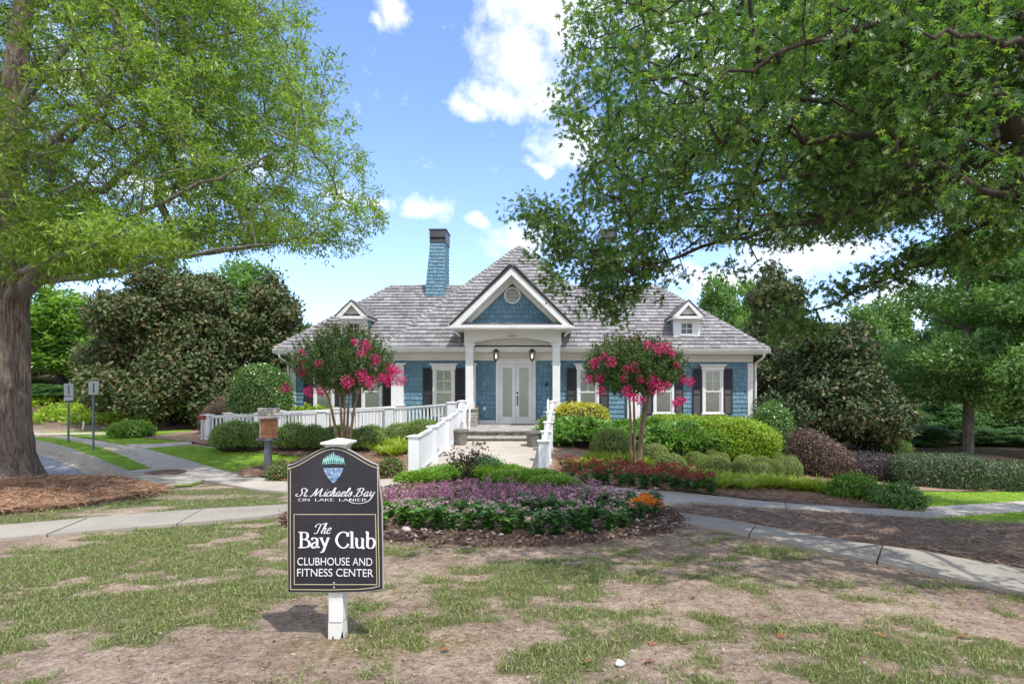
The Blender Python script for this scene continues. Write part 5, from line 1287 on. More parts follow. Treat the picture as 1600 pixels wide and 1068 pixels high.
# tennis court fence and lamp pole far right
Yb = 27.
t = thing('court_fence', 'dark wire mesh fence standing in the trees beyond the far hedge', 'fence', (0,0,0))
xa, xb = W(1500,Yb), W(1680,Yb); g = float(H(xa,Yb)); hh = Z(712,Yb); g = min(g, hh-.9)
x = xa; 
while x <= xb+.01:
    m = MB(); m.tube([(x,Yb,g-.3),(x,Yb,hh)],.03,8); m.build('fence_post', M['dark'], t, True); x += 1.3
m = MB(); m.tube([(xa,Yb,hh-.03),(xb,Yb,hh-.03)],.02,6); m.tube([(xa,Yb,g+.1),(xb,Yb,g+.1)],.02,6); m.build('fence_rail', M['dark'], t)
m = MB(); z = g+.1
mm = NT('dark_mesh'); mm.col((.03,.035,.04))
while z < hh: m.box(xa,xb,Yb-.003,Yb+.003,z,z+.008); z += .07
x = xa
while x < xb: m.box(x,x+.008,Yb-.003,Yb+.003,g+.1,hh); x += .07
m.build('wire_mesh', mm.m, t, kind='stuff')
Yb = 24.; x = W(1415,Yb); g = float(H(x,Yb))
t = thing('lamp_pole', 'slim black pole standing at the edge of the right magnolia', 'pole', (x,Yb,g))
m = MB(); m.tube([(0,0,-.3),(0,0,Z(655,Yb)-g)],[.05,.035],10); m.build('pole', M['dark'], t, True)
m = MB(); m.lathe([(.04,0),(.11,.05),(.12,.25),(.05,.34),(.01,.36)],(0,0,Z(655,Yb)-g-.02),12); m.build('lamp_head', M['dark'], t, True)
# ---------------------------------------------------------------- leaves
def unit(v): return v/np.maximum(np.linalg.norm(v,axis=-1,keepdims=True),1e-9)
T_DIA = (np.array([(0,0,0),(-.28,.45,.06),(0,1,-.05),(.28,.45,.06)]), np.array([(0,1,2,3)]))
T_NAR = (np.array([(0,0,0),(-.13,.5,.05),(0,1,-.10),(.13,.5,.05)]), np.array([(0,1,2,3)]))
T_NEEDLE = (np.array([(-.03,0,0),(.03,0,0),(.012,1,0),(-.012,1,0)]), np.array([(0,1,2,3)]))
T_BLADE = (np.array([(-.045,0,0),(.045,0,0),(.03,.6,.05),(-.03,.6,.05),(.03,.6,.05),(.0,1,.22),(-.0,1,.22),(-.03,.6,.05)]), np.array([(0,1,2,3),(4,5,6,7)]))
_o = [(0,0),(.03,.20),(.24,.13),(.07,.30),(.30,.34),(.44,.50),(.22,.44),(.07,.50),(.20,.62),(.30,.84),(.13,.72),(.05,.72),(.06,.86),(0,1.0)]
_o = _o+[(-x,y) for x,y in _o[-2:0:-1]]
_no = len(_o)
_ov = [(x,y,-.22*abs(x)-.10*y*y) for x,y in _o]+[(0,.4,0)]
T_OAK = (np.array(_ov), np.array([(i,(i+1)%_no,_no) for i in range(_no)]))
_o2 = [(0,0),(.42,.22),(.15,.42),(.34,.78),(0,1),(-.34,.78),(-.15,.42),(-.42,.22)]
T_OAK2 = (np.array([(x,y,-.2*abs(x)-.1*y*y) for x,y in _o2]+[(0,.45,0)]), np.array([(i,(i+1)%8,8) for i in range(8)]))
def scatter(T, pos, axis, size, rs, up=None, roll=1.0):
    tv, tf = T; n = len(pos); axis = unit(axis)
    u = rs.normal(size=(n,3)) if up is None else up+rs.normal(size=(n,3))*roll
    x = unit(np.cross(axis, u)); z = np.cross(x, axis)
    size = np.asarray(size).reshape(-1,1,1)*np.ones((n,1,1))
    V = pos[:,None,:]+size*(tv[None,:,0:1]*x[:,None,:]+tv[None,:,1:2]*axis[:,None,:]+tv[None,:,2:3]*z[:,None,:])
    Fc = tf[None]+(np.arange(n)*len(tv))[:,None,None]
    return V.reshape(-1,3), Fc.reshape(-1, tf.shape[1])
def join(parts):
    """[(V,F,matindex)] with the same face size"""
    V=[];Fs=[];I=[];b=0
    for v,f,i in parts: V.append(v); Fs.append(f+b); I.append(np.full(len(f),i)); b+=len(v)
    return np.concatenate(V),np.concatenate(Fs),np.concatenate(I)
def dome_dir(n, rs, zmin=-.35):
    v = unit(rs.normal(size=(int(n*2.2)+8,3))); v = v[v[:,2]>zmin][:n]; return v
def shape_fn(rx, ry, h, boxy=2.0, seed=0, lump=.08, slant=0., under=.12, lf=2.2):
    """direction -> point on a clipped shrub; its base stands at z=0"""
    def f(d, k=1.0):
        a = np.abs(d); r = 1/((a[:,0]**boxy+a[:,1]**boxy+a[:,2]**boxy)**(1/boxy)+1e-9)
        lm = 1+lump*(fbm(d[:,0]*lf+5+seed, d[:,1]*lf+d[:,2]*lf*1.3+9, seed, 3)-.5)*2
        p = d*(r*lm*k)[:,None]; x = p[:,0]*rx; y = p[:,1]*ry; zz = h*.42+p[:,2]*np.where(p[:,2]>0,h*.58,h*(.42-under)/.35*.35/.42*1.1)
        return np.stack([x,y,np.maximum(zz,.0)*(1+slant*x/rx)],-1)
    return f
def core_mesh(f, k, nu=20, nv=9):
    th = np.linspace(0,2*PI,nu,endpoint=False); ph = np.linspace(-.9,PI/2,nv)
    d = np.array([[math.cos(a)*math.cos(b),math.sin(a)*math.cos(b),math.sin(b)] for b in ph for a in th]); V = f(d,k)
    Fc = np.array([(i*nu+j,i*nu+(j+1)%nu,(i+1)*nu+(j+1)%nu,(i+1)*nu+j) for i in range(nv-1) for j in range(nu)]); return V,Fc
def shrub_mesh(name, rx, ry, h, mat, n=2600, ls=.05, seed=1, boxy=2.0, lump=.08, slant=0., T=T_DIA, out=.8, core=.90, jit=.05, mat2=None, frac2=0., lf=2.2, under=.12, sec=.0):
    rs = np.random.RandomState(seed); f = shape_fn(rx,ry,h,boxy,seed,lump,slant,under,lf)
    d = dome_dir(n, rs); n = len(d); P = f(d, 1.0); P = P*1.0; P += rs.normal(size=P.shape)*jit*np.array([1,1,.8]); 
    inn = rs.rand(n)**2*.13; P[:,:2] *= (1-inn)[:,None]; P[:,2] = np.maximum(P[:,2]*(1-inn*.8),.01)
    nrm = unit(d/np.array([rx,ry,h*.6])); axd = nrm*out*.35+rs.normal(size=(n,3))*.7+np.array([0,0,.25])
    V,Fc = scatter(T,P,axd,ls*rs.uniform(.6,1.3,n),rs,nrm,.42)
    cv_,cf = core_mesh(f,core)
    pick = (rs.rand(n)<frac2).astype(int)*2 if mat2 else np.zeros(n,int)
    I = np.repeat(pick,len(T[1]))
    Vj,Fj,Ij = join([(V,Fc,0),(cv_,cf,1)]); Ij[:len(I)] = I
    mats = [mat,M['twig']]+([mat2] if mat2 else [])
    return npmesh(name,Vj,Fj,mats,False,Ij)
def put(name, me, x, y, label, cat, group=None, s=(1,1,1), rz=0, dz=0, z=None):
    o = link(name, me); o.location = (x,y,(float(H(x,y)) if z is None else z)+dz); o.scale = s; o.rotation_euler = (0,0,rz)
    return tag(o,label,cat,group)

ORD = ['first','second','third','fourth','fifth','sixth','seventh','eighth','ninth','tenth','eleventh','twelfth','thirteenth','fourteenth','fifteenth','sixteenth','seventeenth','eighteenth','nineteenth','twentieth']
# clipped balls in front of the ramp (photo: centre x, base y, width, height)
balls = [(367,697,66,42),(404,693,46,36),(459,697,58,38),(489,698,46,36),(521,700,50,36),(572,703,58,38),(536,694,42,30),(622,688,48,28),(660,681,52,28),(637,673,44,14),(581,682,40,20),(676,667,34,12),(532,680,40,18),(464,685,48,16),(375,684,60,20)]
BM = [shrub_mesh('boxwood', .53,.53,.8, M['box'], 7500, .038, 40+i, 2.0, .07, under=.20, jit=.03) for i in range(4)]
order = sorted(range(len(balls)), key=lambda i: (-balls[i][1]))
for i,(px,pb,w,h) in enumerate(balls):
    Y = 17.0 if pb > 690 else 17.9 if pb > 676 else 18.45
    X = W(px,Y); g = float(H(X,Y)); hh = max(.40, (Z(pb-h,Y)-g)*.95); ww = w*Y/F
    fr_ = sorted([b[0] for b in balls if (b[1]>690)==(pb>690)]).index(px)
    row = 'front row' if pb>690 else 'back row'
    put('boxwood_shrub', BM[i%4], X, Y, f'{ORD[fr_]} clipped round boxwood from the left in the {row} before the ramp railing', 'shrub', 'clipped boxwoods before the ramp railing', (ww,ww*.95,hh/.8), i*1.1, z=g)
# low clipped mounds on the right slope
low = [(955,716,66,34),(1025,722,60,22),(1047,716,36,18),(1050,737,54,22),(1107,738,36,20),(1125,743,62,24),(1160,746,38,20),(1195,748,40,20),(1115,722,30,16),(1130,727,36,14),(1145,719,30,14),(1170,731,40,14),(1195,733,42,14),(1216,749,34,24),(1238,750,46,28),(1160,734,30,12),(1215,726,44,14),(1090,727,40,16)]
LM = [shrub_mesh('holly_mound', .50,.50,.5, M['boxlow'], 6500, .036, 60+i, 2.05, .08, under=.15, jit=.025) for i in range(3)]
for i,(px,pb,w,h) in enumerate(low):
    X, Y = G(px, pb+3); g = float(H(X,Y)); k = Y/F
    n_ = sorted(b[0]*1000+b[1] for b in low).index(px*1000+pb)
    put('holly_mound', LM[i%3], X, Y+.2, f'{ORD[n_]} low clipped holly mound counted from the left on the right slope', 'shrub', 'low clipped holly mounds', (w*k*.92,w*k*.66,max(.36,h*k*1.35)/.5), i*.9)
# single larger shrubs
def big(name, label, cat, px, pb, w, h, mat, Y=None, n=9000, ls=.07, boxy=2.2, lump=.12, depth=.8, **k):
    if Y is None: X, Y = G(px,pb)
    X = W(px,Y); g = float(H(X,Y)); kk = Y/F; hh = Z(pb-h,Y)-g; rx = w*kk/2; dz = k.pop('dz',0); rz = k.pop('rz',0)
    me = shrub_mesh(name, rx, rx*depth, hh, mat, n, ls, hash(label)%997 if False else len(label)*7+int(px), boxy, lump, **k)
    return put(name, me, X, Y, label, cat, rz=rz, z=g+dz)
big('topiary_shrub','tall glossy green domed shrub at the left end of the blue wing','shrub',409,662,90,93,M['topi'],Y=21.3,n=14000,ls=.085,boxy=2.3,lump=.08)
big('topiary_shrub','tall glossy green dome beside the right corner of the house','shrub',1205,722,66,90,M['topi'],Y=17.5,n=12000,ls=.07,boxy=2.2,lump=.1)
big('loropetalum_shrub','rust brown clipped mound beside the left domed shrub','shrub',347,665,70,44,M['purple'],Y=22,n=6000,ls=.05,slant=.35)
big('loropetalum_shrub','large bronze brown sloping clipped mound below the right magnolia','shrub',1283,758,96,78,M['purple'],Y=14.9,n=16000,ls=.045,slant=-.38,lump=.08,boxy=2.3)
big('loropetalum_shrub','low dark purple clipped shrub between the bronze mound and green hedge','shrub',1357,762,96,52,M['purpledk'],Y=15.0,n=11000,ls=.045,boxy=2.8,lump=.12)
big('conical_shrub','small pale conical shrub behind the long green hedge','shrub',1399,735,50,50,M['mid'],Y=20.5,n=5000,ls=.05,boxy=1.6)
big('hedge','long grey green clipped hedge at the edge of the right lawn','hedge',1463,765,136,52,M['hedge'],Y=14.3,n=24000,ls=.045,boxy=5,lump=.07,depth=.4,under=.02)
big('hedge','square green hedge block right of the long hedge','hedge',1550,765,66,40,M['hedge'],Y=14.5,n=10000,ls=.045,boxy=5,lump=.07,depth=.7,under=.02)
big('hedge','last square green hedge block cut by the right edge of the view','hedge',1620,766,74,38,M['hedge'],Y=14.6,n=10000,ls=.045,boxy=5,lump=.07,depth=.7,under=.02)
big('hedge','flat hedge strip behind the two square hedge blocks','hedge',1575,750,150,26,M['hedge'],Y=18.5,n=12000,ls=.05,boxy=5,lump=.05,depth=.2,under=.02)
big('gold_hedge','golden yellow topped hedge behind the right walk railing','hedge',907,690,84,56,M['deep'],Y=18.2,n=9000,ls=.06,boxy=4,lump=.06,depth=.4,mat2=M['deep'],frac2=.1)
big('gold_hedge','strip of golden new leaves on top of the dark hedge by the porch','hedge',906,664,84,31,M['gold'],Y=18.05,n=7000,ls=.065,boxy=4,lump=.08,depth=.42,dz=.02)
big('ligustrum_hedge','bright yellow green hedge sloping down below the right wing windows','hedge',1150,722,128,66,M['yhedge'],Y=16.6,n=22000,ls=.065,boxy=2.8,lump=.14,slant=-.14,depth=.6)
big('ligustrum_hedge','far end of yellow green hedge reaching behind the crape myrtle','hedge',1060,690,110,40,M['yhedge'],Y=18.6,n=10000,ls=.065,boxy=3,lump=.1,depth=.3)
for i,(px,pb,w,h,mt_,l) in enumerate(((1335,783,62,34,'mid','bushy light green azalea at the edge of the pine straw by the right path'),(1402,795,62,30,'mid','lower light green azalea nearest the right lawn'),(790,718,1,1,'mid',''))):
    if l: big('azalea_shrub',l,'shrub',px,pb,w,h,M['lime' if i==0 else 'mid'],n=4200,ls=.075,lump=.35,boxy=2,lf=4,out=.5,jit=.07)
big('berry_shrub','small dark green plant with reddish leaves left of the black sign','shrub',440,752,34,26,M['mid'],n=2500,ls=.06,lump=.3,mat2=M['redtip'],frac2=.35)
big('berry_shrub','small dark green plant with reddish leaves right of the black sign','shrub',609,748,36,28,M['mid'],n=2600,ls=.06,lump=.3,mat2=M['redtip'],frac2=.4)
big('leafy_shrub','row of bright green leaves showing behind the ramp railing','shrub',490,665,90,27,M['yhedge'],Y=21.2,n=3000,ls=.12,lump=.4,depth=.2,lf=5)
big('leafy_shrub','low light green bush at the foot of the large left magnolia','shrub',205,681,56,22,M['lime'],Y=20.2,n=3800,ls=.09,lump=.35,lf=4)
big('leafy_shrub','sparse pale green bush on the wooded bank at the left','shrub',140,671,60,20,M['lime'],Y=27,n=2000,ls=.12,lump=.5,lf=4)

# spreading junipers: feathery sprays over a mound
def juniper_mesh(name, rx, ry, h, n, mat, seed, ls=.13, lump=.5):
    rs = np.random.RandomState(seed); f = shape_fn(rx,ry,h,2.2,seed,lump,0,.0,4.5)
    d = dome_dir(n, rs, -.1); P = f(d,1.0); n = len(P); a = unit(np.stack([d[:,0],d[:,1],np.full(n,.35)],-1))
    base = P-a*ls*.5; k = 4; pos = np.repeat(base,k,0)+rs.normal(size=(n*k,3))*.025; axd = np.repeat(a,k,0)+rs.normal(size=(n*k,3))*.45
    V,Fc = scatter(T_NAR,pos,axd,ls*rs.uniform(.5,1.2,n*k),rs,np.array([0,0,1.]),.6)
    c,cf = core_mesh(f,.84); Vj,Fj,Ij = join([(V,Fc,0),(c,cf,1)]); return npmesh(name,Vj,Fj,[mat,M['twig']],False,Ij)
jn = [(905,712,100,56,17.0,'broad feathery green juniper nearest the right walk railing'),(960,700,90,40,18.0,'feathery green juniper behind the square clipped mound'),(1010,706,90,50,17.6,'feathery green juniper directly behind the right crape myrtle trunks'),(1064,722,104,58,16.4,'large feathery juniper between crape myrtle and yellow green hedge'),(1092,700,80,42,18.0,'small juniper rising behind the large juniper'),(880,700,60,50,17.9,'juniper tucked below the golden hedge')]
for i,(px,pb,w,h,Y,l) in enumerate(jn):
    X = W(px,Y); g = float(H(X,Y)); k = Y/F
    put('juniper_shrub', juniper_mesh('juniper_shrub',w*k/2,w*k*.40,(Z(pb-h,Y)-g)*.86,2600,M['juniper'],80+i,.19,.9), X, Y, l, 'shrub', 'spreading junipers on the right slope', z=g)
# creeping juniper mat in the island bed
cr = [(655,757,60,22),(700,748,80,22),(760,748,90,28),(820,757,90,24),(868,766,60,18),(735,738,60,14)]
for i,(px,pb,w,h) in enumerate(cr):
    X,Y = G(px,pb); k = Y/F; g = float(bedh(X,Y))
    put('creeping_juniper', juniper_mesh('creeping_juniper',w*k*.62,w*k*.5,max(.14,h*k*.62),2600,M['junlow'],120+i,.09,.35), X, Y+.35, f'{ORD[i] if i<5 else "topmost"} patch from the left of bright creeping juniper in the island bed' if i<5 else 'topmost patch of bright creeping juniper at the back of the island bed', 'ground cover', 'creeping juniper in the island bed', z=g)
# dark little maple in the island bed
X,Y = G(728,752); g = float(bedh(X,Y)); rs = np.random.RandomState(4)
t = thing('dwarf_maple','sparse dark purple leaved dwarf maple in the island bed','small tree',(X,Y,g)); m = MB(); tips=[]
for i in range(15):
    a = rs.uniform(0,2*PI); r = rs.uniform(.12,.42); z = rs.uniform(.35,.82); p = [(0,0,0),(r*.3*math.cos(a),r*.3*math.sin(a),z*.5),(r*math.cos(a),r*math.sin(a)*.8,z)]; m.tube(p,[.012,.008,.003],4); tips.append(p[2]); tips.append(((p[1][0]+p[2][0])/2,(p[1][1]+p[2][1])/2,(p[1][2]+p[2][2])/2))
m.build('trunk',M['barkdk'],t); tp = np.array(tips); n = 16; pos = np.repeat(tp,n,0)+rs.normal(size=(len(tp)*n,3))*np.array([.07,.07,.05]); V,Fc = scatter(T_OAK2,pos,rs.normal(size=pos.shape)+np.array([0,0,-.3]),.055,rs)
link('crown',npmesh('crown',V,Fc,M['darkmaple']),t)
big('azalea_shrub','round dark green shrub behind the creeping juniper mat','shrub',757,744,56,28,M['deep'],n=4200,ls=.05,lump=.15)
big('azalea_shrub','tiny dark green shrub on the walk side of the island bed','shrub',694,741,30,11,M['deep'],n=1500,ls=.05,lump=.3)

# ---------------------------------------------------------------- flowers
def flower_plant(name, h, r, leafm, petal, seed, nst=9, nl=90, ls=.10, head=.045, nh=6, spike=False, pn=22):
    rs = np.random.RandomState(seed); P=[];A=[];tips=[]
    for s in range(nst):
        a = rs.uniform(0,2*PI); rr = r*math.sqrt(rs.rand())*.8; hh = h*rs.uniform(.72,1.0); tip = np.array([math.cos(a)*rr,math.sin(a)*rr,hh*(1-.25*rr/r)]); tips.append(tip)
        m = nl//nst; t = rs.uniform(.15,1,m)[:,None]; p = tip*t; p[:,:2] *= .6+.4*t; P.append(p+rs.normal(size=p.shape)*.01); an = rs.uniform(0,2*PI,m); A.append(np.stack([np.cos(an),np.sin(an),rs.uniform(-.3,.5,m)],-1))
    P = np.concatenate(P); A = np.concatenate(A); V,Fc = scatter(T_DIA,P,A,ls*rs.uniform(.6,1.15,len(P)),rs,np.array([0,0,1.]),.35)
    st=[]
    fol = npmesh(name,V,Fc,leafm)
    hp=[];ha=[];sz=[]
    for tip in (tips[:nh]):
        if spike:
            k = pn; z = rs.uniform(-.02,.16,k); hp.append(tip+np.stack([rs.normal(size=k)*.008,rs.normal(size=k)*.008,z],-1)); v = rs.normal(size=(k,3)); v[:,2]=abs(v[:,2])*.3; ha.append(v); sz.append(np.full(k,.028))
        else:
            k = pn; v = unit(rs.normal(size=(k,3))); v[:,2]=abs(v[:,2])*.7; hp.append(tip+v*head*.7+np.array([0,0,.02])); ha.append(v+rs.normal(size=v.shape)*.5); sz.append(np.full(k,head*.62))
    V,Fc = scatter(T_DIA,np.concatenate(hp),np.concatenate(ha),np.concatenate(sz),rs)
    return fol, npmesh('blossom',V,Fc,petal)
def plant(name, protos, i, x, y, z, label, cat, group, s, rz):
    f, b = protos[i%len(protos)]; o = link(name,f); o.location=(x,y,z); o.scale=(s,s,s); o.rotation_euler=(0,0,rz); tag(o,label,cat,group); link('blossom',b,o); return o
pent = [flower_plant('pentas_plant',.40,.21,M['penta'],M['pink'],200+i,nst=11,nl=190,nh=5,ls=.115,head=.04,pn=18) for i in range(4)]
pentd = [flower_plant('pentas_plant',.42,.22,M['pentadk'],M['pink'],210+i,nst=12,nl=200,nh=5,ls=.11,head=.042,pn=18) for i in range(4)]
rs = np.random.RandomState(9)
rows = []
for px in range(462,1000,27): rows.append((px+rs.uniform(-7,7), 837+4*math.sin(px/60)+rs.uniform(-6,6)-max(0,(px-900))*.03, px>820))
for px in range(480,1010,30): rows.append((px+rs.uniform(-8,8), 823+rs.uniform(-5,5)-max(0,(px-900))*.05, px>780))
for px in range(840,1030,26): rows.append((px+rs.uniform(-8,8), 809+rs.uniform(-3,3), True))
rows = [r for r in rows if not (455 < r[0] < 590 and r[1] > 840)]
def ordw(n):
    T_=['twentieth','thirtieth','fortieth']; P_=['twenty','thirty','forty']
    if n<19: return ORD[n]
    n+=1
    return T_[n//10-2] if n%10==0 else P_[n//10-2]+'-'+ORD[n%10-1]
nr=[0,0,0]
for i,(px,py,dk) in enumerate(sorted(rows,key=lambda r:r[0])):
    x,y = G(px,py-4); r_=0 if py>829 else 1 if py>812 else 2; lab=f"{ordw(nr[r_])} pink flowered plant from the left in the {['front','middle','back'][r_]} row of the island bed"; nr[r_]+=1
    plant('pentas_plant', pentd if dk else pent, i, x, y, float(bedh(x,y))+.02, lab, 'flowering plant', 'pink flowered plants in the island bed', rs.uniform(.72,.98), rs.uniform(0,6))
salv = [flower_plant('salvia_plant',.30,.13,M['salvstem'],M['salvia'],220+i,nst=9,nl=80,ls=.055,nh=8,spike=True,pn=17) for i in range(4)]
k=0
for (y_,a,b,st) in ((801,470,975,13),(793,500,960,14),(808,480,930,15)):
    for px in range(a,b,st):
        p = px+rs.uniform(-6,6); q = y_+rs.uniform(-3,3)+(4 if px>900 else 0)
        if rs.rand()<.22: continue
        x,y = G(p,q+4); plant('salvia_plant',salv,k,x,y,float(bedh(x,y))+.02,f"{ordw((px-a)//st)} mauve spiked plant from the left in the { {801:'middle',793:'back',808:'front'}[y_] } row of the purple band",'flowering plant','mauve flower spikes in the island bed',rs.uniform(.65,1.15),rs.uniform(0,6)); k+=1
lant = flower_plant('lantana_plant',.38,.26,M['pentadk'],M['orange'],230,nst=16,nl=230,ls=.07,head=.05,nh=16,pn=30)
for i,(px,py,l) in enumerate(((1000,818,'orange flowered lantana at the right tip of the island bed'),(1022,812,'small orange flowered lantana touching the right sidewalk'),(1010,806,'orange flowered lantana standing behind the front one'))):
    x,y = G(px,py); plant('lantana_plant',[lant],0,x,y,float(bedh(x,y))+.02,l,'flowering plant',None,(.85,.65,.75)[i],i*2.1)
redp = [flower_plant('red_pentas_plant',.36,.24,M['pentadk'],M['red'],240+i,nst=13,nl=170,ls=.09,head=.045,nh=12,pn=26) for i in range(4)]
k=0
for (dy,n_,a,b) in ((0,12,890,1108),(-9,12,892,1095),(-17,10,886,1060)):
    for j in range(n_):
        px = a+(b-a)*j/(n_-1)+rs.uniform(-4,4); py = 757+dy+(px-890)*.085+rs.uniform(-2,2)
        x,y = G(px,py); plant('red_pentas_plant',redp,k,x,y,float(H(x,y))+.04,f"{ordw(j)} red flowered plant from the left in the { {0:'front',-9:'middle',-17:'back'}[dy] } row below the right crape myrtle",'flowering plant','red flowered plants below the right crape myrtle',rs.uniform(.85,1.15),rs.uniform(0,6)); k+=1
# lime grass tufts
def tuft_mesh(name, h, r, n, mat, seed):
    rs = np.random.RandomState(seed); a = rs.uniform(0,2*PI,n); rr = rs.rand(n)*r*.45; P = np.stack([np.cos(a)*rr,np.sin(a)*rr,np.zeros(n)],-1); A = np.stack([np.cos(a)*rs.uniform(.1,1.3,n),np.sin(a)*rs.uniform(.1,1.3,n),np.ones(n)],-1)
    V,Fc = scatter(T_BLADE,P,A,h*rs.uniform(.6,1.2,n),rs,np.array([0,0,1.])*-1,.3); V[:,2] = np.maximum(V[:,2],0); return npmesh(name,V,Fc,mat)
TF = [tuft_mesh('liriope_tuft',.34,.3,260,M['lirio'],300+i) for i in range(4)]
tl = []
for px in range(905,1010,17): tl.append((px,731+rs.uniform(-3,5)))
for px in range(925,1000,18): tl.append((px,722+rs.uniform(-3,3)))
for px in range(1030,1310,17): tl.append((px,752+(px-1030)*.075+rs.uniform(-3,3)))
for px in range(1080,1290,20): tl.append((px,763+(px-1080)*.05+rs.uniform(-3,3)))
tl.sort()
for i,(px,py) in enumerate(tl):
    x,y = G(px,py); s = rs.uniform(.7,1.05); put('liriope_tuft',TF[i%4],x,y,f'{ordw(i)} arching lime green grass tuft from the left on the right slope','grass tuft','lime grass tufts on the right slope',(s*1.2,s*1.2,s),rs.uniform(0,6),.05)
for i,(px,py) in enumerate(sorted([(588,706),(602,712),(618,714),(634,710),(600,702),(625,702),(612,698)])):
    x,y = G(px,py); s = rs.uniform(.8,1.1); put('liriope_tuft',TF[i%4],x,y,f'{ordw(i)} lime green grass tuft from the left beside the left walk railing','grass tuft','lime grass tufts by the left walk railing',(s*1.2,s*1.2,s),rs.uniform(0,6),.05)

# ---------------------------------------------------------------- crape myrtles
def myrtle(x, y, stems, crx, crz, zc, label, seed, blooms):
    g = float(H(x,y)); rs = np.random.RandomState(seed); t = thing('crape_myrtle',label,'tree',(x,y,g))
    m = MB(); tops=[]
    for (x0,x1,ytop,r) in stems:
        z1 = zc-crz*.72; dy = rs.uniform(-.18,.18); p = [(x0,0,-.05),(x0+(x1-x0)*.28,dy*.4,z1*.4),(x0+(x1-x0)*.62,dy*.8,z1*.75),(x1,dy,z1)]
        m.tube(p,[r*1.15,r,r*.85,r*.7],8); 
        for k in range(5):
            a = rs.uniform(-1.0,1.0); b = rs.uniform(-1,1); q = (x1+a*crx*.55,dy+b*crx*.45,zc+rs.uniform(-.2,.5)*crz); m.tube([p[3],((p[3][0]*.6+q[0]*.4),(p[3][1]*.6+q[1]*.4),z1+(q[2]-z1)*.5),q],[r*.6,r*.38,r*.15],6)
    m.build('trunk',M['myrtle'],t,True)
    n = 1250; v = unit(rs.normal(size=(n,3)))*(rs.rand(n)**.30)[:,None]; lm = 1+.22*(fbm(v[:,0]*3+seed,v[:,2]*3+v[:,1]*2,seed,3)-.5)*2
    C = v*lm[:,None]*np.array([crx,crx*.85,crz]); C[:,2] = np.where(C[:,2]<0,C[:,2]*.75,C[:,2])+zc
    # shoots: upright whips of small leaves
    k = 20; ln = rs.uniform(.18,.42,n); ax_ = unit(np.stack([v[:,0]*.55,v[:,1]*.55,np.full(n,.9)],-1)); tt = rs.rand(n,k)
    pos = C[:,None,:]+ax_[:,None,:]*(tt*ln[:,None])[:,:,None]+rs.normal(size=(n,k,3))*.012
    A = rs.normal(size=(n,k,3))+ax_[:,None,:]*.6; pos = pos.reshape(-1,3); A = A.reshape(-1,3)
    V,Fc = scatter(T_DIA,pos,A,rs.uniform(.045,.075,len(pos)),rs)
    tipz = (np.repeat(v[:,2],k)+(tt.ravel()-.5)*.4)>.72
    I = (tipz&(rs.rand(len(pos))<.35)).astype(int)
    link('crown',npmesh('crown',V,Fc,[M['myleaf'],M['redtip']],False,I),t)
    for (bx,bz,br) in blooms:
        br*=1.18; n=int(120*max(.6,br/.12)); v=unit(rs.normal(size=(n,3)))*(rs.rand(n)**.4)[:,None]*np.array([br,br,br*1.0]); yy = -crx*.75*math.sqrt(max(0.05,1-min(1,(bx/crx)**2)))
        V,Fc = scatter(T_DIA,v+np.array([bx,yy,bz]),rs.normal(size=v.shape),.05,rs); link('blossom',npmesh('blossom',V,Fc,M['magenta']),t)
    return t
Yl = 15.9; xl = W(537,Yl); gl_ = float(H(xl,Yl))
def BL(lst, X0, Yd, g): return [(W(px,Yd-.8)-X0, Z(py,Yd-.8)-g, r*Yd/F) for px,py,r in lst]
bl = BL([(571,539,8),(582,561,8),(565,552,6),(600,573,8),(613,578,7),(545,596,9),(565,587,9),(575,597,9),(590,590,7),(600,588,8),(617,594,8),(606,580,6),(484,612,7),(504,612,6),(470,580,7),(503,568,5),(470,550,5),(598,598,6),(470,565,4),(555,535,5),(430,606,7),(445,560,4)],xl,Yl,gl_)
myrtle(xl,Yl,[(-.10,-.42,0,.042),(-.02,-.10,0,.04),(.08,.15,0,.04),(.13,.42,0,.042),(0,.05,0,.036)],1.30,1.02,Z(576,Yl)-gl_,'multi stemmed crape myrtle behind the black sign, pink blossoms mostly on its right',31,bl)
xr_,yr_ = G(992,733); gr_ = float(H(xr_,yr_))
br_ = BL([(932,566,8),(925,592,9),(940,592,7),(955,565,8),(980,576,7),(992,574,9),(975,590,6),(1020,595,9),(1027,607,11),(980,611,8),(988,620,7),(1000,625,6),(1078,592,8),(1090,596,7),(1072,626,7),(1060,630,6),(940,610,7),(1028,545,9),(1040,543,9),(1010,540,6),(1052,552,6),(1060,570,5),(1000,592,6),(945,555,5),(1044,600,5)],xr_,yr_,gr_)
myrtle(xr_,yr_,[(-.09,-.16,0,.038),(.0,-.05,0,.034),(.10,.30,0,.046),(.06,.22,0,.03)],1.16,.80,Z(584,yr_)-gr_,'crape myrtle with pink blossoms all over, rising from the red flower row',47,br_)

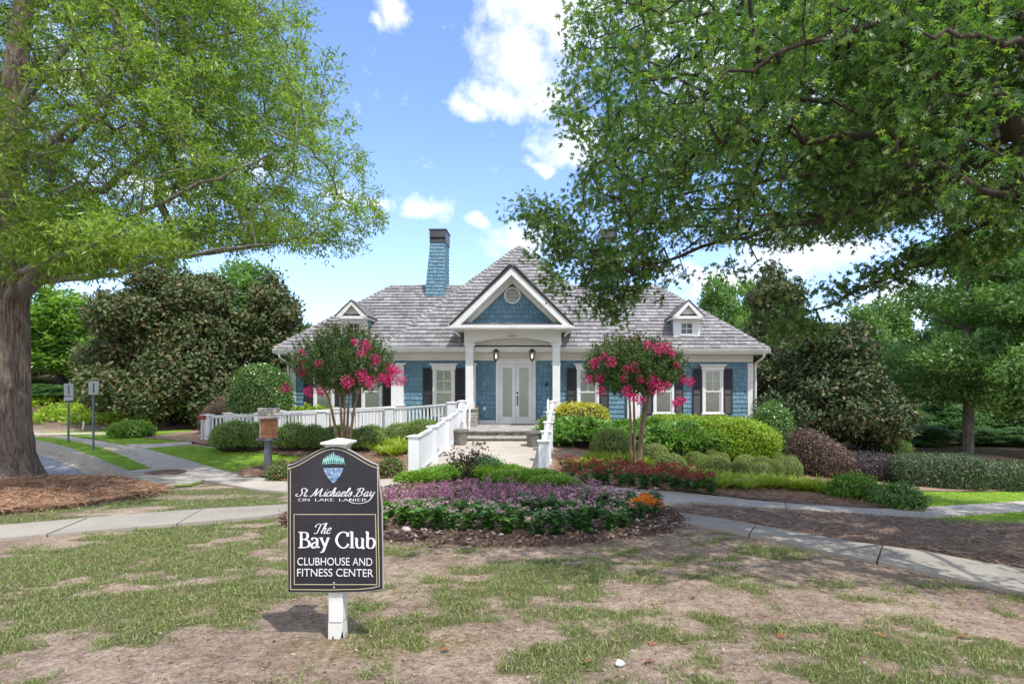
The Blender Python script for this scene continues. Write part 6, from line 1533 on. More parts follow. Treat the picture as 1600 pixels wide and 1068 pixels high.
# ---------------------------------------------------------------- magnolias and background trees
def clumps_mesh(name, lobes, mat, T=T_DIA, ls=.15, per=9, dens=26, seed=1, leaf_out=.8, inner=.25, gap=0.):
    """rosettes of leaves over and inside a crown made of overlapping lobes (x,y,z,rx,ry,rz)"""
    rs = np.random.RandomState(seed); P=[];N_=[]
    Lb = np.array(lobes)
    for (x,y,z,a,b,c) in lobes:
        area = 4*PI*((a*b)**1.6+(a*c)**1.6+(b*c)**1.6)**(1/1.6)/3**(1/1.6); n = int(area*dens); v = unit(rs.normal(size=(n,3)))
        rr = np.where(rs.rand(n)<inner, rs.uniform(.45,.9,n), 1.0)*(1+.20*(fbm(v[:,0]*3.1+seed+x,v[:,1]*3.1+v[:,2]*2.7+y,seed,3)-.5)*2)
        p = v*rr[:,None]*np.array([a,b,c])+np.array([x,y,z])
        ok = np.ones(n,bool)
        for L2 in Lb:
            if tuple(L2[:3])==(x,y,z): continue
            q = (p-L2[:3])/L2[3:]; ok &= (q**2).sum(1)>.55
        if gap: ok &= fbm(p[:,0]*1.1+seed,p[:,2]*1.1+p[:,1]*.8,seed+3,3)>gap
        ok &= p[:,2]>0
        P.append(p[ok]);N_.append(unit(v[ok]/np.array([a,b,c])))
    P=np.concatenate(P);N_=np.concatenate(N_);n=len(P)
    A=np.repeat(N_,per,0)*leaf_out*.5+rs.normal(size=(n*per,3))*.75+np.array([0,0,.15]); pos=np.repeat(P,per,0)+rs.normal(size=(n*per,3))*ls*.75
    V,Fc=scatter(T,pos,A,ls*rs.uniform(.65,1.25,n*per),rs,np.repeat(N_,per,0)+np.array([0,0,.25]),.55); return npmesh(name,V,Fc,mat)
def lobes_for(rx, h, zb, seed, n=16, cone=.5):
    rs=np.random.RandomState(seed); L_=[(0,0,(zb+h)*.46,rx*.5,rx*.5,(h-zb)*.40),(rs.uniform(-.1,.1)*rx,0,h*.84,rx*.20,rx*.2,h*.15)]
    for i in range(n):
        f=((i+.5)/n)**1.15; z=zb+(h-zb)*(.09+.80*f); w=rx*(1-cone*f**1.3)*rs.uniform(.48,.76); a=i*2.4+rs.uniform(-.6,.6); r=rx*rs.uniform(.20,.42)*(1-.35*f); L_.append((math.cos(a)*w,math.sin(a)*w,z+rs.uniform(-.04,.04)*h,r,r,r*rs.uniform(.45,.85)))
    return L_
def tree(name, label, x, y, h, rx, mat, seed, zb=.1, cone=.5, dens=20, ls=.17, per=7, n=16, tr=.18, group=None, T=T_DIA, mesh=None, barkm='barkdk', gap=0., z=None):
    g=float(H(x,y)) if z is None else z; t=thing(name,label,'tree',(x,y,g),0,group)
    if mesh is None: mesh=clumps_mesh('crown',lobes_for(rx,h,zb,seed,n,cone),mat,T,ls,per,dens,seed,gap=gap)
    link('crown',mesh,t); m=MB(); rs=np.random.RandomState(seed)
    m.tube([(0,0,-.3),(.05,0,h*.3),(-.05,.05,h*.62),(0,0,h*.9)],[tr*1.15,tr,tr*.6,tr*.12],8)
    for i in range(9):
        f=rs.uniform(.22,.75); a=rs.uniform(0,2*PI); r=rx*(1-cone*f)*.8; m.tube([(0,0,h*f),(r*.5*math.cos(a),r*.5*math.sin(a),h*f+r*.18),(r*math.cos(a),r*math.sin(a),h*f+r*.3)],[tr*.4,tr*.25,tr*.06],6)
    m.build('trunk',M[barkm],t,True); return t
def byp(px, pt, pb, w, Y):
    X=W(px,Y); g=float(H(X,Y)); return X, Y, Z(pt,Y)-g, w*Y/F/2
x,y,h,r=byp(262,412,690,268,25.5); 
tree('magnolia_tree','broad dark magnolia with rusty leaf undersides behind the left lawn',x,y,h,r,M['magnolia'],3,zb=.2,cone=.42,dens=34,ls=.19,per=9,n=30)
x,y,h,r=byp(432,426,690,140,27.5)
tree('magnolia_tree','narrower dark magnolia rising between the broad magnolia and the house',x,y,h,r,M['magnolia'],5,zb=.2,cone=.35,dens=32,ls=.19,per=9,n=18)
x,y,h,r=byp(1215,410,690,150,27.0)
tree('magnolia_tree','tallest magnolia behind the right end of the roof',x,y,h,r,M['magnolia'],7,zb=.2,cone=.5,dens=32,ls=.19,per=9,n=20)
x,y,h,r=byp(1300,505,735,225,21.5)
tree('magnolia_tree','large dark drooping magnolia right of the house with rusty leaves at its top',x,y,h,r,M['magnoliadk'],9,zb=.15,cone=.55,dens=36,ls=.17,per=9,n=28)
BT={}
def bgm(kind, seed):
    k=(kind,seed)
    if k not in BT: BT[k]=clumps_mesh('crown',lobes_for(3.2,9,1.2 if kind!='under' else .1,seed,22,.35),M[{'lime':'lime','mid':'mid','deep':'deep','under':'deep'}[kind]],T_DIA,.30,8,11,seed,gap=.36,inner=.3)
    return BT[k]
def bgtree(px, pt, w, Y, kind, seed, label, pb=None):
    X=W(px,Y); g=float(H(X,Y)); h=Z(pt,Y)-g; rx=w*Y/F/2
    t=tree('background_tree' if kind!='under' else 'understory_tree',label,X,Y,9,3.2,None,seed,mesh=bgm(kind,seed),tr=.16,group='trees behind the grounds'); t.scale=(rx/3.2,rx/3.2,h/9); t.rotation_euler[2]=px*.37; return t
BG=[(95,448,200,34,'lime',1,'bright light green tree between the oak trunk and the large magnolia'),
 (20,470,170,38,'lime',2,'light green tree mostly behind the left oak trunk'),
 (378,404,150,36,'mid',1,'mid green tree top showing between the two left magnolias'),
 (300,428,170,40,'mid',2,'mid green tree directly behind the broad left magnolia'),
 (200,470,170,42,'lime',1,'light green tree peeping out left of the broad magnolia'),
 (465,500,70,38,'mid',1,'small green tree top at the right edge of the left magnolias'),
 (-90,430,260,36,'lime',2,'light green tree at the far left edge'),
 (1120,428,110,40,'mid',2,'mid green tree top rising over the right ridge of the house'),
 (1180,440,120,44,'lime',1,'light green tree behind the tallest magnolia'),
 (1350,478,130,40,'mid',1,'pale green tree behind the drooping magnolia'),
 (1390,462,110,48,'mid',2,'hazy green tree far back in the gap right of the magnolias'),
 (1440,540,120,36,'deep',1,'deep green tree in the gap below the sky opening'),
 (1480,470,110,46,'deep',2,'deep green tree behind the young maple'),
 (1570,380,210,40,'mid',1,'tall mid green tree behind the right edge'),
 (1680,330,260,36,'deep',2,'tall deep green tree out at the right edge'),
 (1600,430,150,34,'mid',2,'leafy green tree right behind the maple'),
 (1290,560,170,44,'deep',1,'dark tree low behind the right magnolias'),
 (1760,300,260,30,'mid',1,'large green tree beyond the right edge')]
for b in BG: bgtree(*b)
for i,(px,pt,w,Y) in enumerate([(1350,620,120,27),(1380,655,90,24.5),(1410,640,110,28),(1440,600,150,33),(1455,665,90,24.2),(1470,625,130,29),(1530,668,90,24.4),(1540,630,130,29.5),(1570,590,170,34),(1600,668,100,24),(1610,620,140,28.5),(1690,610,140,28),(-60,600,140,32),(10,590,130,33),(60,600,150,31),(160,610,120,32)]):
    bgtree(px,pt,w,Y,'under',3+i%2,[f'{ordw(i)} dark bushy understory tree from the left in the woods behind the right hedges',f'{ordw(max(0,i-12))} dark bushy understory tree from the left above the ivy bank'][px<500]).__setitem__('group',['dark undergrowth trees in the right woods','dark undergrowth trees on the left bank'][px<500])
# young maple with layered crown right of the hedge
x=W(1512,21.5); y=21.5; g=float(H(x,y)); L_=[]; rs=np.random.RandomState(8)
for i in range(46):
    f=rs.rand(); z=2.2+f*6.3; rad=3.3*(1-.55*f**1.3)*math.sqrt(rs.rand()); a=rs.uniform(0,2*PI); r=rs.uniform(.6,1.15)*(1-.25*f); L_.append((rad*math.cos(a),rad*math.sin(a),z,r,r,r*.32))
tree('maple_tree','young maple with layered light green crown and bare trunk above the hedge',x,y,9,3.3,M['mid'],12,mesh=clumps_mesh('crown',L_,M['mid'],T_DIA,.15,8,26,12,inner=.3),tr=.17,barkm='barkgrey')
x=W(1640,19.5); L2=[(a,b,c-.4,d,e,f*1.1) for a,b,c,d,e,f in L_]
tree('maple_tree','second maple with pale drooping branches at the right edge behind the hedge blocks',x,19.5,8,3.3,M['lime'],13,mesh=clumps_mesh('crown',L2,M['mid'],T_DIA,.15,8,22,13,inner=.3),tr=.16,barkm='barkgrey')
# ivy bank at the left
rs=np.random.RandomState(77); n=9000; X=rs.uniform(-27,-17.5,n); Y=rs.uniform(25.5,30.5,n); ok=fbm(X*.7,Y*.7,6,3)>.38; X=X[ok];Y=Y[ok]; P=np.stack([X,Y,H(X,Y)+rs.uniform(0,.30,len(X))],-1); A=rs.normal(size=P.shape)+np.array([0,-.3,.8]); V,Fc=scatter(T_DIA,P,A,rs.uniform(.14,.24,len(P)),rs)
tag(link('ivy',npmesh('ivy',V,Fc,M['yhedge'])),'patch of bright green ivy on the wooded bank beyond the road','ivy',kind='stuff')

# ---------------------------------------------------------------- the two big oaks
def oak(name, label, limbs, trunk, base, atts, leafT, leafm, lsz, per, spread, seed, barkm, droop=.25, rtip=.0045, rmax=.09):
    """limbs: world polylines with radii; atts: leaf cluster centres; twigs grow from the limbs to the clusters"""
    rs=np.random.RandomState(seed); t=thing(name,label,'tree',tuple(base))
    B=np.array(base); m=MB()
    for pts,rad in trunk: m.tube([Vector(p)-Vector(base) for p in pts],rad,16)
    trk=m.build('trunk',M[barkm],t,True)
    if barkm=='bark':
        bpy.data.objects.remove(trk); trk=ridged(trunk,B,t)
    nodes=[];par=[]
    for pts,rad in limbs:
        m=MB(); c=[Vector(p) for p in pts]; c=[v for v in cat3(c,5)]; k=len(c); r=[rad[0]+(rad[1]-rad[0])*(i/(k-1))**.8 for i in range(k)]
        c=[v+Vector(rs.normal(size=3)*.02) for v in c]; m.tube([v-Vector(base) for v in c],r,9); m.build('limb',M['barkgrey' if barkm=='bark' else 'barkdk'],t,True)
        for v in c: nodes.append(tuple(v)); par.append(-1)
    nn=len(nodes); cap=nn+len(atts)*4; N_=np.zeros((cap,3)); N_[:nn]=nodes; Pn=np.full(cap,-1,int); cnt=nn
    ctr=B.copy(); ctr[2]=N_[:nn,2].mean()*.8+B[2]*.2
    order=np.argsort(((atts-ctr)**2).sum(1)); leafn=[]
    for i in order:
        a=atts[i]; dv=N_[:cnt]-a; d2=(dv**2).sum(1); j=int(np.argmin(d2+np.maximum(0,(N_[:cnt]**0).sum(1)*0))); d=math.sqrt(d2[j]); k=max(1,min(3,int(d/.35))); p=N_[j].copy(); prev=j
        for s in range(1,k+1):
            f=s/k; q=N_[j]*(1-f)+a*f; 
            if s<k: q=q+rs.normal(size=3)*d*.05+np.array([0,0,-.06*math.sin(f*PI)*d])
            N_[cnt]=q; Pn[cnt]=prev; prev=cnt; cnt+=1
        leafn.append(prev)
    w=np.zeros(cnt); w[leafn]=1
    for i in range(cnt-1,nn-1,-1):
        if Pn[i]>=0: w[Pn[i]]+=w[i]
    R=np.minimum(rtip*np.maximum(w,.6)**.42,rmax)
    idx=np.arange(nn,cnt); a=N_[Pn[idx]]-B; b=N_[idx]-B; ra=R[idx]*1.0; rb=R[idx]*.85; ax_=unit(b-a); ref=np.where(np.abs(ax_[:,2:3])<.9,np.array([[0,0,1.]]),np.array([[1.,0,0]])); x=unit(np.cross(ax_,ref)); y=np.cross(x,ax_); K=5; V=[]
    for k in range(K):
        c,s=math.cos(2*PI*k/K),math.sin(2*PI*k/K); o=x*c+y*s; V.append(a-ax_*.01+o*ra[:,None]); V.append(b+ax_*.01+o*rb[:,None])
    V=np.stack(V,1).reshape(-1,3); n=len(idx); bs=(np.arange(n)*2*K)[:,None]; Fc=np.concatenate([bs+np.array([2*k,2*((k+1)%K),2*((k+1)%K)+1,2*k+1])[None] for k in range(K)])
    o=link('branches',npmesh('branches',V,Fc,M['barkdk' if barkm!='bark' else 'barkgrey'],True),t); o['kind']='stuff'
    C=N_[leafn]-B; par_=N_[Pn[leafn]]-B; dr=unit(C-par_); n=len(C)
    f=rs.uniform(-.5,1.0,(n,per,1)); pos=C[:,None]+dr[:,None]*f*spread+rs.normal(size=(n,per,3))*spread*np.array([.42,.42,.30])
    A=dr[:,None]*.7+rs.normal(size=(n,per,3))*.8+np.array([0,0,-droop]); up=np.array([0,0,1.])
    V,Fc=scatter(leafT,pos.reshape(-1,3),A.reshape(-1,3),lsz*rs.uniform(.65,1.2,n*per),rs,up,.75)
    link('crown',npmesh('crown',V,Fc,leafm),t); return t
def ridged(trunk,B,t):
    P_=[];F_=[];b0=0
    for ti,(pts,rad) in enumerate(trunk):
        c=cat3([Vector(p) for p in pts],26 if ti==0 else 8); m_=len(c); rr=np.interp(np.linspace(0,len(pts)-1,m_),range(len(pts)),rad); n=150 if ti==0 else 40
        C=np.array([v[:] for v in c])-B; d=unit(np.gradient(C,axis=0)); x=unit(np.cross(d,np.array([[0,1.,.02]]))); y=np.cross(x,d)
        th=np.linspace(0,2*PI,n,endpoint=False)[None]; s_=np.cumsum(np.r_[0,np.linalg.norm(np.diff(C,axis=0),axis=1)])[:,None]
        wob=fbm(th*0+s_*1.1,th*1.2,7,3)*1.3
        def per(a,fq,sc_,sd): 
            w_=th/(2*PI); g=lambda tt: fbm(tt*fq+wob*1.2,s_*sc_+tt*0,sd,3); return g(th)*(1-w_)+g(th-2*PI)*w_
        rid=np.abs(per(0,6.,1.6,15)-.5)*2; big=per(0,1.0,.5,25)-.5
        r=rr[:,None]*(1+.14*(rid-.25)+.22*big)
        V=C[:,None]+x[:,None]*(r*np.cos(th))[...,None]+y[:,None]*(r*np.sin(th))[...,None]; i=np.arange(m_-1)[:,None]*n; j=np.arange(n)[None]; j2=(j+1)%n
        F_.append(np.stack([i+j,i+j2,i+n+j2,i+n+j],-1).reshape(-1,4)+b0); P_.append(V.reshape(-1,3)); b0+=m_*n
    return link('trunk',npmesh('trunk',np.concatenate(P_),np.concatenate(F_),M['bark'],True),t)
def cat3(c,k=5):
    P=[c[0]]+c+[c[-1]]; o=[]
    for i in range(1,len(P)-2):
        p0,p1,p2,p3=P[i-1:i+3]
        for j in range(k):
            t=j/k; o.append(.5*((2*p1)+(p2-p0)*t+(2*p0-5*p1+4*p2-p3)*t*t+(3*p1-p0-3*p2+p3)*t**3))
    return o+[c[-1]]
def crown_pts(n, c, r, seed, zfloor, poly, near, gap, gs=.9, shell=.55, keep_out=None):
    rs=np.random.RandomState(seed); v=unit(rs.normal(size=(n,3)))*(rs.uniform(shell**3,1,n)**(1/3))[:,None]; v[rs.rand(n)<.25]*=rs.uniform(.4,.9)
    p=v*np.array(r)+np.array(c); p=p[p[:,2]>zfloor(p[:,0],p[:,1])]; p=p[p[:,1]>near]
    px=CX+p[:,0]/p[:,1]*F; py=HY-(p[:,2]-EYE)/p[:,1]*F
    mg=.24*F/p[:,1]; ok=inpoly(px,py,poly)&inpoly(px-mg,py,poly)&inpoly(px,py+mg,poly)&inpoly(px+mg*.7,py+mg*.7,poly)&inpoly(px-mg*.7,py+mg*.7,poly)
    p=p[ok]
    p=p[fbm(p[:,0]*gs+seed,p[:,2]*gs*1.3+p[:,1]*.6,seed,3)>gap]
    return p
def PT3(px,py,Y): return (W(px,Y),Y,Z(py,Y))
# willow oak, left
bx_,by_=G(18,758); bz=float(berm(np.float64(bx_),np.float64(by_)))-.05
Yt=by_
trk=[([(bx_,Yt,bz-.1),(bx_,Yt,bz+.12),(bx_-.02,Yt,bz+.45),(W(16,Yt),Yt,Z(640,Yt)),(W(15,Yt),Yt,Z(520,Yt)),(W(14,Yt),Yt,Z(440,Yt)),(W(18,Yt),Yt,Z(300,Yt)),(W(24,Yt),Yt,Z(120,Yt)),(W(42,Yt),Yt,Z(-60,Yt)),(W(40,Yt),Yt,Z(-350,Yt))],[.50,.43,.375,.335,.315,.34,.24,.19,.14,.04])]
for k,(dx_,dy_) in enumerate(((.45,-.1),(.28,-.4),(-.15,-.48),(-.45,-.2),(.4,.35))):
    trk.append(([(bx_+dx_*1.35,Yt+dy_*1.35,bz-.12),(bx_+dx_*.8,Yt+dy_*.8,bz+.08),(bx_+dx_*.4,Yt+dy_*.4,bz+.55),(bx_+dx_*.25,Yt+dy_*.2,bz+1.1)],[.08,.15,.17,.12]))
lim=[([PT3(14,478,Yt),PT3(50,430,Yt-.2),PT3(67,402,Yt-.3),PT3(76,330,Yt-.6),PT3(88,250,Yt-.8),PT3(166,148,Yt-1.2),PT3(182,10,Yt-1.4)],(.14,.03)),
     ([PT3(12,500,Yt),PT3(58,440,Yt+.3),PT3(135,419,Yt+.6),PT3(243,409,Yt+.9),PT3(332,394,Yt+1.),PT3(470,370,Yt+1.2)],(.13,.018)),
     ([PT3(50,430,Yt-.2),PT3(90,395,Yt-.4),PT3(180,352,Yt-.8),PT3(314,287,Yt-1),PT3(430,240,Yt-1.2)],(.10,.015)),
     ([PT3(20,330,Yt),PT3(150,300,Yt+.4),PT3(193,270,Yt+.5),PT3(314,162,Yt+.6),PT3(355,55,Yt+.5),PT3(380,-80,Yt+.5)],(.11,.02)),
     ([PT3(18,300,Yt),PT3(-80,200,Yt),PT3(-150,60,Yt+.5)],(.12,.03)),([PT3(14,470,Yt),PT3(20,440,Yt-1.2),PT3(60,410,Yt-2.4),PT3(150,380,Yt-3.3),PT3(215,350,Yt-3.9)],(.09,.006)),
     ([PT3(14,440,Yt),PT3(40,400,Yt+1.5),PT3(130,360,Yt+3)],(.11,.02)),([PT3(22,180,Yt),PT3(120,60,Yt-.5),PT3(240,-60,Yt-.8)],(.09,.02)),([PT3(20,250,Yt),PT3(120,190,Yt+1.2),PT3(280,80,Yt+1.6),PT3(430,40,Yt+1.2)],(.09,.015)),
     ([PT3(58,440,Yt+.3),PT3(160,432,Yt-.8),PT3(280,400,Yt-1.4),PT3(420,380,Yt-1.6)],(.075,.012)),([PT3(13,560,Yt),PT3(-30,480,Yt-.4),PT3(-110,430,Yt-.6)],(.12,.05))]
polyL=[(-260,-420),(490,-420),(488,0),(508,70),(545,118),(576,185),(560,238),(598,275),(606,345),(568,398),(520,412),(430,398),(335,402),(235,415),(150,436),(60,455),(-260,460)]
a1=crown_pts(16000,(-10.6,11.8,8.6),(7.9,6.4,6.3),21,lambda x,y:3.9+0*x,4.5,lambda_poly if False else None,.0) if False else None
def crownL():
    p=crown_pts(15500,(-10.6,11.9,8.3),(8.1,6.0,6.2),21,lambda x,y:3.85+0*x,polyL,5.2,.41,.8,.30)
    lo=[fill_(22,q_,(.75,.6,.28),i) for i,q_ in enumerate([PT3(90,400,Yt-.3),PT3(150,380,Yt-.8),PT3(190,393,Yt+.6),PT3(250,383,Yt+.8),PT3(300,372,Yt+.3),PT3(350,375,Yt+1),PT3(410,365,Yt+.5),PT3(460,368,Yt+1.1),PT3(510,375,Yt+.8),PT3(130,405,Yt-2.4),PT3(220,392,Yt-2),PT3(60,410,Yt-1.5),PT3(110,345,Yt-1.5),PT3(170,335,Yt-2),PT3(60,370,Yt-2.6),PT3(560,340,Yt+.5),PT3(150,375,Yt-3.2),PT3(205,352,Yt-3.7),PT3(105,385,Yt-2.8)])]
    return np.concatenate([p]+lo)
def fill_(n,c,r,sd):
    r_=np.random.RandomState(sd+50); v=unit(r_.normal(size=(n,3)))*(r_.rand(n)**.4)[:,None]; return np.array(c)+v*np.array(r)
aL=crownL()
oak('willow_oak_tree','large willow oak with furrowed trunk and airy light green crown on the left',lim,trk,(bx_,by_,bz),aL,T_NAR,M['willow'],.112,40,.19,22,'bark')
rsx=np.random.RandomState(3)
# pin oak, right
xb,yb_=5.9,5.2; zb2=float(H(xb,yb_))
trk=[([(xb,yb_,zb2-.1),(xb,yb_,zb2+.3),(xb-.05,yb_,2.5),(xb-.1,yb_,4.2),(xb-.1,yb_,6.5),(xb,yb_,9.5)],[.48,.36,.30,.26,.18,.05])]
def q(px,py,Y): return PT3(px,py,Y)
lim=[([(xb-.05,yb_,3.3),q(1640,290,5.2),q(1600,235,5.1),q(1568,160,5.0),q(1500,115,5.0),q(1455,100,4.9),q(1400,40,4.8),q(1380,-60,4.8)],(0.124,0.035)),
     ([(xb,yb_,2.7),q(1700,300,5.6),q(1600,315,5.8),q(1481,388,6.2),q(1324,461,6.6),q(1230,500,6.8)],(0.043,0.008)),
     ([q(1600,235,5.1),q(1534,252,5.5),q(1324,335,6.3),q(1167,367,7.0),q(1004,414,7.6),q(900,430,8)],(0.062,0.008)),
     ([q(1568,160,5.0),q(1429,210,5.6),q(1272,273,6.3),q(1115,294,7.2),q(960,330,7.8)],(0.050,0.008)),
     ([q(1600,220,5.1),q(1500,190,5.6),q(1361,162,6.2),q(1167,147,6.8),q(1036,168,7.3),q(940,200,7.6)],(0.050,0.008)),
     ([q(1455,105,4.9),q(1300,40,5.6),q(1130,23,6.3),q(1020,39,6.8),q(930,60,7.2)],(0.037,0.007)),
     ([(xb,yb_,4.4),q(1500,0,4.4),q(1300,60,3.9),q(1120,120,3.7)],(0.050,0.008)),([(xb,yb_,3.8),q(1700,120,4.0),q(1560,60,3.5),q(1440,60,3.2)],(0.043,0.007)),
     ([(xb,yb_,5.0),(8,5.5,6.4),(10.5,6,7.2)],(0.062,0.021)),([(xb,yb_,4.6),(6.4,3.6,6),(6.4,1.8,7)],(0.062,0.021)),([(xb,yb_,6),(4,5.4,8.2),(2.4,5.6,9.4)],(0.056,0.014)),([(xb,yb_,3.0),(7.5,7,4.2),(8.8,8.8,5)],(0.056,0.014))]
polyR=[(885,-500),(880,0),(848,60),(838,130),(842,205),(890,240),(865,300),(790,318),(818,360),(830,400),(865,432),(900,478),(955,512),(1012,482),(1045,425),(1100,405),(1160,402),(1215,408),(1300,400),(1400,372),(1455,365),(1600,372),(2300,700),(2300,-500)]
p1=crown_pts(20000,(5.9,6.7,5.3),(7.2,4.6,3.5),33,lambda x,y:2.5+0*x,polyR,3.4,.41,.9,.22); p1=p1[(HY-(p1[:,2]-EYE)/p1[:,1]*F>-70)|(rsx.rand(len(p1))<.12)]; p1=p1[p1[:,2]*.0+vnoise(p1[:,2]*1.9+p1[:,0]*.35,p1[:,1]*.7,5)>.24]
p2=crown_pts(1500,(4.2,4.6,4.6),(3.6,2.2,1.6),35,lambda x,y:2.9+0*x,[(1130,-60),(1700,-60),(1700,130),(1450,150),(1320,130),(1180,240),(1100,300),(1000,330),(960,260),(1100,140)],2.7,.40,1.3,.1)
px=CX+p1[:,0]/p1[:,1]*F; py=HY-(p1[:,2]-EYE)/p1[:,1]*F
def fill(n,c,r,sd):
    r_=np.random.RandomState(sd); v=unit(r_.normal(size=(n,3)))*(r_.rand(n)**.4)[:,None]; return np.array(c)+v*np.array(r)
p3=[fill(40,q(925,430,7.6),(.75,.6,.42),1),fill(20,q(962,470,7.8),(.36,.35,.28),2),fill(26,q(870,375,7.8),(.45,.4,.38),3),fill(16,q(838,332,8.0),(.36,.3,.10),4),fill(30,q(1010,415,7.6),(.55,.5,.36),5),
    fill(15,q(1245,515,6.6),(.30,.3,.11),6),fill(5,q(1150,420,7.),(.5,.4,.08),8)]+[fill(7,q(1225,488,6.75),(.22,.2,.10),10)]+[fill(13,q(a_,b_,c_),(.34,.3,.13),30+i_) for i_,(a_,b_,c_) in enumerate([(1540,345,6.),(1481,384,6.2),(1430,408,6.3),(1385,430,6.5),(1324,452,6.6),(1510,400,6.1),(1580,372,5.9)])]
aR=np.concatenate([p1,p2]+p3)
oak('pin_oak_tree','dark green pin oak whose branches hang across the upper right',lim,trk,(xb,yb_,zb2),aR,T_OAK,M['pinoak'],.088,24,.17,34,'barkdk',droop=.30,rmax=.035)
print('oak clusters', len(aL), len(aR))

# ---------------------------------------------------------------- ground litter and grass
rs=np.random.RandomState(51)
def blades(n, x0,x1,y0_,y1_, dens, hmin, hmax, name, mat, seed, wide=1., hf=H, tuft=5):
    rs=np.random.RandomState(seed); X=rs.uniform(x0,x1,n); Y=rs.uniform(y0_,y1_,n); ok=rs.rand(n)<dens(X,Y); X=X[ok];Y=Y[ok]
    X=np.repeat(X,tuft)+rs.normal(size=len(X)*tuft)*.022; Y=np.repeat(Y,tuft)+rs.normal(size=len(Y)*tuft)*.022; k=len(X)
    A=np.stack([rs.normal(size=k)*.55,rs.normal(size=k)*.55,np.ones(k)],-1); P=np.stack([X,Y,hf(X,Y)-.006],-1)
    T=(T_BLADE[0]*np.array([wide,1,1]),T_BLADE[1]); V,Fc=scatter(T,P,A,rs.uniform(hmin,hmax,k),rs,np.array([0,0,-1.]),.3); return npmesh(name,V,Fc,mat)
sw1=PW([(-160,838),(0,824.6),(189,807.7),(420,793),(440,806),(420,810),(212,827),(0,845.5),(-160,858)])
sw2=PW([(1030,800),(1120,812),(1300,845),(1435,865),(1600,894),(1800,932),(1800,980),(1600,932),(1435,896),(1282,864),(1150,835),(1075,822),(1030,812)])
stw=PW([(1045,795),(1150,794.5),(1292,803),(1435,813),(1600,821),(1760,816),(1760,980),(1600,892),(1435,858),(1300,844),(1120,811),(1040,800)])
sw3=PW([(106,680),(189,695),(240,697),(354,737),(475,755),(475,774),(400,769),(256,763),(200,740),(84,684)])
def free(X,Y): return ~(inpoly(X,Y,sw1)|inpoly(X,Y,sw2)|inpoly(X,Y,BED)|inpoly(X,Y,stw)|inpoly(X,Y,ts)|inpoly(X,Y,ROAD)|inpoly(X,Y,sw3))
d0=lambda X,Y: np.where(free(X,Y), np.clip(cover(X,Y)*1.15-.10,0,1)**1.2*np.where(Y<5,1,.75), 0)
o=link('grass',blades(42000,-7.2,6.2,2.75,6.95,d0,.022,.062,'grass',M['grass'],61,1.3,tuft=7)); tag(o,'thin patchy lawn grass over bare soil in the foreground','grass',kind='stuff')
def d1(X,Y): return np.where(free(X,Y)&(Y>6.6), np.clip(cover(X,Y)*1.0+.0,0,1)*.8, 0)
o=link('grass',blades(9000,-8,4,6.8,12.5,d1,.03,.07,'grass',M['grass'],62,1.8,tuft=6)); tag(o,'sparse grass between the sidewalk and the driveway','grass',kind='stuff')
for i,p in enumerate(lawns):
    P=PW(p); xs=[a for a,b in P]; ys=[b for a,b in P]; x0,x1,y0_,y1_=max(min(xs),-16),min(max(xs),14),min(ys),min(max(ys),22)
    n=int((x1-x0)*(y1_-y0_)*150); o=link('lawn_grass',blades(n,x0,x1,y0_,y1_,lambda X,Y:inpoly(X,Y,P)*1.0,.05,.085,'lawn_grass',M['lawnblade'],70+i,2.2,tuft=4)); tag(o,'short bright lawn grass blades','grass',kind='stuff')
def flat(n, poly, hf, T, l0, l1, name, mat, seed, tilt=.12, dz=.03, label=None, curve=0):
    rs=np.random.RandomState(seed); xs=[a for a,b in poly]; ys=[b for a,b in poly]; X=rs.uniform(max(min(xs),-14),min(max(xs),12),n); Y=rs.uniform(min(ys),min(max(ys),20),n); ok=inpoly(X,Y,poly); X=X[ok];Y=Y[ok]
    k=len(X); a=rs.uniform(0,2*PI,k); A=np.stack([np.cos(a),np.sin(a),rs.normal(size=k)*tilt],-1); P=np.stack([X,Y,hf(X,Y)+dz+rs.uniform(0,.03,k)],-1); V,Fc=scatter(T,P,A,rs.uniform(l0,l1,k),rs,np.array([0,0,1.]),.4)
    o=link(name,npmesh(name,V,Fc,mat)); tag(o,label,'ground litter',kind='stuff')
T_ND=(T_NEEDLE[0]*np.array([.9,1,1]),T_NEEDLE[1])
flat(60000,ts,lambda X,Y:berm(X,Y)+.05,T_ND,.12,.22,'pine_needles',M['needle'],81,.15,.0,'loose brown pine needles mounded around the left oak')
flat(60000,stw,lambda X,Y:H(X,Y)+.03,T_ND,.08,.16,'pine_needles',M['needlegrey'],82,.15,.0,'loose grey brown pine needles between the right sidewalks')
lb=PW([(299,692),(375,706),(476,715),(448,726),(400,731),(364,740),(381,749),(420,746),(455,757),(620,750),(648,740),(660,705)])
flat(22000,lb,lambda X,Y:H(X,Y)+.06,T_ND,.12,.22,'pine_needles',M['needle'],83,.12,.0,'loose pine needles around the boxwoods and library post')
rb=PW([(866,720),(868,748),(900,752),(1000,768),(1150,781),(1363,797),(1440,793),(1420,768),(1250,745),(950,715)])
flat(30000,rb,lambda X,Y:H(X,Y)+.06,T_ND,.12,.2,'pine_needles',M['needle'],84,.12,.0,'loose pine needles on the slope right of the walk')
T_CH=(np.array([(-.3,0,0),(.25,.05,.02),(.3,.95,.0),(-.2,1,.05)]),np.array([(0,1,2,3)]))
flat(16000,BED,lambda X,Y:bedh(X,Y)+.04,T_CH,.025,.07,'bark_chips',M['chip'],85,.35,.0,'loose bark mulch chips along the island bed')
flat(9000,[(-4.6,2.8),(4.4,2.8),(4.6,6.6),(-4.6,6.6)],lambda X,Y:H(X,Y)+0*X,T_CH,.007,.024,'leaf_litter',M['debris'],86,.25,-.012,'scattered bits of dry leaf and twig on the bare soil')
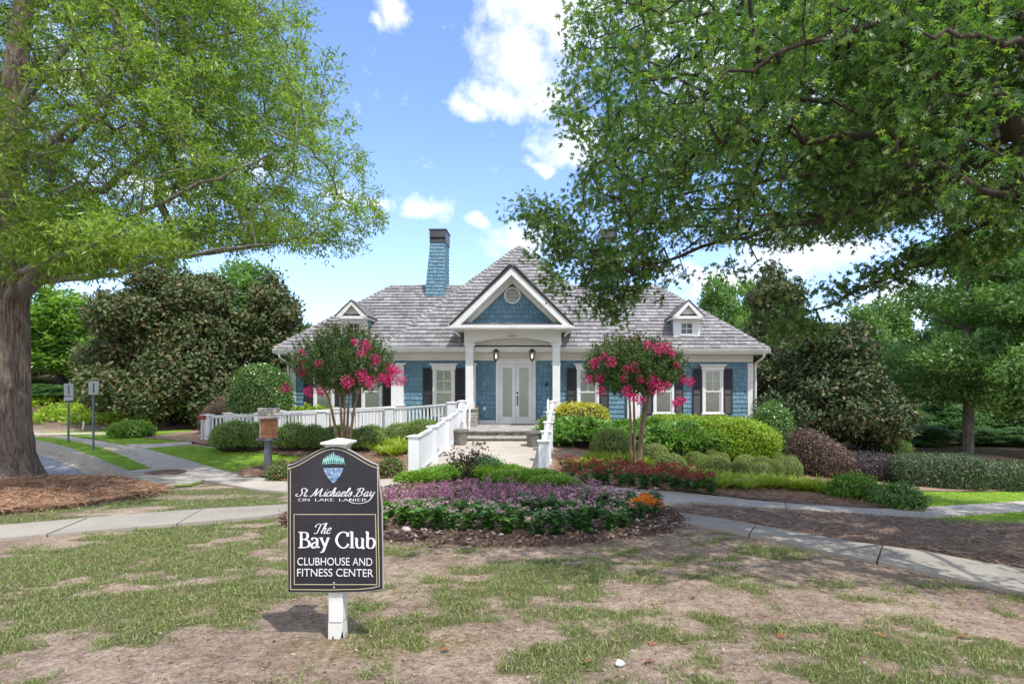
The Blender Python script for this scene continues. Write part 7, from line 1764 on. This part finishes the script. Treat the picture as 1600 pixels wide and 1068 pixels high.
T_TW=(np.array([(-.02,0,0),(.02,0,0),(.012,.5,.0),(-.012,.5,.0),(.012,.5,.0),(.1,1,.0),(.08,1,.0),(-.012,.5,.0)]),np.array([(0,1,2,3),(4,5,6,7)]))
NEAR=[(-6.8,2.8),(6,2.8),(6,6.9),(-7,6.9)]
fr_h=lambda X,Y:H(X,Y)+np.where(free(X,Y),0,-.5)
flat(16000,NEAR,fr_h,T_TW,.03,.09,'dead_grass',M['needle'],90,.2,-.008,'dead straw coloured grass bits matted on the bare soil')
flat(5000,NEAR,fr_h,T_CH,.004,.012,'pebbles',M['stone'],91,.3,-.012,'tiny pale pebbles strewn over the bare soil')
# bed edge debris spilling onto the lawn
ex=PW([(560,845),(700,858),(900,856),(1060,838),(1090,818),(1060,812),(940,840),(700,846),(560,832)])
flat(2600,ex,lambda X,Y:H(X,Y)+0*X,T_CH,.015,.05,'bark_chips',M['chip'],87,.3,.005,'bark chips spilled on the soil in front of the island bed')
# pale stones in the mulch and dry leaves
def stone(px,py,r,label):
    x,y=G(px,py); bm=bmesh.new(); bmesh.ops.create_icosphere(bm,subdivisions=3,radius=r)
    for v in bm.verts: v.co*=1+.35*(float(vnoise(v.co.x/r*1.3+px,v.co.y/r*1.3+v.co.z/r+9,3))-.5); v.co.z*=.65
    me=bpy.data.meshes.new('rock'); bm.to_mesh(me); bm.free(); me.polygons.foreach_set('use_smooth',[True]*len(me.polygons)); me.materials.append(M['stone']); o=link('rock',me); o.location=(x,y,float(bedh(x,y))+.05); tag(o,label,'stone')
stone(635,834,.06,'largest pale stone lying in the mulch right of the black sign'); stone(683,825,.045,'small pale stone in the mulch below the bright green plants'); stone(783,842,.03,'little pale stone at the middle front of the island bed')
T_DL=(np.array(_ov)*np.array([1,1,1.6]),T_OAK[1])
LF=[(1017,852),(1243,808),(1348,835),(1500,824),(1225,1000),(1020,1032),(1010,1005),(1510,1000),(1290,905),(1200,842),(690,1020),(1090,935),(1365,990),(910,1040)]
for i,(px,py) in enumerate(LF):
    x,y=G(px,py); rs2=np.random.RandomState(i+400); V,Fc=scatter(T_DL,np.zeros((1,3)),np.array([[math.cos(i*2.),math.sin(i*2.),.1]]),[.085],rs2,np.array([0,0,1.]),.3)
    o=link('fallen_leaf',npmesh('fallen_leaf',V,Fc,M['dryleaf'] if 'dryleaf' in M else M.setdefault('dryleaf',simple('dry_leaf',(.30,.13,.05),.7,.3,20)))); o.location=(x,y,float(H(x,y))+(.055 if py<870 and px>1040 else .02)); tag(o,f'{ORD[sorted(LF).index((px,py))]} curled brown dead oak leaf counted from the left on the ground','dead leaf','fallen oak leaves on the ground')
